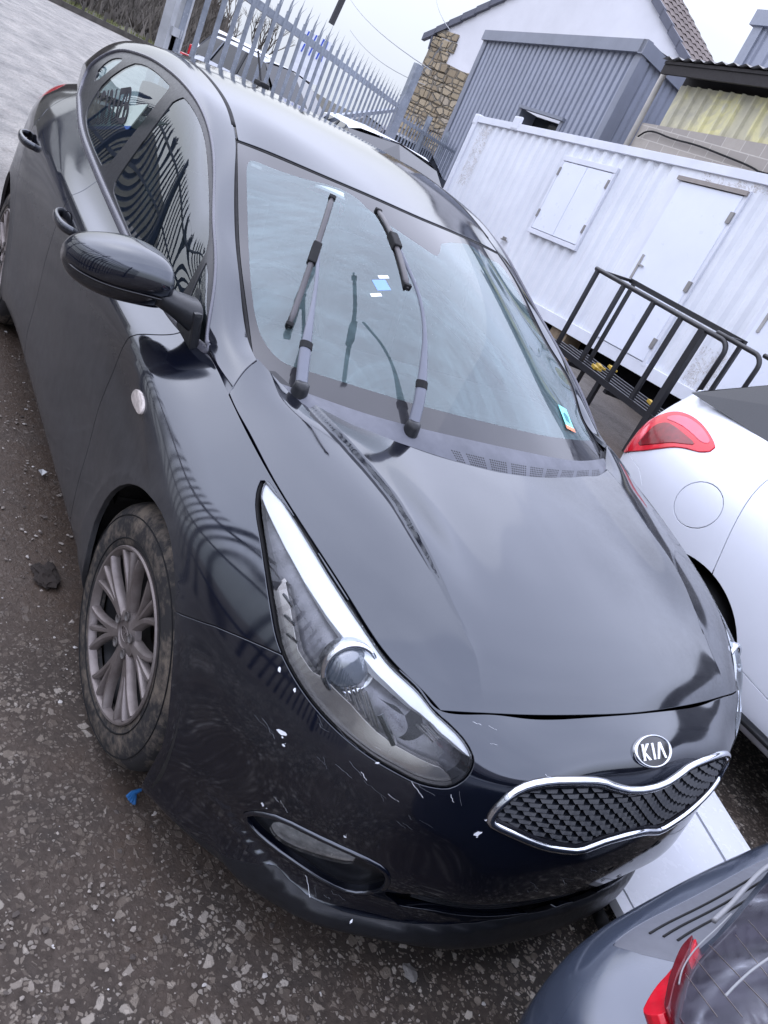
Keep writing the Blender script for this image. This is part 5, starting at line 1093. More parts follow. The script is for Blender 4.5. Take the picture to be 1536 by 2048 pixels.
# ================================================================ the yard
def struct(o):o['kind']='structure';return o
def ground_mat():
    m=newmat('worn tarmac with pale chippings');b=NB(m);c=coords(b);sx=b.n('ShaderNodeSeparateXYZ');b.l(c,sx.inputs[0])
    big=noise(b,.55,5,.65,c);mid=noise(b,3.2,5,.65,c);fine=noise(b,60,4,.7,c)
    # damp, soil-covered areas
    damp=ramp(b,math_(b,'ADD',math_(b,'MULTIPLY',big.outputs[0],.6),math_(b,'MULTIPLY',mid.outputs[0],.4)),[(.48,0.),(.60,1.)]).outputs[0]
    sy=b.n('ShaderNodeMapRange');sy.inputs['From Min'].default_value=-1.75;sy.inputs['From Max'].default_value=-1.15;b.l(sx.outputs['Y'],sy.inputs['Value']);sx2=b.n('ShaderNodeMapRange');sx2.inputs['From Min'].default_value=.1;sx2.inputs['From Max'].default_value=-.5;b.l(sx.outputs['X'],sx2.inputs['Value'])
    damp=math_(b,'MAXIMUM',math_(b,'MULTIPLY',damp,.8),math_(b,'MULTIPLY',math_(b,'MULTIPLY',sy.outputs[0],sx2.outputs[0]),ramp(b,mid.outputs[0],[(.3,.55),(.5,1.)]).outputs[0]))
    warp=noise(b,45,4,.65,c);vadd=b.n('ShaderNodeVectorMath');vadd.operation='ADD';vs_=b.n('ShaderNodeVectorMath');vs_.operation='SCALE';vs_.inputs['Scale'].default_value=.012;b.l(warp.outputs['Color'],vs_.inputs[0]);b.l(c,vadd.inputs[0]);b.l(vs_.outputs[0],vadd.inputs[1])
    def chips(scale,thr,seed):
        v=b.n('ShaderNodeTexVoronoi');v.feature='F1';v.inputs['Scale'].default_value=scale;b.l(vadd.outputs[0],v.inputs['Vector'])
        e=b.n('ShaderNodeTexVoronoi');e.feature='DISTANCE_TO_EDGE';e.inputs['Scale'].default_value=scale;b.l(vadd.outputs[0],e.inputs['Vector'])
        w=b.n('ShaderNodeSeparateColor');b.l(v.outputs['Color'],w.inputs[0])
        t_=math_(b,'MULTIPLY',w.outputs[0],thr)
        ins=b.n('ShaderNodeMapRange');b.l(math_(b,'SUBTRACT',e.outputs['Distance'],t_),ins.inputs['Value']);ins.inputs['From Min'].default_value=.02;ins.inputs['From Max'].default_value=.09
        return math_(b,'MULTIPLY',ins.outputs[0],math_(b,'GREATER_THAN',w.outputs[1],seed)),w.outputs[2]
    c1,t1=chips(44,.26,.52);c2,t2=chips(105,.22,.45)
    chipcol=lambda t:ramp(b,t,[(0.,(.080,.066,.055)),(.3,(.22,.185,.15)),(.65,(.46,.40,.33)),(1.,(.72,.66,.58))]).outputs[0]
    base=mixc(b,fine.outputs[0],(.020,.0165,.0145),(.070,.059,.051))
    expose=ramp(b,mid.outputs[0],[(.35,.35),(.6,1.)]).outputs[0]
    expose=math_(b,'MULTIPLY',expose,math_(b,'SUBTRACT',1.,math_(b,'MULTIPLY',damp,.80)))
    col=mixc(b,math_(b,'MULTIPLY',c2,math_(b,'MULTIPLY',expose,.8)),base,chipcol(t2))
    col=mixc(b,math_(b,'MULTIPLY',c1,expose),col,chipcol(t1))
    soil=mixc(b,fine.outputs[0],(.030,.020,.014),(.115,.080,.058))
    col=mixc(b,math_(b,'MULTIPLY',damp,.75),col,soil)
    # the far road is drier and paler
    far=b.n('ShaderNodeMapRange');far.inputs['From Min'].default_value=-2.5;far.inputs['From Max'].default_value=-7;b.l(sx.outputs['X'],far.inputs['Value'])
    roadn=noise(b,.9,6,.7,c,1.);vst=b.n('ShaderNodeMapping');vst.inputs['Scale'].default_value=(.35,1.6,1);vst.inputs['Rotation'].default_value=(0,0,.5);b.l(c,vst.inputs['Vector']);stre=noise(b,1.6,6,.7,vst.outputs[0])
    rc=ramp(b,math_(b,'MULTIPLY',math_(b,'ADD',roadn.outputs[0],stre.outputs[0]),.5),[(.38,(.085,.078,.07)),(.5,(.19,.175,.155)),(.62,(.30,.275,.24))]).outputs[0]
    rc=mixc(b,ramp(b,noise(b,34,4,.75,c).outputs[0],[(.45,0.),(.62,.65)]).outputs[0],rc,(.07,.07,.072))
    col=mixc(b,far.outputs[0],col,rc)
    h=math_(b,'ADD',math_(b,'MULTIPLY',math_(b,'MULTIPLY',c1,expose),.6),math_(b,'ADD',math_(b,'MULTIPLY',c2,.25),math_(b,'MULTIPLY',fine.outputs[0],.5)))
    rough=ramp(b,math_(b,'MULTIPLY',damp,fine.outputs[0]),[(.2,.85),(.5,.42)]).outputs[0]
    finish(b,col,rough,0,h,.75,.006,.4);return m
def ground():
    xs=np.concatenate([[-260,-120,-60,-30,-15,-8],np.arange(-5,2.6,.06),[3.5,6,12,30,80,200]]);ys=np.concatenate([[-200,-80,-30,-12,-6],np.arange(-3.4,.9,.06),[1.5,2.5,4,6,9,14,30,80,200]])
    X,Y=np.meshgrid(xs,ys,indexing='ij');r_=np.random.RandomState(3)
    Z=.006*np.sin(X*3.1+1.3*Y)*np.cos(Y*2.7)+.004*np.sin(X*7.7)*np.sin(Y*6.1+X)
    Z*=np.exp(-np.maximum(np.abs(X+1)-4,0))
    Z-=.006
    V=np.stack([X.ravel(),Y.ravel(),Z.ravel()],1);ny=len(ys)
    F=[(i*ny+j,(i+1)*ny+j,(i+1)*ny+j+1,i*ny+j+1) for i in range(len(xs)-1) for j in range(ny-1)]
    return struct(mesh('ground',V,F,ground_mat(),None,smooth=True))
ground()
def stone_mat():
    m=newmat('loose stone');b=NB(m);g=b.n('ShaderNodeNewGeometry');c=coords(b)
    col=ramp(b,g.outputs['Random Per Island'],[(0,(.06,.05,.045)),(.5,(.17,.145,.125)),(.85,(.32,.285,.25)),(1,(.50,.48,.46))]).outputs[0]
    finish(b,mixc(b,noise(b,150,3,.6,c).outputs[0],col,(.05,.045,.04)) if 0 else col,.8,0,noise(b,200,3,.6,c).outputs[0],.4,.002,.3);return m
def stones(n,seed,x0,x1,y0,y1,smin,smax,name):
    r_=np.random.RandomState(seed);base=[];bm=bmesh.new();bmesh.ops.create_icosphere(bm,subdivisions=1,radius=1);bv=np.array([v.co[:] for v in bm.verts]);bf=[[v.index for v in f_.verts] for f_ in bm.faces];bm.free()
    V=[];F=[]
    for i in range(n):
        x=r_.uniform(x0,x1);y=r_.uniform(y0,y1)
        if np.hypot(x-0,(y+.82))<.12:continue
        s=smin+(smax-smin)*r_.rand()**3;q=bv*(1+.28*r_.randn(len(bv),1))*[s*(.7+.6*r_.rand()),s*(.7+.6*r_.rand()),s*.38];a=r_.rand()*6.28;R_=np.array([[math.cos(a),-math.sin(a),0],[math.sin(a),math.cos(a),0],[0,0,1]]);q=q@R_.T+[x,y,s*.02-.003]
        k=len(V);V+=list(q);F+=[tuple(j+k for j in f_) for f_ in bf]
    o=mesh(name,V,F,stone_mat(),None);o['kind']='stuff';return o
g_=stones(9000,1,-2.6,1.5,-2.4,.5,.002,.0075,'loose_gravel')
# single bits one can point at
def chunk(name,label,cat,loc,s,m,flat=.4,seed=0,sub=2):
    r_=np.random.RandomState(seed);bm=bmesh.new();bmesh.ops.create_icosphere(bm,subdivisions=sub,radius=1)
    for v in bm.verts:
        d_=1+.22*math.sin(v.co.x*5+seed)*math.cos(v.co.y*4+2*seed)+.12*r_.randn();v.co=Vector((v.co.x*s[0]*d_,v.co.y*s[1]*d_,v.co.z*s[2]*d_))
    me=bpy.data.meshes.new(name);bm.to_mesh(me);bm.free();me.materials.append(m);o=bpy.data.objects.new(name,me);link(o);o.location=loc;return tag(o,label,cat)
chunk('stone','large flat grey stone lying alone on the tarmac in front of the black bumper','stone',GP['stone'],(.022,.016,.006),mat('grey flat stone',(.20,.19,.18),.8,var=.3,scale=60),seed=3)
chunk('mud_clod','dark brown clod of dirt on the ground left of the black car','dirt',GP['clod'],(.06,.035,.012),mat('dark soil',(.022,.016,.013),.9,var=.3,scale=60),seed=5,sub=3)
b=B()
for k in range(4):
    p0=Vector(GP['blue']);a=.3+k*.25;b.tube([p0+Vector((0,.004*k,.004+.004*k)),p0+Vector((.012*math.cos(a),-.012*math.sin(a),.010+.003*k)),p0+Vector((.03*math.cos(a),-.028*math.sin(a),.004+.004*k))],.0045,5)
tag(b.build('plastic_scrap',mat('blue plastic scrap',(.03,.14,.36),.4,var=.2)),'crumpled blue plastic scrap on the tarmac under the front bumper corner','litter')
b=B();p0=Vector(GP['foil']);b.add([p0+Vector(q) for q in[(0,0,.004),(.03,.01,.012),(.05,-.01,.006),(.02,-.02,.010)]],[(0,1,2,3)]);tag(b.build('wrapper',mat('crumpled pale wrapper',(.45,.46,.46),.4)),'small pale crumpled wrapper on the dirt beside the black sill','litter')
# ---- far wall, verge and hillside beyond the road
def dz(a):a=math.radians(a);return Vector((math.cos(a),math.sin(a),0))
CB=Vector((_C[0],_C[1],0))
brush=mat('winter scrub',(.060,.055,.040),.95,var=.45,scale=.35,bs=.6,bscale=3)
V=[];F=[];A_=np.linspace(150,205,56);rows=[(47,0.),(52,.4),(60,2.2),(75,5.),(95,9.),(130,15.)]
for i,a in enumerate(A_):
    fade=min(1,max(.12,(a-160.5)/5.5))if a<166 else 1
    for d_,z in rows:
        p=CB+dz(a)*(d_*(1+.02*math.sin(a*3)));V.append((p.x,p.y,z*fade*(1+.12*math.sin(a*.9+d_))-.03))
n=len(rows);F=[(i*n+j,(i+1)*n+j,(i+1)*n+j+1,i*n+j+1) for i in range(len(A_)-1) for j in range(n-1)]
struct(mesh('hillside',V,F,brush,None,smooth=True))
r_=np.random.RandomState(11);V=[];F=[]
for i in range(7000):
    a=r_.uniform(160.5,182);d_=r_.uniform(50,100);p=CB+dz(a)*d_;z=np.interp(d_,[x for x,_ in rows],[y for _,y in rows])*(1 if a>166 else max(.12,(a-160.5)/5.5))
    for k in range(3):
        h=r_.uniform(.3,1.3)*(.6+d_/90);t=Vector((r_.randn()*.35,r_.randn()*.35,1)).normalized();q=p+Vector((r_.randn()*.4,r_.randn()*.4,z-.1));s_=t.cross(Vector((r_.randn(),r_.randn(),.1))).normalized()*.05*(1+h);k0=len(V);V+=[q-s_,q+s_,q+t*h];F.append((k0,k0+1,k0+2))
o=mesh('scrub',V,F,mat('bare brown scrub twigs',(.10,.088,.075),.95,var=.4,scale=.5));o['kind']='stuff'
r_=np.random.RandomState(12);V=[];F=[]
for i in range(2600):
    a=r_.uniform(162,182);d_=r_.uniform(46.5,51);p=CB+dz(a)*d_;h=r_.uniform(.12,.4);k0=len(V);s_=Vector((r_.randn(),r_.randn(),0)).normalized()*.06;t=Vector((r_.randn()*.12,r_.randn()*.12,h));V+=[p-s_,p+s_,p+t];F.append((k0,k0+1,k0+2))
o=mesh('rough_grass',V,F,mat('rough verge grass',(.13,.14,.05),.9,var=.4,scale=1));o['kind']='stuff'
b=B()
for i in range(34):
    a=161+i*.62;p=CB+dz(a)*45.3;q=CB+dz(a+.62)*45.3;b.beam(p+Vector((0,0,.12)),q+Vector((0,0,.12)),.3,.24)
    if i%2==0:b.box(p+Vector((0,0,.35)),(.12,.12,.5))
tag(b.build('road_wall',mat('low dark stone wall',(.075,.068,.06),.9,var=.4,scale=3,bs=.5,bscale=12)),'low dark boundary wall along the far edge of the yard road','wall')
# ---- container office
PH=3.00596623;E_=Vector((math.cos(PH),math.sin(PH),0));N_=Vector((-math.sin(PH),math.cos(PH),0));Z0,SL=.69673551,-.06245036
def AW(a,dn,z):
    "along the container run, dn metres behind its front plane, world z"
    p=E_*a+N_*(-5.96773871-dn);return Vector((p.x,p.y,z))
def AC(a,dn,h):return AW(a,dn,Z0+SL*a+h)
def white_mat():
    m=newmat('white container paint');b=NB(m);c=coords(b);n1=noise(b,1.3,6,.7,c);n2=noise(b,9,6,.75,c,1.)
    mp=b.n('ShaderNodeMapping');mp.inputs['Scale'].default_value=(5,5,.45);b.l(c,mp.inputs['Vector']);st=noise(b,1.6,5,.7,mp.outputs[0])
    col=ramp(b,n1.outputs[0],[(.3,(.64,.66,.71)),(.7,(.74,.76,.80))]).outputs[0]
    col=mixc(b,ramp(b,st.outputs[0],[(.52,0.),(.78,.35)]).outputs[0],col,(.44,.44,.46))
    col=mixc(b,ramp(b,n2.outputs[0],[(.76,0.),(.80,.7)]).outputs[0],col,(.34,.25,.17));finish(b,col,.45,0,n2.outputs[0],.08,.004,.4);return m
WHITE=white_mat()
CW=mat('white sheet steel',(.66,.68,.74),.4,var=.06,scale=3)
ct=thing('site_container','long white corrugated steel container with shuttered window and two doors','container',tuple(AW(0,0,0)))
def loc(p):return Vector(p)-Vector(AW(0,0,0))
def corr(a0,a1,h0,h1,dn,pitch,dep,m,name,parent,fn,org):
    n=int((a1-a0)/pitch);prof=[]
    for i in range(n):
        s=a0+i*(a1-a0)/n;p=(a1-a0)/n;prof+=[(s,0),(s+p*.28,0),(s+p*.5,dep),(s+p*.78,dep)]
    prof.append((a1,0));V=[]
    for a,d_ in prof:V+=[fn(a,dn+d_,h0)-org,fn(a,dn+d_,h1)-org]
    F=[(2*i,2*i+2,2*i+3,2*i+1) for i in range(len(prof)-1)];return mesh(name,V,F,m,parent)
ORG=Vector(AW(0,0,0))
def slab(b,a0,a1,d0,d1,h0,h1,fn=AC):
    P=[fn(a,d_,h)-ORG for a in(a0,a1) for d_ in(d0,d1) for h in(h0,h1)];b.add(P,[(0,1,3,2),(4,6,7,5),(0,4,5,1),(2,3,7,6),(0,2,6,4),(1,5,7,3)])
corr(7.10,12.60,.16,2.44,.03,.24,.033,WHITE,'corrugated_wall',ct,AC,ORG);corr(.7,5.62,.16,2.44,.03,.24,.033,WHITE,'corrugated_wall',ct,AC,ORG)
b=B();slab(b,5.62,7.10,.03,.06,.16,2.44);b.build('door_bay_panel',WHITE,ct)
b=B();slab(b,.6,12.75,0,.07,2.44,2.55);slab(b,.6,12.75,0,.08,.0,.16);slab(b,12.6,12.75,-.005,.15,.16,2.44);slab(b,.6,.75,-.005,.15,.16,2.44);b.build('container_frame',CW,ct,bevel=.006)
b=B();slab(b,.62,12.73,.09,2.40,.02,2.50);b.build('container_box',mat('container inner shell',(.30,.31,.33),.6),ct)
b=B();slab(b,12.62,12.78,-.012,.16,2.40,2.575);b.build('corner_casting',CW,ct,bevel=.02)
b=B();slab(b,11.16,11.40,-.01,.04,2.45,2.66);b.build('lifting_lug',CW,ct,bevel=.02)
def stain():
    m=newmat('rust and peeled paint');b=NB(m);c=coords(b);n1=noise(b,7,6,.8,c,2.)
    tr=b.n('ShaderNodeBsdfTransparent');p=b.n('ShaderNodeBsdfPrincipled');b.l(mixc(b,n1.outputs[0],(.30,.20,.12),(.50,.44,.36)),p.inputs['Base Color']);p.inputs['Roughness'].default_value=.8
    f_=ramp(b,math_(b,'ABSOLUTE',math_(b,'SUBTRACT',n1.outputs[0],.55)),[(.003,.8),(.010,0.)]).outputs[0];f2=ramp(b,n1.outputs[0],[(.70,0.),(.74,.8)]).outputs[0]
    mx=b.n('ShaderNodeMixShader');b.l(math_(b,'MAXIMUM',f_,f2),mx.inputs[0]);b.l(tr.outputs[0],mx.inputs[1]);b.l(p.outputs[0],mx.inputs[2]);o=b.n('ShaderNodeOutputMaterial');b.l(mx.outputs[0],o.inputs[0]);return m
STN=stain()
for a0,a1,h0,h1 in((12.0,12.4,1.35,2.42),(5.35,6.6,2.34,2.43),(4.7,5.1,.12,.65)):
    b=B();slab(b,a0,a1,.022,.026,h0,h1);b.build('rust_patch',STN,ct)
sw=B();slab(sw,8.12,9.46,-.02,.03,1.05,1.12);slab(sw,8.12,9.46,-.02,.03,2.17,2.25);slab(sw,8.12,8.17,-.015,.03,1.12,2.17);slab(sw,9.41,9.46,-.015,.03,1.12,2.17);wf=sw.build('window_frame',CW,ct,bevel=.006)
for a0,a1 in((8.175,8.785),(8.795,9.405)):
    sb=B();slab(sb,a0,a1,-.012,.01,1.13,2.16);sh_=sb.build('window_shutter',mat('smooth white door skin',(.72,.75,.83),.32,var=.03,scale=2),wf,bevel=.004)
hb=B()
for a in(8.17,9.41):
    for h in(1.3,1.95):slab(hb,a-.02,a+.02,-.028,-.012,h,h+.12)
hb.build('shutter_hinges',mat('worn hinge steel',(.28,.27,.26),.5,metal=.5),wf)
for a0 in(5.78,3.55):
    db=B();slab(db,a0,a0+1.06,-.012,.02,.17,2.27);dr=db.build('container_door',MATS['smooth white door skin'],ct,bevel=.005)
    db=B();slab(db,a0-.06,a0,-.004,.03,.12,2.34);slab(db,a0+1.06,a0+1.12,-.004,.03,.12,2.34);db.build('door_frame',CW,ct)
    db=B();slab(db,a0-.05,a0+1.14,-.035,.03,2.28,2.33);db.build('door_drip_rail',mat('grey brown drip rail',(.28,.25,.23),.6),ct)
    db=B();slab(db,a0+.955,a0+.995,-.024,-.012,1.00,1.33);p0=AC(a0+.975,-.03,1.20)-ORG;db.beam(p0,p0-E_*.11,.018,.018);db.build('door_handle',mat('worn steel handle',(.42,.41,.40),.4,metal=.6),dr)
    db=B()
    for h in(.35,1.1,1.95):slab(db,a0-.03,a0+.03,-.026,-.006,h,h+.13)
    db.build('door_hinges',MATS['worn hinge steel'],dr)
b=B();slab(b,9.95,10.02,-.02,.02,.80,.84);slab(b,9.90,10.07,-.012,.02,.78,.80);b.build('wall_bracket',MATS['worn hinge steel'],ct)
for a in(1.2,4.4,7.6,12.3):
    b=B();P=[AW(a+x,.05+y,z)-ORG for x in(-.2,.2) for y in(0,.5) for z in(-.3,Z0+SL*a)];b.add(P,[(0,1,3,2),(4,6,7,5),(0,4,5,1),(2,3,7,6),(0,2,6,4),(1,5,7,3)]);b.build('support_block',mat('weathered timber block',(.20,.15,.10),.8,var=.3),ct)
b=B();P=[AW(a,dn,z)-ORG for a in(.6,12.7) for dn in(.35,2.3) for z in(-.3,.5-.02*a)];b.add(P,[(0,1,3,2),(4,6,7,5),(0,4,5,1),(2,3,7,6),(0,2,6,4),(1,5,7,3)]);b.build('underside_shade_fill',VOID,ct)  # black block added as the shade in the gap below the container
# ---- grey clad shed behind it
GREY=mat('blue grey profiled cladding',(.27,.29,.35),.45,var=.08,scale=2);GREYD=mat('blue grey flashing',(.20,.215,.26),.4,var=.08,scale=2)
sd_=thing('clad_shed','blue grey box-profile clad lean-to shed against the white gable','shed',tuple(ORG))
def shedfn(a,d_,h):return AW(a,3.2+d_,h)
def ztop(a):return 5.10-(a-13.5)*.0436
n=30;V=[];F=[];a0,a1=13.62,20.25
prof=[]
for i in range(n):
    s=a0+i*(a1-a0)/n;p=(a1-a0)/n;prof+=[(s,0),(s+p*.58,0),(s+p*.66,.05),(s+p*.92,.05)]
prof.append((a1,0))
for a,d_ in prof:V+=[shedfn(a,d_,-.2)-ORG,shedfn(a,d_,ztop(a)-.18)-ORG]
hole_a0,hole_a1=15.10,16.95
F=[(2*i,2*i+2,2*i+3,2*i+1) for i in range(len(prof)-1)]
# window opening: split the sheet in three bands
V=[];F=[]
for a,d_ in prof:V+=[shedfn(a,d_,z)-ORG for z in(-.2,2.35,3.33,ztop(a)-.18)]
for i in range(len(prof)-1):
    am=(prof[i][0]+prof[i+1][0])/2
    for j in range(3):
        if j==1 and hole_a0<am<hole_a1:continue
        F.append((4*i+j,4*i+4+j,4*i+5+j,4*i+1+j))
mesh('cladding',V,F,GREY,sd_)
def slabw(b,a0,a1,d0,d1,z0,z1,base=3.2,z0b=None,z1b=None):
    P=[AW(a,base+d_,z)-ORG for a in(a0,a1) for d_ in(d0,d1) for z in((z0,z1) if a==a0 else (z0b if z0b is not None else z0,z1b if z1b is not None else z1))];b.add(P,[(0,1,3,2),(4,6,7,5),(0,4,5,1),(2,3,7,6),(0,2,6,4),(1,5,7,3)])
b=B();slabw(b,13.42,20.45,-.10,.06,ztop(13.4)-.22,ztop(13.4)+.02,3.2,ztop(20.4)-.22,ztop(20.4)+.02);slabw(b,13.44,13.66,-.03,.10,-.2,4.88);slabw(b,20.2,20.42,-.03,.05,-.2,ztop(20.4)-.2);b.build('flashing',GREYD,sd_)
b=B();slabw(b,14.98,17.05,-.09,.02,3.31,3.38);slabw(b,15.0,15.12,-.03,.5,2.3,3.32);slabw(b,16.93,17.03,-.03,.5,2.3,3.32);slabw(b,15.0,17.0,.45,.55,2.3,3.32);wn=b.build('window_reveal',GREYD,sd_)
b=B();slabw(b,15.12,16.93,.42,.44,2.3,3.3);b.build('window_pane',mat('dark shed window',(.02,.024,.03),.1,spec=.7),wn)
b=B()
V=[];F=[];k=0
for i in range(9):
    for s,dd in((0,0),(.11,0),(.14,.04),(.17,.04)):
        y=.12+i*.20+s;V+=[AW(13.50+dd*-1+.0,3.2+y,-.2)-ORG,AW(13.50-dd*-1,3.2+y,4.86-y*.10)-ORG]
F=[(2*i,2*i+1,2*i+3,2*i+2) for i in range(len(V)//2-1)];mesh('side_cladding',V,F,GREY,sd_)
b=B();P=[AW(13.40,3.1,4.86)-ORG,AW(13.40,5.0,4.62)-ORG,AW(13.56,5.0,4.62)-ORG,AW(13.56,3.1,4.86)-ORG];b.prism(P,(0,0,.26));b.prism([p+Vector((0,0,-4.9)) for p in(AW(13.45,3.16,4.9)-ORG,AW(13.45,3.42,4.9)-ORG,AW(13.52,3.42,4.9)-ORG,AW(13.52,3.16,4.9)-ORG)],(0,0,4.8));b.build('side_flashing',GREYD,sd_)
b=B();b.add([AW(13.45,3.15,5.08)-ORG,AW(20.4,3.15,4.80)-ORG,AW(20.4,8.0,4.9)-ORG,AW(13.45,8.0,5.1)-ORG],[(0,1,2,3)]);b.build('shed_roof',GREYD,sd_)
# ---- house gable
hs_=thing('gable_house','white rendered gable house with a rough stone corner and brown tiled roof','house',(0,0,0))
e2=dz(10);bk=dz(100);KH=1.36;A0=Vector((_C[0]+KH*(-19.21-_C[0]),_C[1]+KH*(10.48-_C[1]),0))
def HP(t,d_,z):return A0+e2*t*KH+bk*d_*KH+Vector((0,0,1.548+(z-1.548)*KH))
ap=4.58;WD=9.1
REND=mat('white render',(.66,.66,.69),.85,var=.07,scale=.8,bs=.25,bscale=5)
b=B();b.prism([HP(.30,0,-.3),HP(WD-.3,0,-.3),HP(WD-.3,0,4.32),HP(ap,0,6.92),HP(.30,0,4.32)],bk*2.1);b.build('wall',REND,hs_)
def stonework():
    m=newmat('coursed sandstone rubble');b=NB(m);c=coords(b,'Generated');c=coords(b)
    mp=b.n('ShaderNodeMapping');mp.inputs['Scale'].default_value=(2.2,2.2,4.2);b.l(c,mp.inputs['Vector'])
    v=b.n('ShaderNodeTexVoronoi');v.feature='DISTANCE_TO_EDGE';v.inputs['Scale'].default_value=1.;v.inputs['Randomness'].default_value=.75;b.l(mp.outputs[0],v.inputs['Vector'])
    v2=b.n('ShaderNodeTexVoronoi');v2.inputs['Scale'].default_value=1.;v2.inputs['Randomness'].default_value=.75;b.l(mp.outputs[0],v2.inputs['Vector']);s_=b.n('ShaderNodeSeparateColor');b.l(v2.outputs['Color'],s_.inputs[0])
    col=ramp(b,s_.outputs[0],[(0,(.26,.20,.13)),(.4,(.42,.34,.22)),(.8,(.58,.48,.33)),(1,(.46,.42,.36))]).outputs[0];col=mixc(b,noise(b,14,5,.7,c).outputs[0],col,(.24,.20,.15));mor=ramp(b,v.outputs['Distance'],[(.03,0.),(.09,1.)]).outputs[0]
    col=mixc(b,mor,(.20,.18,.15),col);finish(b,col,.9,0,mor,1.,.06,.2);return m
SM=stonework();b=B()
# each stone of the exposed corner, laid in rough courses
r_=np.random.RandomState(4);z=-.2;STW=[]
bm_=B()
row=0
while z<4.15:
    h=r_.uniform(.16,.30);t=.05+(.0 if row%2 else .08);lim=2.35 if z<3.35 else (1.95 if z<3.55 else .75)
    while t<lim:
        w_=r_.uniform(.22,.55);zz=z+r_.uniform(-.01,.01);d_=r_.uniform(.02,.07);c0=HP(t+w_/2,-d_/2+.02,zz+h/2)
        rot=Matrix.Rotation(math.radians(10),3,'Z')@Matrix.Rotation(r_.uniform(-.04,.04),3,'Y')
        bm_.box(c0,((w_-.03)*KH,.10+d_,(h-.03)*KH),rot,bev=.03);t+=w_
    z+=h;row+=1
bm_.build('stonework',SM,hs_)
b=B();b.prism([HP(.02,-.02,-.3),HP(2.3,-.02,-.3),HP(2.3,-.02,3.5),HP(.7,-.02,3.6),HP(.02,-.02,4.1)],bk*.10);b.build('mortar_bed',mat('sandy mortar',(.22,.19,.15),.95,var=.2,scale=10),hs_)
TILE=None
def tiles():
    m=newmat('brown interlocking roof tiles');b=NB(m);c=coords(b);n1=noise(b,1.2,5,.7,c);finish(b,ramp(b,n1.outputs[0],[(.3,(.10,.078,.07)),(.7,(.20,.165,.15))]).outputs[0],.8,0,noise(b,30,3,.6,c).outputs[0],.3,.01);return m
TM=tiles();sl_=.62
b=B()   # right slope: courses of rolled tiles
for i in range(17):
    for k in range(10):
        t0=ap+.02+i*.30;zt=7.02-(t0-ap)*sl_
        P=[]
        for q in range(5):
            x=k*.24+q*.06;hh=.035*math.sin(q/4*math.pi);P.append((x,hh))
        V=[HP(t0,x-.02,zt+hh+.03) for x,hh in P]+[HP(t0+.34,x-.02,zt-.34*sl_+hh+.055) for x,hh in P];k0=5;b.add(V,[(j,j+1,k0+j+1,k0+j) for j in range(4)]+[tuple(range(5,10)) if 0 else (5,6,7),(7,8,9)])
b.build('roof_tiles',TM,hs_)
b=B();b.add([HP(ap,-.05,7.0),HP(WD+.2,-.05,7.0-(WD+.2-ap)*sl_),HP(WD+.2,2.4,7.0-(WD+.2-ap)*sl_),HP(ap,2.4,7.0)],[(0,1,2,3)]);b.add([HP(ap,-.05,7.0),HP(-.25,-.05,7.0-(ap+.25)*sl_),HP(-.25,2.4,7.0-(ap+.25)*sl_),HP(ap,2.4,7.0)],[(0,1,2,3)]);b.build('roof_slope',mat('dark roof felt',(.05,.045,.045),.9),hs_)
VG=mat('dark grey verge caps',(.10,.105,.135),.5,var=.08)
b=B()
for s_,x1 in((-1,-.30),(1,WD+.25)):
    L_=abs(x1-ap);n=int(L_/.36)
    for i in range(n):
        t0=ap+s_*(i*L_/n);t1=ap+s_*((i+1.06)*L_/n);z0_=7.06-abs(t0-ap)*sl_;z1_=7.06-abs(t1-ap)*sl_+.03
        b.prism([HP(t0,-.09,z0_-.17),HP(t1,-.09,z1_-.17),HP(t1,-.09,z1_),HP(t0,-.09,z0_)],bk*.16)
b.build('verge_caps',VG,hs_)
b=B();b.tube([HP(.0,-.05,4.08),HP(.03,-.02,3.75)],.045,8);b.box(HP(-.14,.3,4.03),(.12,.9,.12),Matrix.Rotation(math.radians(10),3,'Z'));b.build('gutter',VG,hs_)
# ---- lean-to with yellowed sheets over a block wall
ln_=thing('lean_to','lean-to with yellowed corrugated plastic sheets on a grey block wall','shed',tuple(ORG))
def yellow():
    m=newmat('yellowed corrugated plastic');b=NB(m);c=coords(b);n1=noise(b,1.1,4,.6,c,1.2);n2=noise(b,8,5,.7,c)
    col=ramp(b,n1.outputs[0],[(.3,(.44,.42,.33)),(.5,(.62,.58,.40)),(.62,(.84,.78,.38)),(.75,(.74,.71,.56))]).outputs[0];col=mixc(b,math_(b,'MULTIPLY',n2.outputs[0],.5),col,(.30,.28,.22));finish(b,col,.35,0,n2.outputs[0],.15,.01,.5);return m
V=[];prof=[];n=20;a0,a1=6.0,11.66
for i in range(n):
    s=a1-(i*(a1-a0)/n);p=(a1-a0)/n;prof+=[(s,0),(s-p*.62,0),(s-p*.72,-.05),(s-p*.88,-.05)]
for a,d_ in prof:V+=[AW(a,3.0+d_,3.67+(11.65-a)*.055)-ORG,AW(a,3.0+d_,4.42+(11.65-a)*.03)-ORG]
mesh('plastic_sheets',V,[(2*i,2*i+1,2*i+3,2*i+2) for i in range(len(prof)-1)],yellow(),ln_)
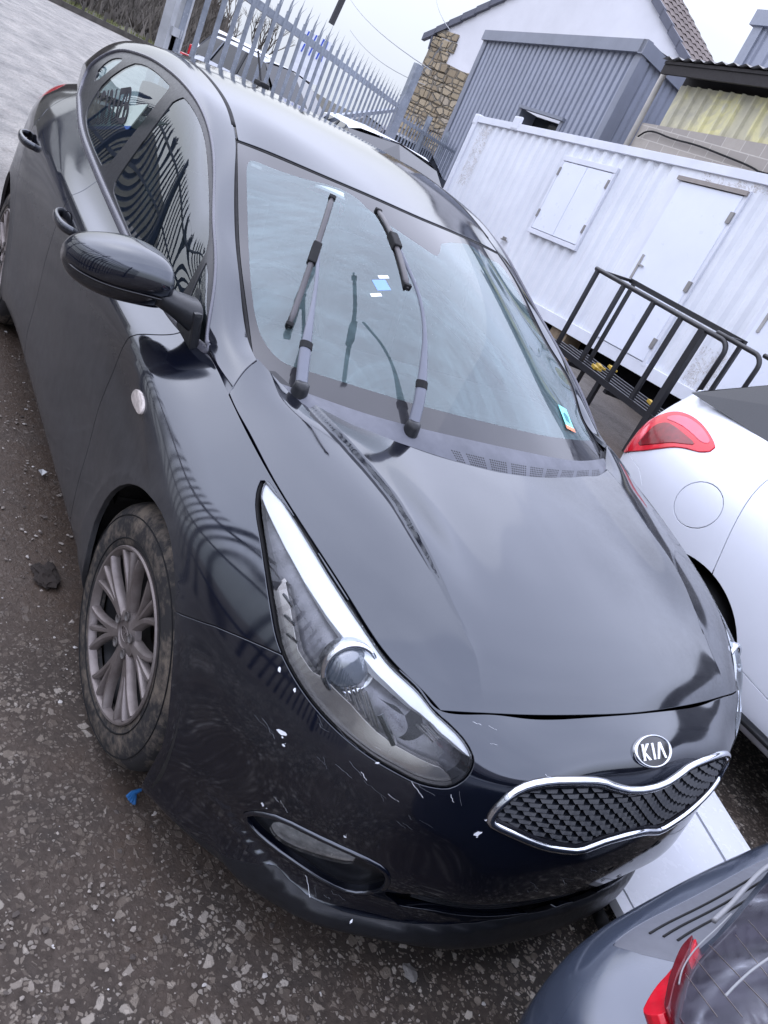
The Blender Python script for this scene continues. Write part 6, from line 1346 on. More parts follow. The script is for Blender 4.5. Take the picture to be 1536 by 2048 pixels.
def block():
    m=newmat('concrete blockwork');b=NB(m);u=b.n('ShaderNodeUVMap');br=b.n('ShaderNodeTexBrick');br.inputs['Color1'].default_value=(.46,.42,.37,1);br.inputs['Color2'].default_value=(.36,.33,.30,1);br.inputs['Mortar'].default_value=(.62,.58,.52,1);br.inputs['Scale'].default_value=1;br.inputs['Mortar Size'].default_value=.008;br.inputs['Brick Width'].default_value=.45;br.inputs['Row Height'].default_value=.225;b.l(u.outputs[0],br.inputs['Vector']);c=coords(b);col=mixc(b,math_(b,'MULTIPLY',noise(b,12,6,.7,c).outputs[0],.6),br.outputs['Color'],(.30,.27,.24));finish(b,col,.9,0,noise(b,50,4,.7,c).outputs[0],.5,.01,.2);return m
V=[AW(a,dn,z)-ORG for a,z1 in((12.06,3.66),(5.5,4.02)) for dn in(2.92,3.1) for z in(-.2,z1)];
b=mesh('block_wall',V,[(0,4,5,1),(1,5,7,3),(0,1,3,2),(4,6,7,5)],block(),ln_,uv=[(0,0),(0,3.86),(.15,0),(.15,3.86),(6.56,0),(6.56,4.22),(6.7,0),(6.7,4.22)])
b=B();b.prism([AW(11.9,2.62,4.60)-ORG,AW(6.0,2.62,4.80)-ORG,AW(6.0,2.62,4.62)-ORG,AW(11.9,2.62,4.44)-ORG],-N_*.05);b.prism([AW(11.9,2.6,4.60)-ORG,AW(11.9,4.6,4.9)-ORG,AW(6.0,4.6,5.1)-ORG,AW(6.0,2.6,4.80)-ORG],(0,0,.05));b.add([AW(11.9,3.2,4.2)-ORG,AW(11.9,3.2,4.9)-ORG,AW(6,3.2,5.1)-ORG,AW(6,3.2,4.3)-ORG],[(0,1,2,3)]);b.build('lean_to_roof',mat('dark roof lining',(.025,.022,.022),.8),ln_)
V=[];n=22
for i in range(n*2+1):
    a=11.95-i*.138;V+=[AW(a,2.55,4.66+(11.9-a)*.034+(.05 if i%2 else 0))-ORG,AW(a,4.7,4.98+(11.9-a)*.034+(.05 if i%2 else 0))-ORG]
mesh('roof_sheets',V,[(2*i,2*i+1,2*i+3,2*i+2) for i in range(n*2)],mat('weathered roof sheet',(.23,.22,.21),.7,var=.25,scale=3),ln_)
b=B();b.tube([AW(12.02,2.84,4.62)-ORG,AW(12.10,2.86,4.5)-ORG,AW(12.10,2.86,2.2)-ORG],.055,12);b.build('downpipe',mat('dirty white pipe',(.55,.52,.47),.4,var=.12,scale=3),ln_,smooth=True)
pts=[AW(a,2.86,z)-ORG for a,z in((11.9,3.40),(11.75,3.53),(11.5,3.56),(11.0,3.52),(10.3,3.54),(9.6,3.50),(8.9,3.46),(8.6,3.4),(7.0,3.6))]
b=B();b.tube([tuple(x) for x in chaikin(np.array([tuple(p) for p in pts]),2,False)],.016,6);cb=b.build('cable',RUBBER,None);cb.location=ORG;tag(cb,'black cable clipped loosely along the block wall above the container','cable')
# ---- second clad building, far right
b=B();cl=thing('clad_building','tall blue grey clad building at the right edge behind the lean-to','building',tuple(ORG))
V=[];prof=[]
for i in range(26):
    s=16.45-i*.42;prof+=[(s,0),(s-.28,0),(s-.32,.05),(s-.39,.05)]
for a,d_ in prof:V+=[AW(a,8+d_,0)-ORG,AW(a,8+d_,7.45)-ORG]
mesh('cladding',V,[(2*i,2*i+1,2*i+3,2*i+2) for i in range(len(prof)-1)],GREY,cl)
b=B();slabw(b,5.4,16.75,-.12,.1,7.4,7.75,8.);slabw(b,16.3,16.62,-.06,.12,0,7.4,8.);slabw(b,5.4,16.5,.12,6,0,7.4,8.);b.build('flashing',mat('pale grey flashing',(.26,.28,.33),.4,var=.06),cl)
# ---- black steel stillage
FR=mat('black painted steel rack',(.014,.014,.017),.38,spec=.6,var=.25,scale=10,bs=.1,bscale=80)
rk=thing('steel_rack','black tubular steel rack standing in front of the white container','rack',(0,0,0))
def RP(a,k,z):p=E_*a+N_*(-4.1737-k);return Vector((p.x,p.y,z))
for a in(5.21,4.74,4.25,3.84):
    b=B();b.beam(RP(a,0,.38),RP(a,0,1.27),.038,.038);b.build('upright',FR,rk)
b=B();b.beam(RP(3.53,0,0),RP(3.53,0,1.26),.065,.065);b.build('post',FR,rk)
b=B();b.beam(RP(4.33,0,-.01),RP(4.33,0,.40),.045,.045);b.build('leg',FR,rk);b=B();b.beam(RP(5.3,0,-.01),RP(5.3,0,.40),.045,.045);b.build('leg',FR,rk)
def loop(a_s,a_e,k,z,zb,r_,name):
    pts=[RP(a_s,k,z)]+[RP(a_e+.10-.10*math.sin(t),k,z-.10+.10*math.cos(t)) for t in np.linspace(0,math.pi/2,7)]+[RP(a_e,k,zb)]
    b=B();b.tube(pts,r_,10);return b.build(name,FR,rk,smooth=True)
loop(5.25,3.20,0,1.27,.38,.023,'top_rail');loop(3.40,2.84,.02,1.30,.38,.021,'top_rail');loop(3.2,2.2,.45,1.30,.3,.021,'top_rail')
b=B();b.beam(RP(5.16,.42,1.31),RP(3.42,.42,1.31),.035,.05);b.beam(RP(5.16,0,1.27),RP(5.16,.42,1.31),.03,.03);b.beam(RP(3.46,0,1.27),RP(3.46,.42,1.31),.03,.03);b.build('back_rail',FR,rk)
for a in(5.1,3.45):
    b=B();b.beam(RP(a,.42,0),RP(a,.42,1.30),.035,.035);b.build('upright',FR,rk)
STR=mat('worn edge steel',(.10,.10,.11),.35,metal=.5,spec=.6)
for i,k in enumerate((0,.16,.34,.52,.72)):
    b=B();b.beam(RP(5.65,k,.39-.01*i),RP(3.0,k,.39-.01*i),.05,.06);b.build('deck_beam',FR,rk)
    b=B();b.beam(RP(5.6,k-.026,.422-.01*i),RP(3.05,k-.026,.422-.01*i),.006,.004);b.build('beam_edge',STR,rk)
for a in(5.5,4.9,4.2,3.4):
    b=B();b.beam(RP(a,0,.33),RP(a,.75,.31),.045,.04);b.build('cross_beam',FR,rk)
for i,(a,k,z) in enumerate(((4.75,.30,.43),(4.60,.12,.43),(3.90,.35,.43),(4.9,.6,.43))):
    b=B();p=RP(a,k,z);b.beam(p,p+E_*.07+Vector((0,0,.012)),.05,.03);b.beam(p,p+N_*-.06,.03,.02);o=b.build('timber_offcut' if i!=2 else 'yellow_clip',mat('yellow plastic clip',(.50,.33,.05),.5,var=.2) ,None)
    tag(o,['yellow clip on the rack deck behind the second upright','yellow clip nearest the black car on the rack deck','yellow clip beside the thick rack post','yellow clip at the back of the rack deck'][i],'clip');o.name='yellow_clip'
for i,(a0,a1,k) in enumerate(((5.9,5.0,.05),(6.0,4.95,.2))):
    b=B();b.beam(RP(a0,k,.30+.0*i),RP(a1,k,.33),.09,.025);o=b.build('timber_board',mat('raw timber',(.36,.24,.13),.7,var=.2,scale=15));tag(o,['pale timber board under the rack deck, nearer the black car','pale timber board under the rack deck, nearer the container'][i],'board')
# ---- palisade fences
def galv():
    m=newmat('weathered galvanised steel');b=NB(m);c=coords(b);n1=noise(b,6,6,.7,c);n2=noise(b,40,4,.7,c)
    col=ramp(b,n1.outputs[0],[(.3,(.17,.19,.22)),(.7,(.33,.36,.41))]).outputs[0];col=mixc(b,ramp(b,n2.outputs[0],[(.6,0.),(.7,.6)]).outputs[0],col,(.55,.58,.62));finish(b,col,.45,.35,n2.outputs[0],.1,.003,.5);return m
GALV=galv();BLUE=mat('dark blue fence paint',(.012,.022,.060),.4,var=.2,scale=3)
def pale_mesh(name,h,m,w=.068):
    "W-section pale with a splayed triple point; faces +y"
    xs=[-w/2,-w/4,0,w/4,w/2];ys=[.016,0,.012,0,.016];t=.003;V=[];F=[]
    for z in(0,h-.17):V+=[(x,y,z) for x,y in zip(xs,ys)]
    for z in(0,h-.17):V+=[(x,y+t,z) for x,y in zip(xs,ys)]
    for k in(0,10):F+=[(k+i,k+i+1,k+5+i+1,k+5+i) for i in range(4)]
    F+=[(0,5,15,10),(4,14,19,9)]
    for s_,x0,x1,lean,hh in((-1,-w/2,-w/4,-.045,.12),(0,-w/4,w/4,0,.17),(1,w/4,w/2,.045,.12)):
        k=len(V);zz=h-.17;V+=[(x0,.010,zz),(x1,.004 if s_ else .010,zz),((x0+x1)/2+lean*.35,.004,zz+hh*.6),((x0+x1)/2+lean,-.02*abs(s_),zz+hh),(x0*.9+lean*.2,.006,zz+hh*.45),(x1*.9+lean*.2,.006,zz+hh*.45)]
        F+=[(k,k+1,k+5,k+4),(k+4,k+5,k+3)]
    me=bpy.data.meshes.new(name);me.from_pydata(V,[],F);me.materials.append(m);me.update();return me
def fence(label,P0,P1,z0,h,pitch,m,posts,rails,name='palisade_fence',zs=0.,brace=None,lbl2=None):
    P0,P1=Vector(P0),Vector(P1);d_=(P1-P0);L_=d_.length;u_=d_.normalized();ang=math.atan2(u_.y,u_.x)
    t=thing(name,label,'gate' if 'gate' in name else 'fence',tuple(P0)+(0,) if len(P0)==2 else tuple(P0),ang)
    me=pale_mesh('pale',h,m);n=int(L_/pitch)
    for i in range(n):
        o=bpy.data.objects.new('pale',me);link(o,t);x=(i+.5)*L_/n;o.location=(x,-.03,z0+zs*x)
    for zr in rails:
        b=B();b.beam((0,.01,zr),(L_,.01,zr+zs*L_),.045,.06);b.build('rail',m,t)
    for x in posts:
        b=B();b.box((x,.06,(z0+h)/2+zs*x/2-.1),(.10,.10,h+z0+.35));b.build('post',m,t)
    if brace:
        b=B();b.beam(brace[0],brace[1],.05,.05);b.build('brace',m,t)
    return t
Apt=Vector((-5.32,.85,0));Bpt=Vector((-10.92,5.61,0));dirg=(Bpt-Apt).normalized();St=Apt-dirg*1.2
Lg=(Bpt-St).length
gt=fence('galvanised palisade gate leaf with spiked pales behind the black car roof',St,Bpt-dirg*.15,.14,2.05,.255,GALV,[],[1.93,.45],name='palisade_gate',brace=((Lg-3.6,.05,1.42),(Lg-.2,.05,1.86)))
b=B();b.beam((.0,.02,.1),(.0,.02,2.25),.06,.07);b.beam((.19,.02,.1),(.19,.02,2.25),.06,.06);b.beam((0,.0,1.31),(.19,.0,1.31),.05,.05);b.beam((0,.0,1.50),(.19,.0,1.50),.05,.05);b.build('lock_box_frame',mat('galvanised frame, pale',(.42,.43,.44),.45,metal=.3,var=.15),gt)
b=B();b.box((.095,.03,1.405),(.15,.03,.15));b.build('lock_opening',VOID,gt)
po=B();po.box((0,0,1.28),(.13,.13,2.66),bev=.006);po.box((-.085,0,1.9),(.05,.06,.10));o=po.build('gate_post',GALV);o.location=Bpt;tag(o,'tall square galvanised gate post where the gate meets the lower fence','post')
fence('lower run of grey palisade fence beyond the gate post, by the stone wall',Bpt+dirg*.15,Vector((-17.6,11.5,0)),.05,2.0,.33,GALV,[3.2,6.4],[1.80,.4],name='palisade_fence')
# a matching fence runs along the near side; it is what the flank and windows mirror
FN=fence('dark blue palisade fence along the near side of the yard','(x)' and Vector((-11.5,-3.1,0)),Vector((4.2,-3.5,0)),.05,2.75,.20,BLUE,[0,2.75,5.5,8.25,11,13.75],[.45,1.45,2.35],name='palisade_fence')
# ---- bare trees
def bare_tree(name,label,loc,h,seed,m,group=None,spread=.5,depth=5):
    r_=random.Random(seed);t=thing(name,label,'tree',loc,0,group);tr=B();tw=B()
    def grow(p,d_,ln,rad,lv):
        q=p+d_*ln;mid=(p+q)/2+Vector((r_.uniform(-1,1),r_.uniform(-1,1),0))*ln*.06
        (tr if lv<2 else tw).tube([p,mid,q],[rad,rad*.85,rad*.68],6 if lv<2 else 3,caps=False)
        if lv>=depth:return
        for _ in range(3 if lv<depth-1 else 4):
            a=r_.uniform(0,6.28);s_=r_.uniform(.35,.8)*spread*1.6;nd=(d_+Vector((math.cos(a)*s_,math.sin(a)*s_,r_.uniform(.0,.35)))).normalized();grow(p+(q-p)*r_.uniform(.55,1.0),nd,ln*r_.uniform(.58,.80),rad*.55,lv+1)
    grow(Vector((0,0,0)),Vector((0,0,1)),h*.30,h*.022,0);tr.build('trunk',m,t);tw.build('crown',m,t);return t
BARK=mat('bare twig bark',(.085,.072,.060),.9,var=.3)
def pol(a,d_):p=CB+dz(a)*d_;return (p.x,p.y,0)
bare_tree('bare_tree','bare winter tree behind the gate, left one against the hill',pol(161.8,40),5.2,3,BARK,None)
bare_tree('bare_tree','bare winter tree behind the gate, right one against the sky',pol(159.9,34),4.6,8,BARK,None)
bare_tree('bare_tree','large bare tree beyond the blue fence on the near side',(1.5,-15,0),8.5,21,BARK,None)
bare_tree('bare_tree','second bare tree beyond the blue fence, further back',(-7.5,-19,0),7.5,33,BARK,None)
# ---- other vehicles
def carnet(L_,W_,H_,wb,ro,zb):
    w=W_/2;f_=wb+(L_-wb-ro);x=lambda s:s
    lv=lambda xo,yo:[(xo[0],yo[0],zb),(xo[1],yo[1],zb-.10),(xo[2],yo[2],zb-.24),(xo[3],yo[3],zb-.42),(xo[3],yo[3]-.005,.55),(xo[2],yo[2],.38),(xo[1],yo[1],.27),(xo[1],yo[1]-.18,.22)]
    st=[]
    def S_(x_,y_,ins=(.17,.09,.02,0),dx=0.):
        o=[]
        for k,z in enumerate((zb,zb-.10,zb-.24,zb-.42,.56,.38,.28,.22)):
            i_=[ins[0],ins[1],ins[2],ins[3],.004,.018,.04,.2][k];o.append((x_+dx*i_,max(0,y_-i_) if y_>0 else 0,z))
        return o
    rows=[S_(-ro-.02,0,dx=1),S_(-ro+.0,w*.50,(.02,.01,.0,0),dx=4),S_(-ro+.13,w*.84,(.10,.05,.01,0),dx=1.4),S_(-ro+.36,w*.975,dx=.5),S_(-.1,w),S_(.45,w*1.0),S_(wb*.5,w),S_(wb*.8,w),S_(wb+.1,w*.985,(.16,.09,.02,0)),S_(f_-.35,w*.90,(.14,.09,.03,0),dx=-.6),S_(f_-.08,w*.55,(.06,.04,.01,0),dx=-3),S_(f_,0,dx=-1)]
    # bonnet falls away to the front
    R_=[]
    for r0 in rows:
        o=[]
        for k,(x_,y_,z) in enumerate(r0):
            drop=max(0,(x_-(wb*.80)))/(f_-wb*.8)*.34 if k<4 else 0;o.append((x_,y_,z-drop*(1-k*.22)))
        R_.append(o)
    return R_
def other_car(label,loc,rz,col,L_=3.95,W_=1.69,H_=1.47,wb=2.45,ro=.70,zb=1.16,step=.05,group=None,fine=False,name='parked_car',dark=(.016,.018,.022)):
    R_=carnet(L_,W_,H_,wb,ro,zb);s=Surf([[(x,-y,z) for x,y,z in r0] for r0 in R_]);t=thing(name,label,'car',loc,rz,group);f_=L_-ro
    pm=mat('paint %s'%(str(col)),col,.22,spec=.6,var=.04,scale=2);gl=mat('car glass dark',dark,.06,spec=.6,ior=1.5)
    p=Patch(s,0,s.u1,0,s.v1,step);n_=s.normal(np.array([s.u1*.5]),np.array([s.v1*.4]))[0];p.flip=1. if n_[1]<0 else -1.
    def xz(cx,r0,k=26):
        out=[];us=np.linspace(0,s.u1,300)
        return None
    # wheel openings by true distance from the axle line
    P_=s(p.uv[:,0],p.uv[:,1])
    keep=[]
    for cx in(0,wb):
        ph=np.hypot(P_[:,0]-cx,P_[:,2]-.30)-.362
        for k,f0 in enumerate(p.F):pass
        new={};F2=[];L2=[];uv=[tuple(q) for q in p.uv];g=list(ph)
        for f0,lb in zip(p.F,p.lab):
            sg=[g[i]>0 for i in f0]
            if all(sg):F2.append(f0);L2.append(lb);continue
            if not any(sg):continue
            loop_=[];n=len(f0)
            for k in range(n):
                a,b_=f0[k],f0[(k+1)%n]
                if sg[k]:loop_.append(a)
                if sg[k]!=sg[(k+1)%n]:
                    key=(min(a,b_),max(a,b_))
                    if key not in new:
                        tt=g[key[0]]/(g[key[0]]-g[key[1]]);A=np.array(uv[key[0]]);Q=np.array(uv[key[1]]);new[key]=len(uv);uv.append(tuple(A+(Q-A)*tt));g.append(0.)
                    loop_.append(new[key])
            if len(loop_)>=3:F2.append(tuple(loop_));L2.append(lb)
        p.uv=np.array(uv);p.F=F2;p.lab=L2;P_=s(p.uv[:,0],p.uv[:,1])
    if fine:
        for nm_,g_,bit in(('w_tail',.0020,1),('w_cap',.0030,2),('w_door',.0032,4),('w_bump',.0018,8)):p.seam(T[nm_],g_,bit,1)
    sel_=lambda fn:[f0 for f0,l in zip(p.F,p.lab) if fn(l)]
    for sd in(-1,1):
        panel('body_side',p,sel_(lambda l:not l&15) if fine else p.F,pm,t,sd,.012)
        if fine:
            tl=panel('tail_lamp',p,sel_(lambda l:bool(l&1)),WRED,t,sd,.02,.006)
            q2=Patch(s,.55,1.15,.04,.42,.008);q2.flip=p.flip;r2=region(q2,T['w_lin'],1);panel('lamp_inner_segment',q2,[f0 for f0,k in zip(q2.F,r2) if k],mat('dark red lamp segment',(.20,.004,.010),.10,spec=.9,var=.3,scale=30),tl,sd,.004,.0085,True)
            q2=Patch(s,.55,1.15,.04,.42,.008);q2.flip=p.flip;r2=region(q2,T['w_lhi'],1);panel('lamp_upper_band',q2,[f0 for f0,k in zip(q2.F,r2) if k],mat('rose lamp band',(.78,.10,.16),.10,spec=.9,var=.15,scale=12),tl,sd,.004,.0082,True)
            panel('fuel_flap',p,sel_(lambda l:bool(l&2)),pm,t,sd,.01,.0);panel('rear_door',p,sel_(lambda l:bool(l&4)),pm,t,sd,.012,.0);panel('rear_bumper',p,sel_(lambda l:bool(l&8)),pm,t,sd,.012,.0)
    # cabin: glass band and roof
    w=W_/2;xb=[-ro+.22,-ro+.75,wb*.35,wb*.62,wb*.80];xr=[-ro+.50,-ro+.85,wb*.34,wb*.48,wb*.55];V=[];F=[]
    zbk=[zb,zb,zb-.01,zb-.04,zb-.10]
    for i in range(5):
        V+=[(xb[i],-(w-.175),zbk[i]),(xr[i],-(w-.30),H_-.07-(.02 if i in(0,4) else 0)),(xr[i],-(w-.42),H_-.02-(.02 if i in(0,4) else 0)),(xr[i]+(.10 if i==4 else(-.04 if i==0 else 0)),0,H_)]
    n=4
    G_=[];RF=[]
    for i in range(4):
        G_.append((i*n,(i+1)*n,(i+1)*n+1,i*n+1));RF+=[(i*n+1,(i+1)*n+1,(i+1)*n+2,i*n+2),(i*n+2,(i+1)*n+2,(i+1)*n+3,i*n+3)]
    Vb=np.array(V);
    def both(F_,m_,nm,sm=False,extra=None):
        V2=np.concatenate([Vb,Vb*[1,-1,1]]);F2=F_+[tuple(j+len(Vb) for j in f0[::-1]) for f0 in F_]+(extra or []);o=mesh(nm,V2,F2,m_,t);return o
    k=len(Vb)
    both(G_,gl,'side_glass');both(RF,pm,'roof')
    b=B();b.add([(xb[0]-.02,-(w-.2),zb),(xb[0]-.02,w-.2,zb),(xr[0],w-.30,H_-.09),(xr[0]-.05,0,H_-.02),(xr[0],-(w-.30),H_-.09)],[(0,1,2,3,4)]);b.build('rear_window',gl,t)
    b=B();b.add([(xb[4]+.12,-(w-.2),zbk[4]),(xb[4]+.30,0,zbk[4]-.01),(xb[4]+.12,w-.2,zbk[4]),(xr[4],w-.30,H_-.09),(xr[4]+.10,0,H_-.01),(xr[4],-(w-.30),H_-.09)],[(0,1,4,5),(1,2,3,4)]);b.build('windscreen',gl,t)
    b=B();us=np.linspace(0,s.u1,60);Q=s(us,np.zeros(60));V=[tuple(q) for q in Q]+[tuple(q*[1,-1,1]) for q in Q];b.add(V,[(i,i+1,60+i+1,60+i) for i in range(59)]);b.build('deck_and_bonnet',pm,t)
    for sd in(-1,1):
        for i,nm in((1,'pillar'),(2,'pillar')):
            b=B();b.beam((xb[i],sd*(w-.17),zbk[i]),(xr[i],sd*(w-.295),H_-.08),.07 if i==1 else .05,.02);b.build(nm,pm if i==1 else TRIM,t)
    for cx in(0,wb):
        for sd in(-1,1):
            wh=bpy.data.objects.new('wheel',None);link(wh,t);wh.location=(cx,sd*(w-.12),.30)
            fn=lambda rr,a,h,sd=sd:(rr*math.cos(a),h*sd,rr*math.sin(a));b=B();b.lathe([(.19,.075),(.25,.09),(.292,.075),(.30,.05),(.30,-.09)],32,fn);b.build('tyre',RUBBER,wh,smooth=True);b=B();b.lathe([(.195,.07),(.185,.055),(.06,.06),(.001,.065)],28,fn);b.build('rim',mat('silver rim',(.32,.32,.33),.35,metal=.6),wh)
            b=B();n=16;V=[]
            for i in range(n+1):
                a=math.pi*i/n
                for y in(.02,.25):V.append((cx+.35*math.cos(a),sd*(w-y),.30+.35*math.sin(a)))
            b.add(V,[(2*i,2*i+1,2*i+3,2*i+2) for i in range(n)]);b.build('arch_liner',VOID,t)
    b=B();b.box((wb/2,0,.50),(L_-.5,W_-.45,.60));b.build('underbody',VOID,t)
    if not fine:
        for sd in(-1,1):
            b=B();b.box((-ro+.06,sd*(w-.15),zb-.22),(.14,.16,.26),bev=.04);b.build('tail_lamp',RED,t);b=B();b.box((f_-.22,sd*(w-.24),.68),(.20,.26,.12),bev=.04);b.build('headlamp',mat('clear headlamp block',(.5,.52,.55),.1,spec=.8),t)
    return t
WRED=mat('bright red lamp plastic',(.72,.010,.028),.10,spec=.8,var=.25,scale=14)
WP=(.76,.78,.84)
wc=other_car('white hatchback beside the black car, showing its red tail lamp and round fuel flap','',0,WP,fine=True,step=.025) if 0 else None
wc=other_car('white hatchback beside the black car, its red tail lamp and round fuel flap in view',(-.05,2.21,0),0,WP,L_=4.05,ro=.81,fine=True,step=.022)
b=B()
for sd in(-1,): b.tube([(x,-.845+.015,.305) for x in(.40,2.05)],.03,6,flat=.5)
b.build('sill_strip',TRIM,wc,smooth=True)
other_car('white hatchback mostly hidden behind the black car roof, with a short roof aerial',(-7.9,3.55,0),math.radians(-14),(.74,.76,.80),H_=1.49,step=.09)
b=B()
other_car('silver car parked beyond the palisade gate, seen through its pales',(-14.9,4.3,0),math.radians(20),(.30,.32,.36),H_=1.72,W_=1.8,L_=4.4,zb=1.25,step=.12)
other_car('dark grey car parked beyond the gate, nearer the gate post',(-15.2,7.6,0),math.radians(100),(.035,.04,.05),H_=1.62,W_=1.8,L_=4.3,zb=1.15,step=.12)
other_car('white van-like car far behind the gate, at its left end',(-23.,6.5,0),math.radians(70),(.70,.72,.74),H_=1.9,W_=1.9,L_=4.6,zb=1.35,step=.12)
# red barrels by the fence
b=B();b.lathe([(.001,.62),(.15,.62),(.17,.58),(.17,.02),(.15,0)],20,lambda r_,a,h:(r_*math.cos(a),r_*math.sin(a),h));o=b.build('gas_cylinder',mat('red painted steel',(.55,.02,.02),.4),None,smooth=True);o.location=GP['red'];tag(o,'red canister standing behind the fence beside the stone wall','canister')
# pole, wires, notice
o=B();p0=Vector(pol(156.15,30));o.tube([p0,p0+Vector((.12,0,2.95))],.10,8);q=o.build('utility_pole',mat('dark timber pole',(.07,.05,.04),.85,var=.3));tag(q,'short dark brown timber post rising behind the gate','pole')
o=B();p1=Vector(pol(156.0,60));o.tube([p1+Vector((0,0,0)),p1+Vector((0,0,5.0))],.02,4);o.tube([p1+Vector((0,0,5.7)),p1+Vector((.3,.2,9.0))],.22,8);q=o.build('telegraph_pole',mat('dark grey pole',(.05,.05,.055),.7));tag(q,'dark pole top hanging above the gate against the sky','pole')
def wire(label,a0,e0,d0,a1,e1,d1,sag=.3,r_=.012):
    P=Vector(pol(a0,d0))+Vector((0,0,_C[2]+d0*math.tan(math.radians(e0))));Q=Vector(pol(a1,d1))+Vector((0,0,_C[2]+d1*math.tan(math.radians(e1))))
    b=B();b.tube([P.lerp(Q,t)-Vector((0,0,sag*4*t*(1-t))) for t in np.linspace(0,1,13)],r_,4);tag(b.build('wire',mat('grey overhead wire',(.20,.21,.23),.6)),label,'wire')
for L_ in WIRES: wire(*L_)
sg=thing('notice_board','white notice board with two rows of blue lettering beyond the gate','sign',(0,0,0))
c_=Vector(pol(156.45,20))+Vector((0,0,_C[2]+20*math.tan(math.radians(1.75))));xd_=dz(156.45-90);b=B();b.prism([c_-xd_*.32+Vector((0,0,-.45)),c_+xd_*.32+Vector((0,0,-.45)),c_+xd_*.32+Vector((0,0,.45)),c_-xd_*.32+Vector((0,0,.45))],dz(156.45)*.03);b.tube([c_+dz(156)*.06+Vector((0,0,-3)),c_+dz(156)*.06],.03,6);b.build('board',mat('white notice face',(.78,.80,.84),.5),sg)
BLT=mat('blue notice lettering',(.04,.10,.55),.5)
for r0 in range(2):
    for k in range(6):
        if k==3:continue
        x=-.26+k*.088;z=.28-r0*.26;b=B();p=c_+xd_*x+Vector((0,0,z))-dz(156.45)*.006;b.prism([p,p+xd_*.055,p+xd_*.055+Vector((0,0,.17)),p+Vector((0,0,.17))] if k%2 else [p,p+xd_*.03,p+xd_*.055+Vector((0,0,.17)),p+xd_*.02+Vector((0,0,.17))],-dz(156.45)*.004);b.build('letter',BLT,sg)
# ---- loose white panel between the cars
wp=thing('body_panel','loose white body panel lying between the black bumper and the grey car','car panel',(0,0,0))
W1,W2,W3,W4=[Vector(p) for p in WPAN];up=Vector((0,0,1))
def lerp2(s_,t_):return W1.lerp(W2,s_).lerp(W4.lerp(W3,s_),t_)
V=[];nn_=14
for i in range(nn_+1):
    for j in range(nn_+1):
        s_,t_=i/nn_,j/nn_;q=lerp2(s_,t_);V.append(q+up*(.045*math.sin(math.pi*min(1,max(0,s_*1.0)))*.6+.02*math.sin(math.pi*t_)))
def strip(s0,s1,nm,dz_=0.,m_=None):
    V=[];n=20
    for i in range(n+1):
        for j in range(n+1):
            s_=s0+(s1-s0)*i/n;t_=j/n;V.append(lerp2(s_,t_)+up*(dz_+.018*math.sin(math.pi*s_)))
    V2=[v-up*.03 for v in V];F=[(i*(n+1)+j,(i+1)*(n+1)+j,(i+1)*(n+1)+j+1,i*(n+1)+j+1) for i in range(n) for j in range(n)];k=len(V);F+=[tuple(q+k for q in f0[::-1]) for f0 in F]
    e=[i*(n+1) for i in range(n+1)];F+=[(e[i],e[i+1],e[i+1]+k,e[i]+k) for i in range(n)];e=[i*(n+1)+n for i in range(n+1)];F+=[(e[i+1],e[i],e[i]+k,e[i+1]+k) for i in range(n)]
    F+=[(j+1,j,j+k,j+1+k) for j in range(n)];q0=n*(n+1);F+=[(q0+j,q0+j+1,q0+j+1+k,q0+j+k) for j in range(n)]
    o=mesh(nm,V+V2,F,m_,wp);smooth_angle(o,40);return o
WPM=mat('white car paint panel',WP,.25,spec=.6,var=.03)
strip(0.,.055,'edge_strip',0,WPM);strip(.062,.74,'main_skin',.002,WPM);strip(.752,1.0,'raised_edge',.006,WPM)
b=B()
for k in range(12):
    a=k*.5;p=Vector(GP['tyrebit'])+Vector((.09*math.cos(a),.09*math.sin(a),.05));b.tube([p,p+Vector((.05*math.cos(a+1),.05*math.sin(a+1),.02))],.02,6)
tag(b.build('rubber_hose',RUBBER,None,smooth=True),'crumpled black rubber piece beside the loose white panel','rubber piece')
# ---- grey car in the near corner
gc=thing('grey_hatchback','blue grey hatchback rear corner with a ribbed bumper ledge at the bottom right','car',(0,0,0))
GP_=mat('blue grey car paint',(.055,.068,.100),.16,spec=.8,var=.06,scale=4,metal=.25,ior=1.8);GPL=mat('grey bumper ledge plastic',(.10,.105,.125),.4,spec=.5,var=.1,scale=20,bs=.08,bscale=400)
NET=[   # rear centre -> right corner -> flank ; levels ledge inner, ledge outer, down the bumper
[(1.135,.95,.725),(1.075,.97,.690),(1.030,.98,.640),(1.03,.98,.52),(1.05,.98,.38),(1.09,.97,.25),(1.2,.95,.2)],
[(1.115,.40,.730),(1.060,.41,.695),(1.005,.42,.640),(1.005,.42,.52),(1.03,.42,.38),(1.08,.42,.25),(1.2,.42,.2)],
[(1.125,.05,.730),(1.070,.05,.695),(1.018,.04,.640),(1.02,.04,.52),(1.045,.04,.38),(1.09,.04,.25),(1.2,.04,.2)],
[(1.150,-.22,.728),(1.092,-.25,.692),(1.045,-.28,.638),(1.048,-.28,.52),(1.07,-.28,.38),(1.11,-.27,.25),(1.2,-.25,.2)],
[(1.195,-.44,.722),(1.135,-.50,.680),(1.100,-.52,.615),(1.10,-.525,.50),(1.12,-.51,.37),(1.16,-.49,.25),(1.25,-.44,.2)],
[(1.32,-.58,.73),(1.270,-.625,.68),(1.235,-.640,.60),(1.24,-.640,.49),(1.26,-.63,.36),(1.29,-.60,.25),(1.36,-.52,.2)],
[(1.60,-.66,.76),(1.60,-.70,.69),(1.60,-.715,.60),(1.6,-.71,.49),(1.6,-.70,.36),(1.6,-.67,.25),(1.6,-.58,.2)]]
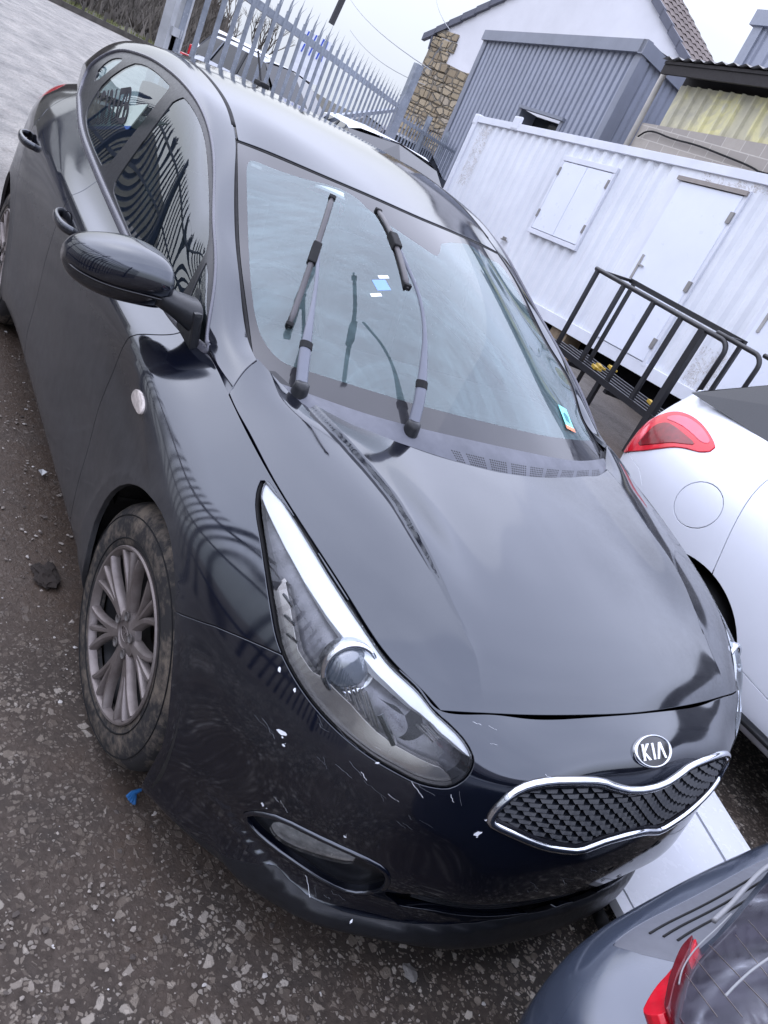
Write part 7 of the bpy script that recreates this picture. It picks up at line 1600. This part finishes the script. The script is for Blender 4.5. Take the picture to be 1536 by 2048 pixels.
gs=Surf(NET);gp2=Patch(gs,0,gs.u1,0,gs.v1,.012);nn=gs.normal(np.array([gs.u1*.3]),np.array([gs.v1*.5]))[0];gp2.flip=1. if nn[0]<0 else -1.
vl=gs.kv[1]+.018
uc=T_GC
gp2.seam(np.array([[-1,-1],[uc,-1],[uc+.03,vl*.5],[uc+.02,vl],[-1,vl+.004]]),.0012,1,0)
panel('bumper_ledge',gp2,[f0 for f0,l in zip(gp2.F,gp2.lab) if l],GPL,gc,-1,.01)
panel('rear_bumper',gp2,[f0 for f0,l in zip(gp2.F,gp2.lab) if not l],GP_,gc,-1,.01)
for k,fr_ in enumerate((.38,.62,.86)):
    us=np.linspace(.25 if k<2 else .4,uc-.03,50);pp=gs(us,np.full(50,gs.kv[1]*fr_));nv=gs.normal(us,np.full(50,gs.kv[1]*fr_))*gp2.flip;b=B();b.tube([tuple(x) for x in pp+nv*.0002],.0022,5);b.build('ledge_rib',RUBBER,gc)
HPL=lambda p,off=0:tuple(np.array(p)+np.array([-.86,-.086,.50])*off)
def hatch(nm,key,m_,off,th=.006,par=None):
    P=[Vector(HPL(p,off)) for p in (chaikin(np.array(GC[key]),2) if key!='hatchlow' else GC[key])];b=B();b.prism(P,Vector((.86,.086,-.50))*th);return b.build(nm,m_,par or gc,bevel=.0015)
hatch('hatch_lower_edge','hatchlow',GP_,0,.02)
hatch('tail_lamp','lamp',WRED,.012,.03);hatch('lamp_dark_band','lampdark',mat('dark red lamp plastic',(.16,.006,.012),.12,spec=.8),.018,.03);hatch('rear_window','glass',mat('smoked rear window',(.060,.056,.075),.10,spec=.6,ior=1.6,var=.5,scale=9),.006,.01)
def stripe(nm,pts,r_,m_,off):
    b=B();b.tube([HPL(p,off) for p in pts],r_,6);return b.build(nm,m_,gc,smooth=True)
stripe('chrome_trim',chaikin(np.array(GC['trim']),2,False),.0045,mat('pale window seal',(.24,.24,.25),.35,spec=.5),.014);stripe('window_seal',chaikin(np.array(GC['seal']),2,False),.0011,MATS['pale window seal'],.014)
for k,q in enumerate(GC['heat']):stripe('heater_line',q,.00035,mat('brown heater line',(.22,.19,.17),.5),.0065)
stripe('wiper_arm',chaikin(np.array(GC['wip']),2,False),.0015,MATS['pale window seal'],.03)
# rest of that car beyond the frame
b=B();P=[(1.24,-.64,.25),(1.24,.98,.25),(1.30,.98,.70),(1.36,.80,.98),(1.36,-.52,.98),(1.30,-.64,.70)]
b.prism([(1.40,-.66,.25),(1.40,.98,.25),(1.40,.98,.80),(1.46,.82,1.0),(1.46,-.50,1.0),(1.40,-.66,.80)] if 0 else [(1.62,-.715,.25),(1.62,.98,.25),(1.62,.99,.76),(1.75,.86,.98),(1.75,-.58,.98),(1.62,-.715,.76)],(3.3,0,0));b.build('body',GP_,gc,bevel=.05)
b=B();b.prism([(1.25,-.40,.74),(1.22,.90,.74),(1.75,.82,1.0),(1.75,-.55,1.0)],(.0,0,.015));b.build('hatch_inner',VOID,gc)
for cx in(2.0,4.3):
    for sd,y in((-1,-.60),(1,.88)):
        b=B();fn=lambda rr,a,h,cx=cx,y=y,sd=sd:(cx+rr*math.cos(a),y+h*sd,.3+rr*math.sin(a));b.lathe([(.19,.08),(.25,.12),(.30,.10),(.30,-.08)],28,fn);w_=b.build('wheel',RUBBER,gc,smooth=True)
# groups for repeats that share a kind
for o in bpy.data.objects:
    if o.parent is None and o.name.startswith('parked_car'):o['group']='cars parked in and around the yard'
    if o.parent is None and o.name.startswith('bare_tree'):o['group']='bare winter trees'
    if o.parent is None and o.name.startswith('wire'):o['group']='overhead wires'
    if o.parent is None and o.name.startswith('yellow_clip'):o['group']='yellow clips on the rack deck'
    if o.parent is None and o.name.startswith('timber_board'):o['group']='timber boards under the rack'
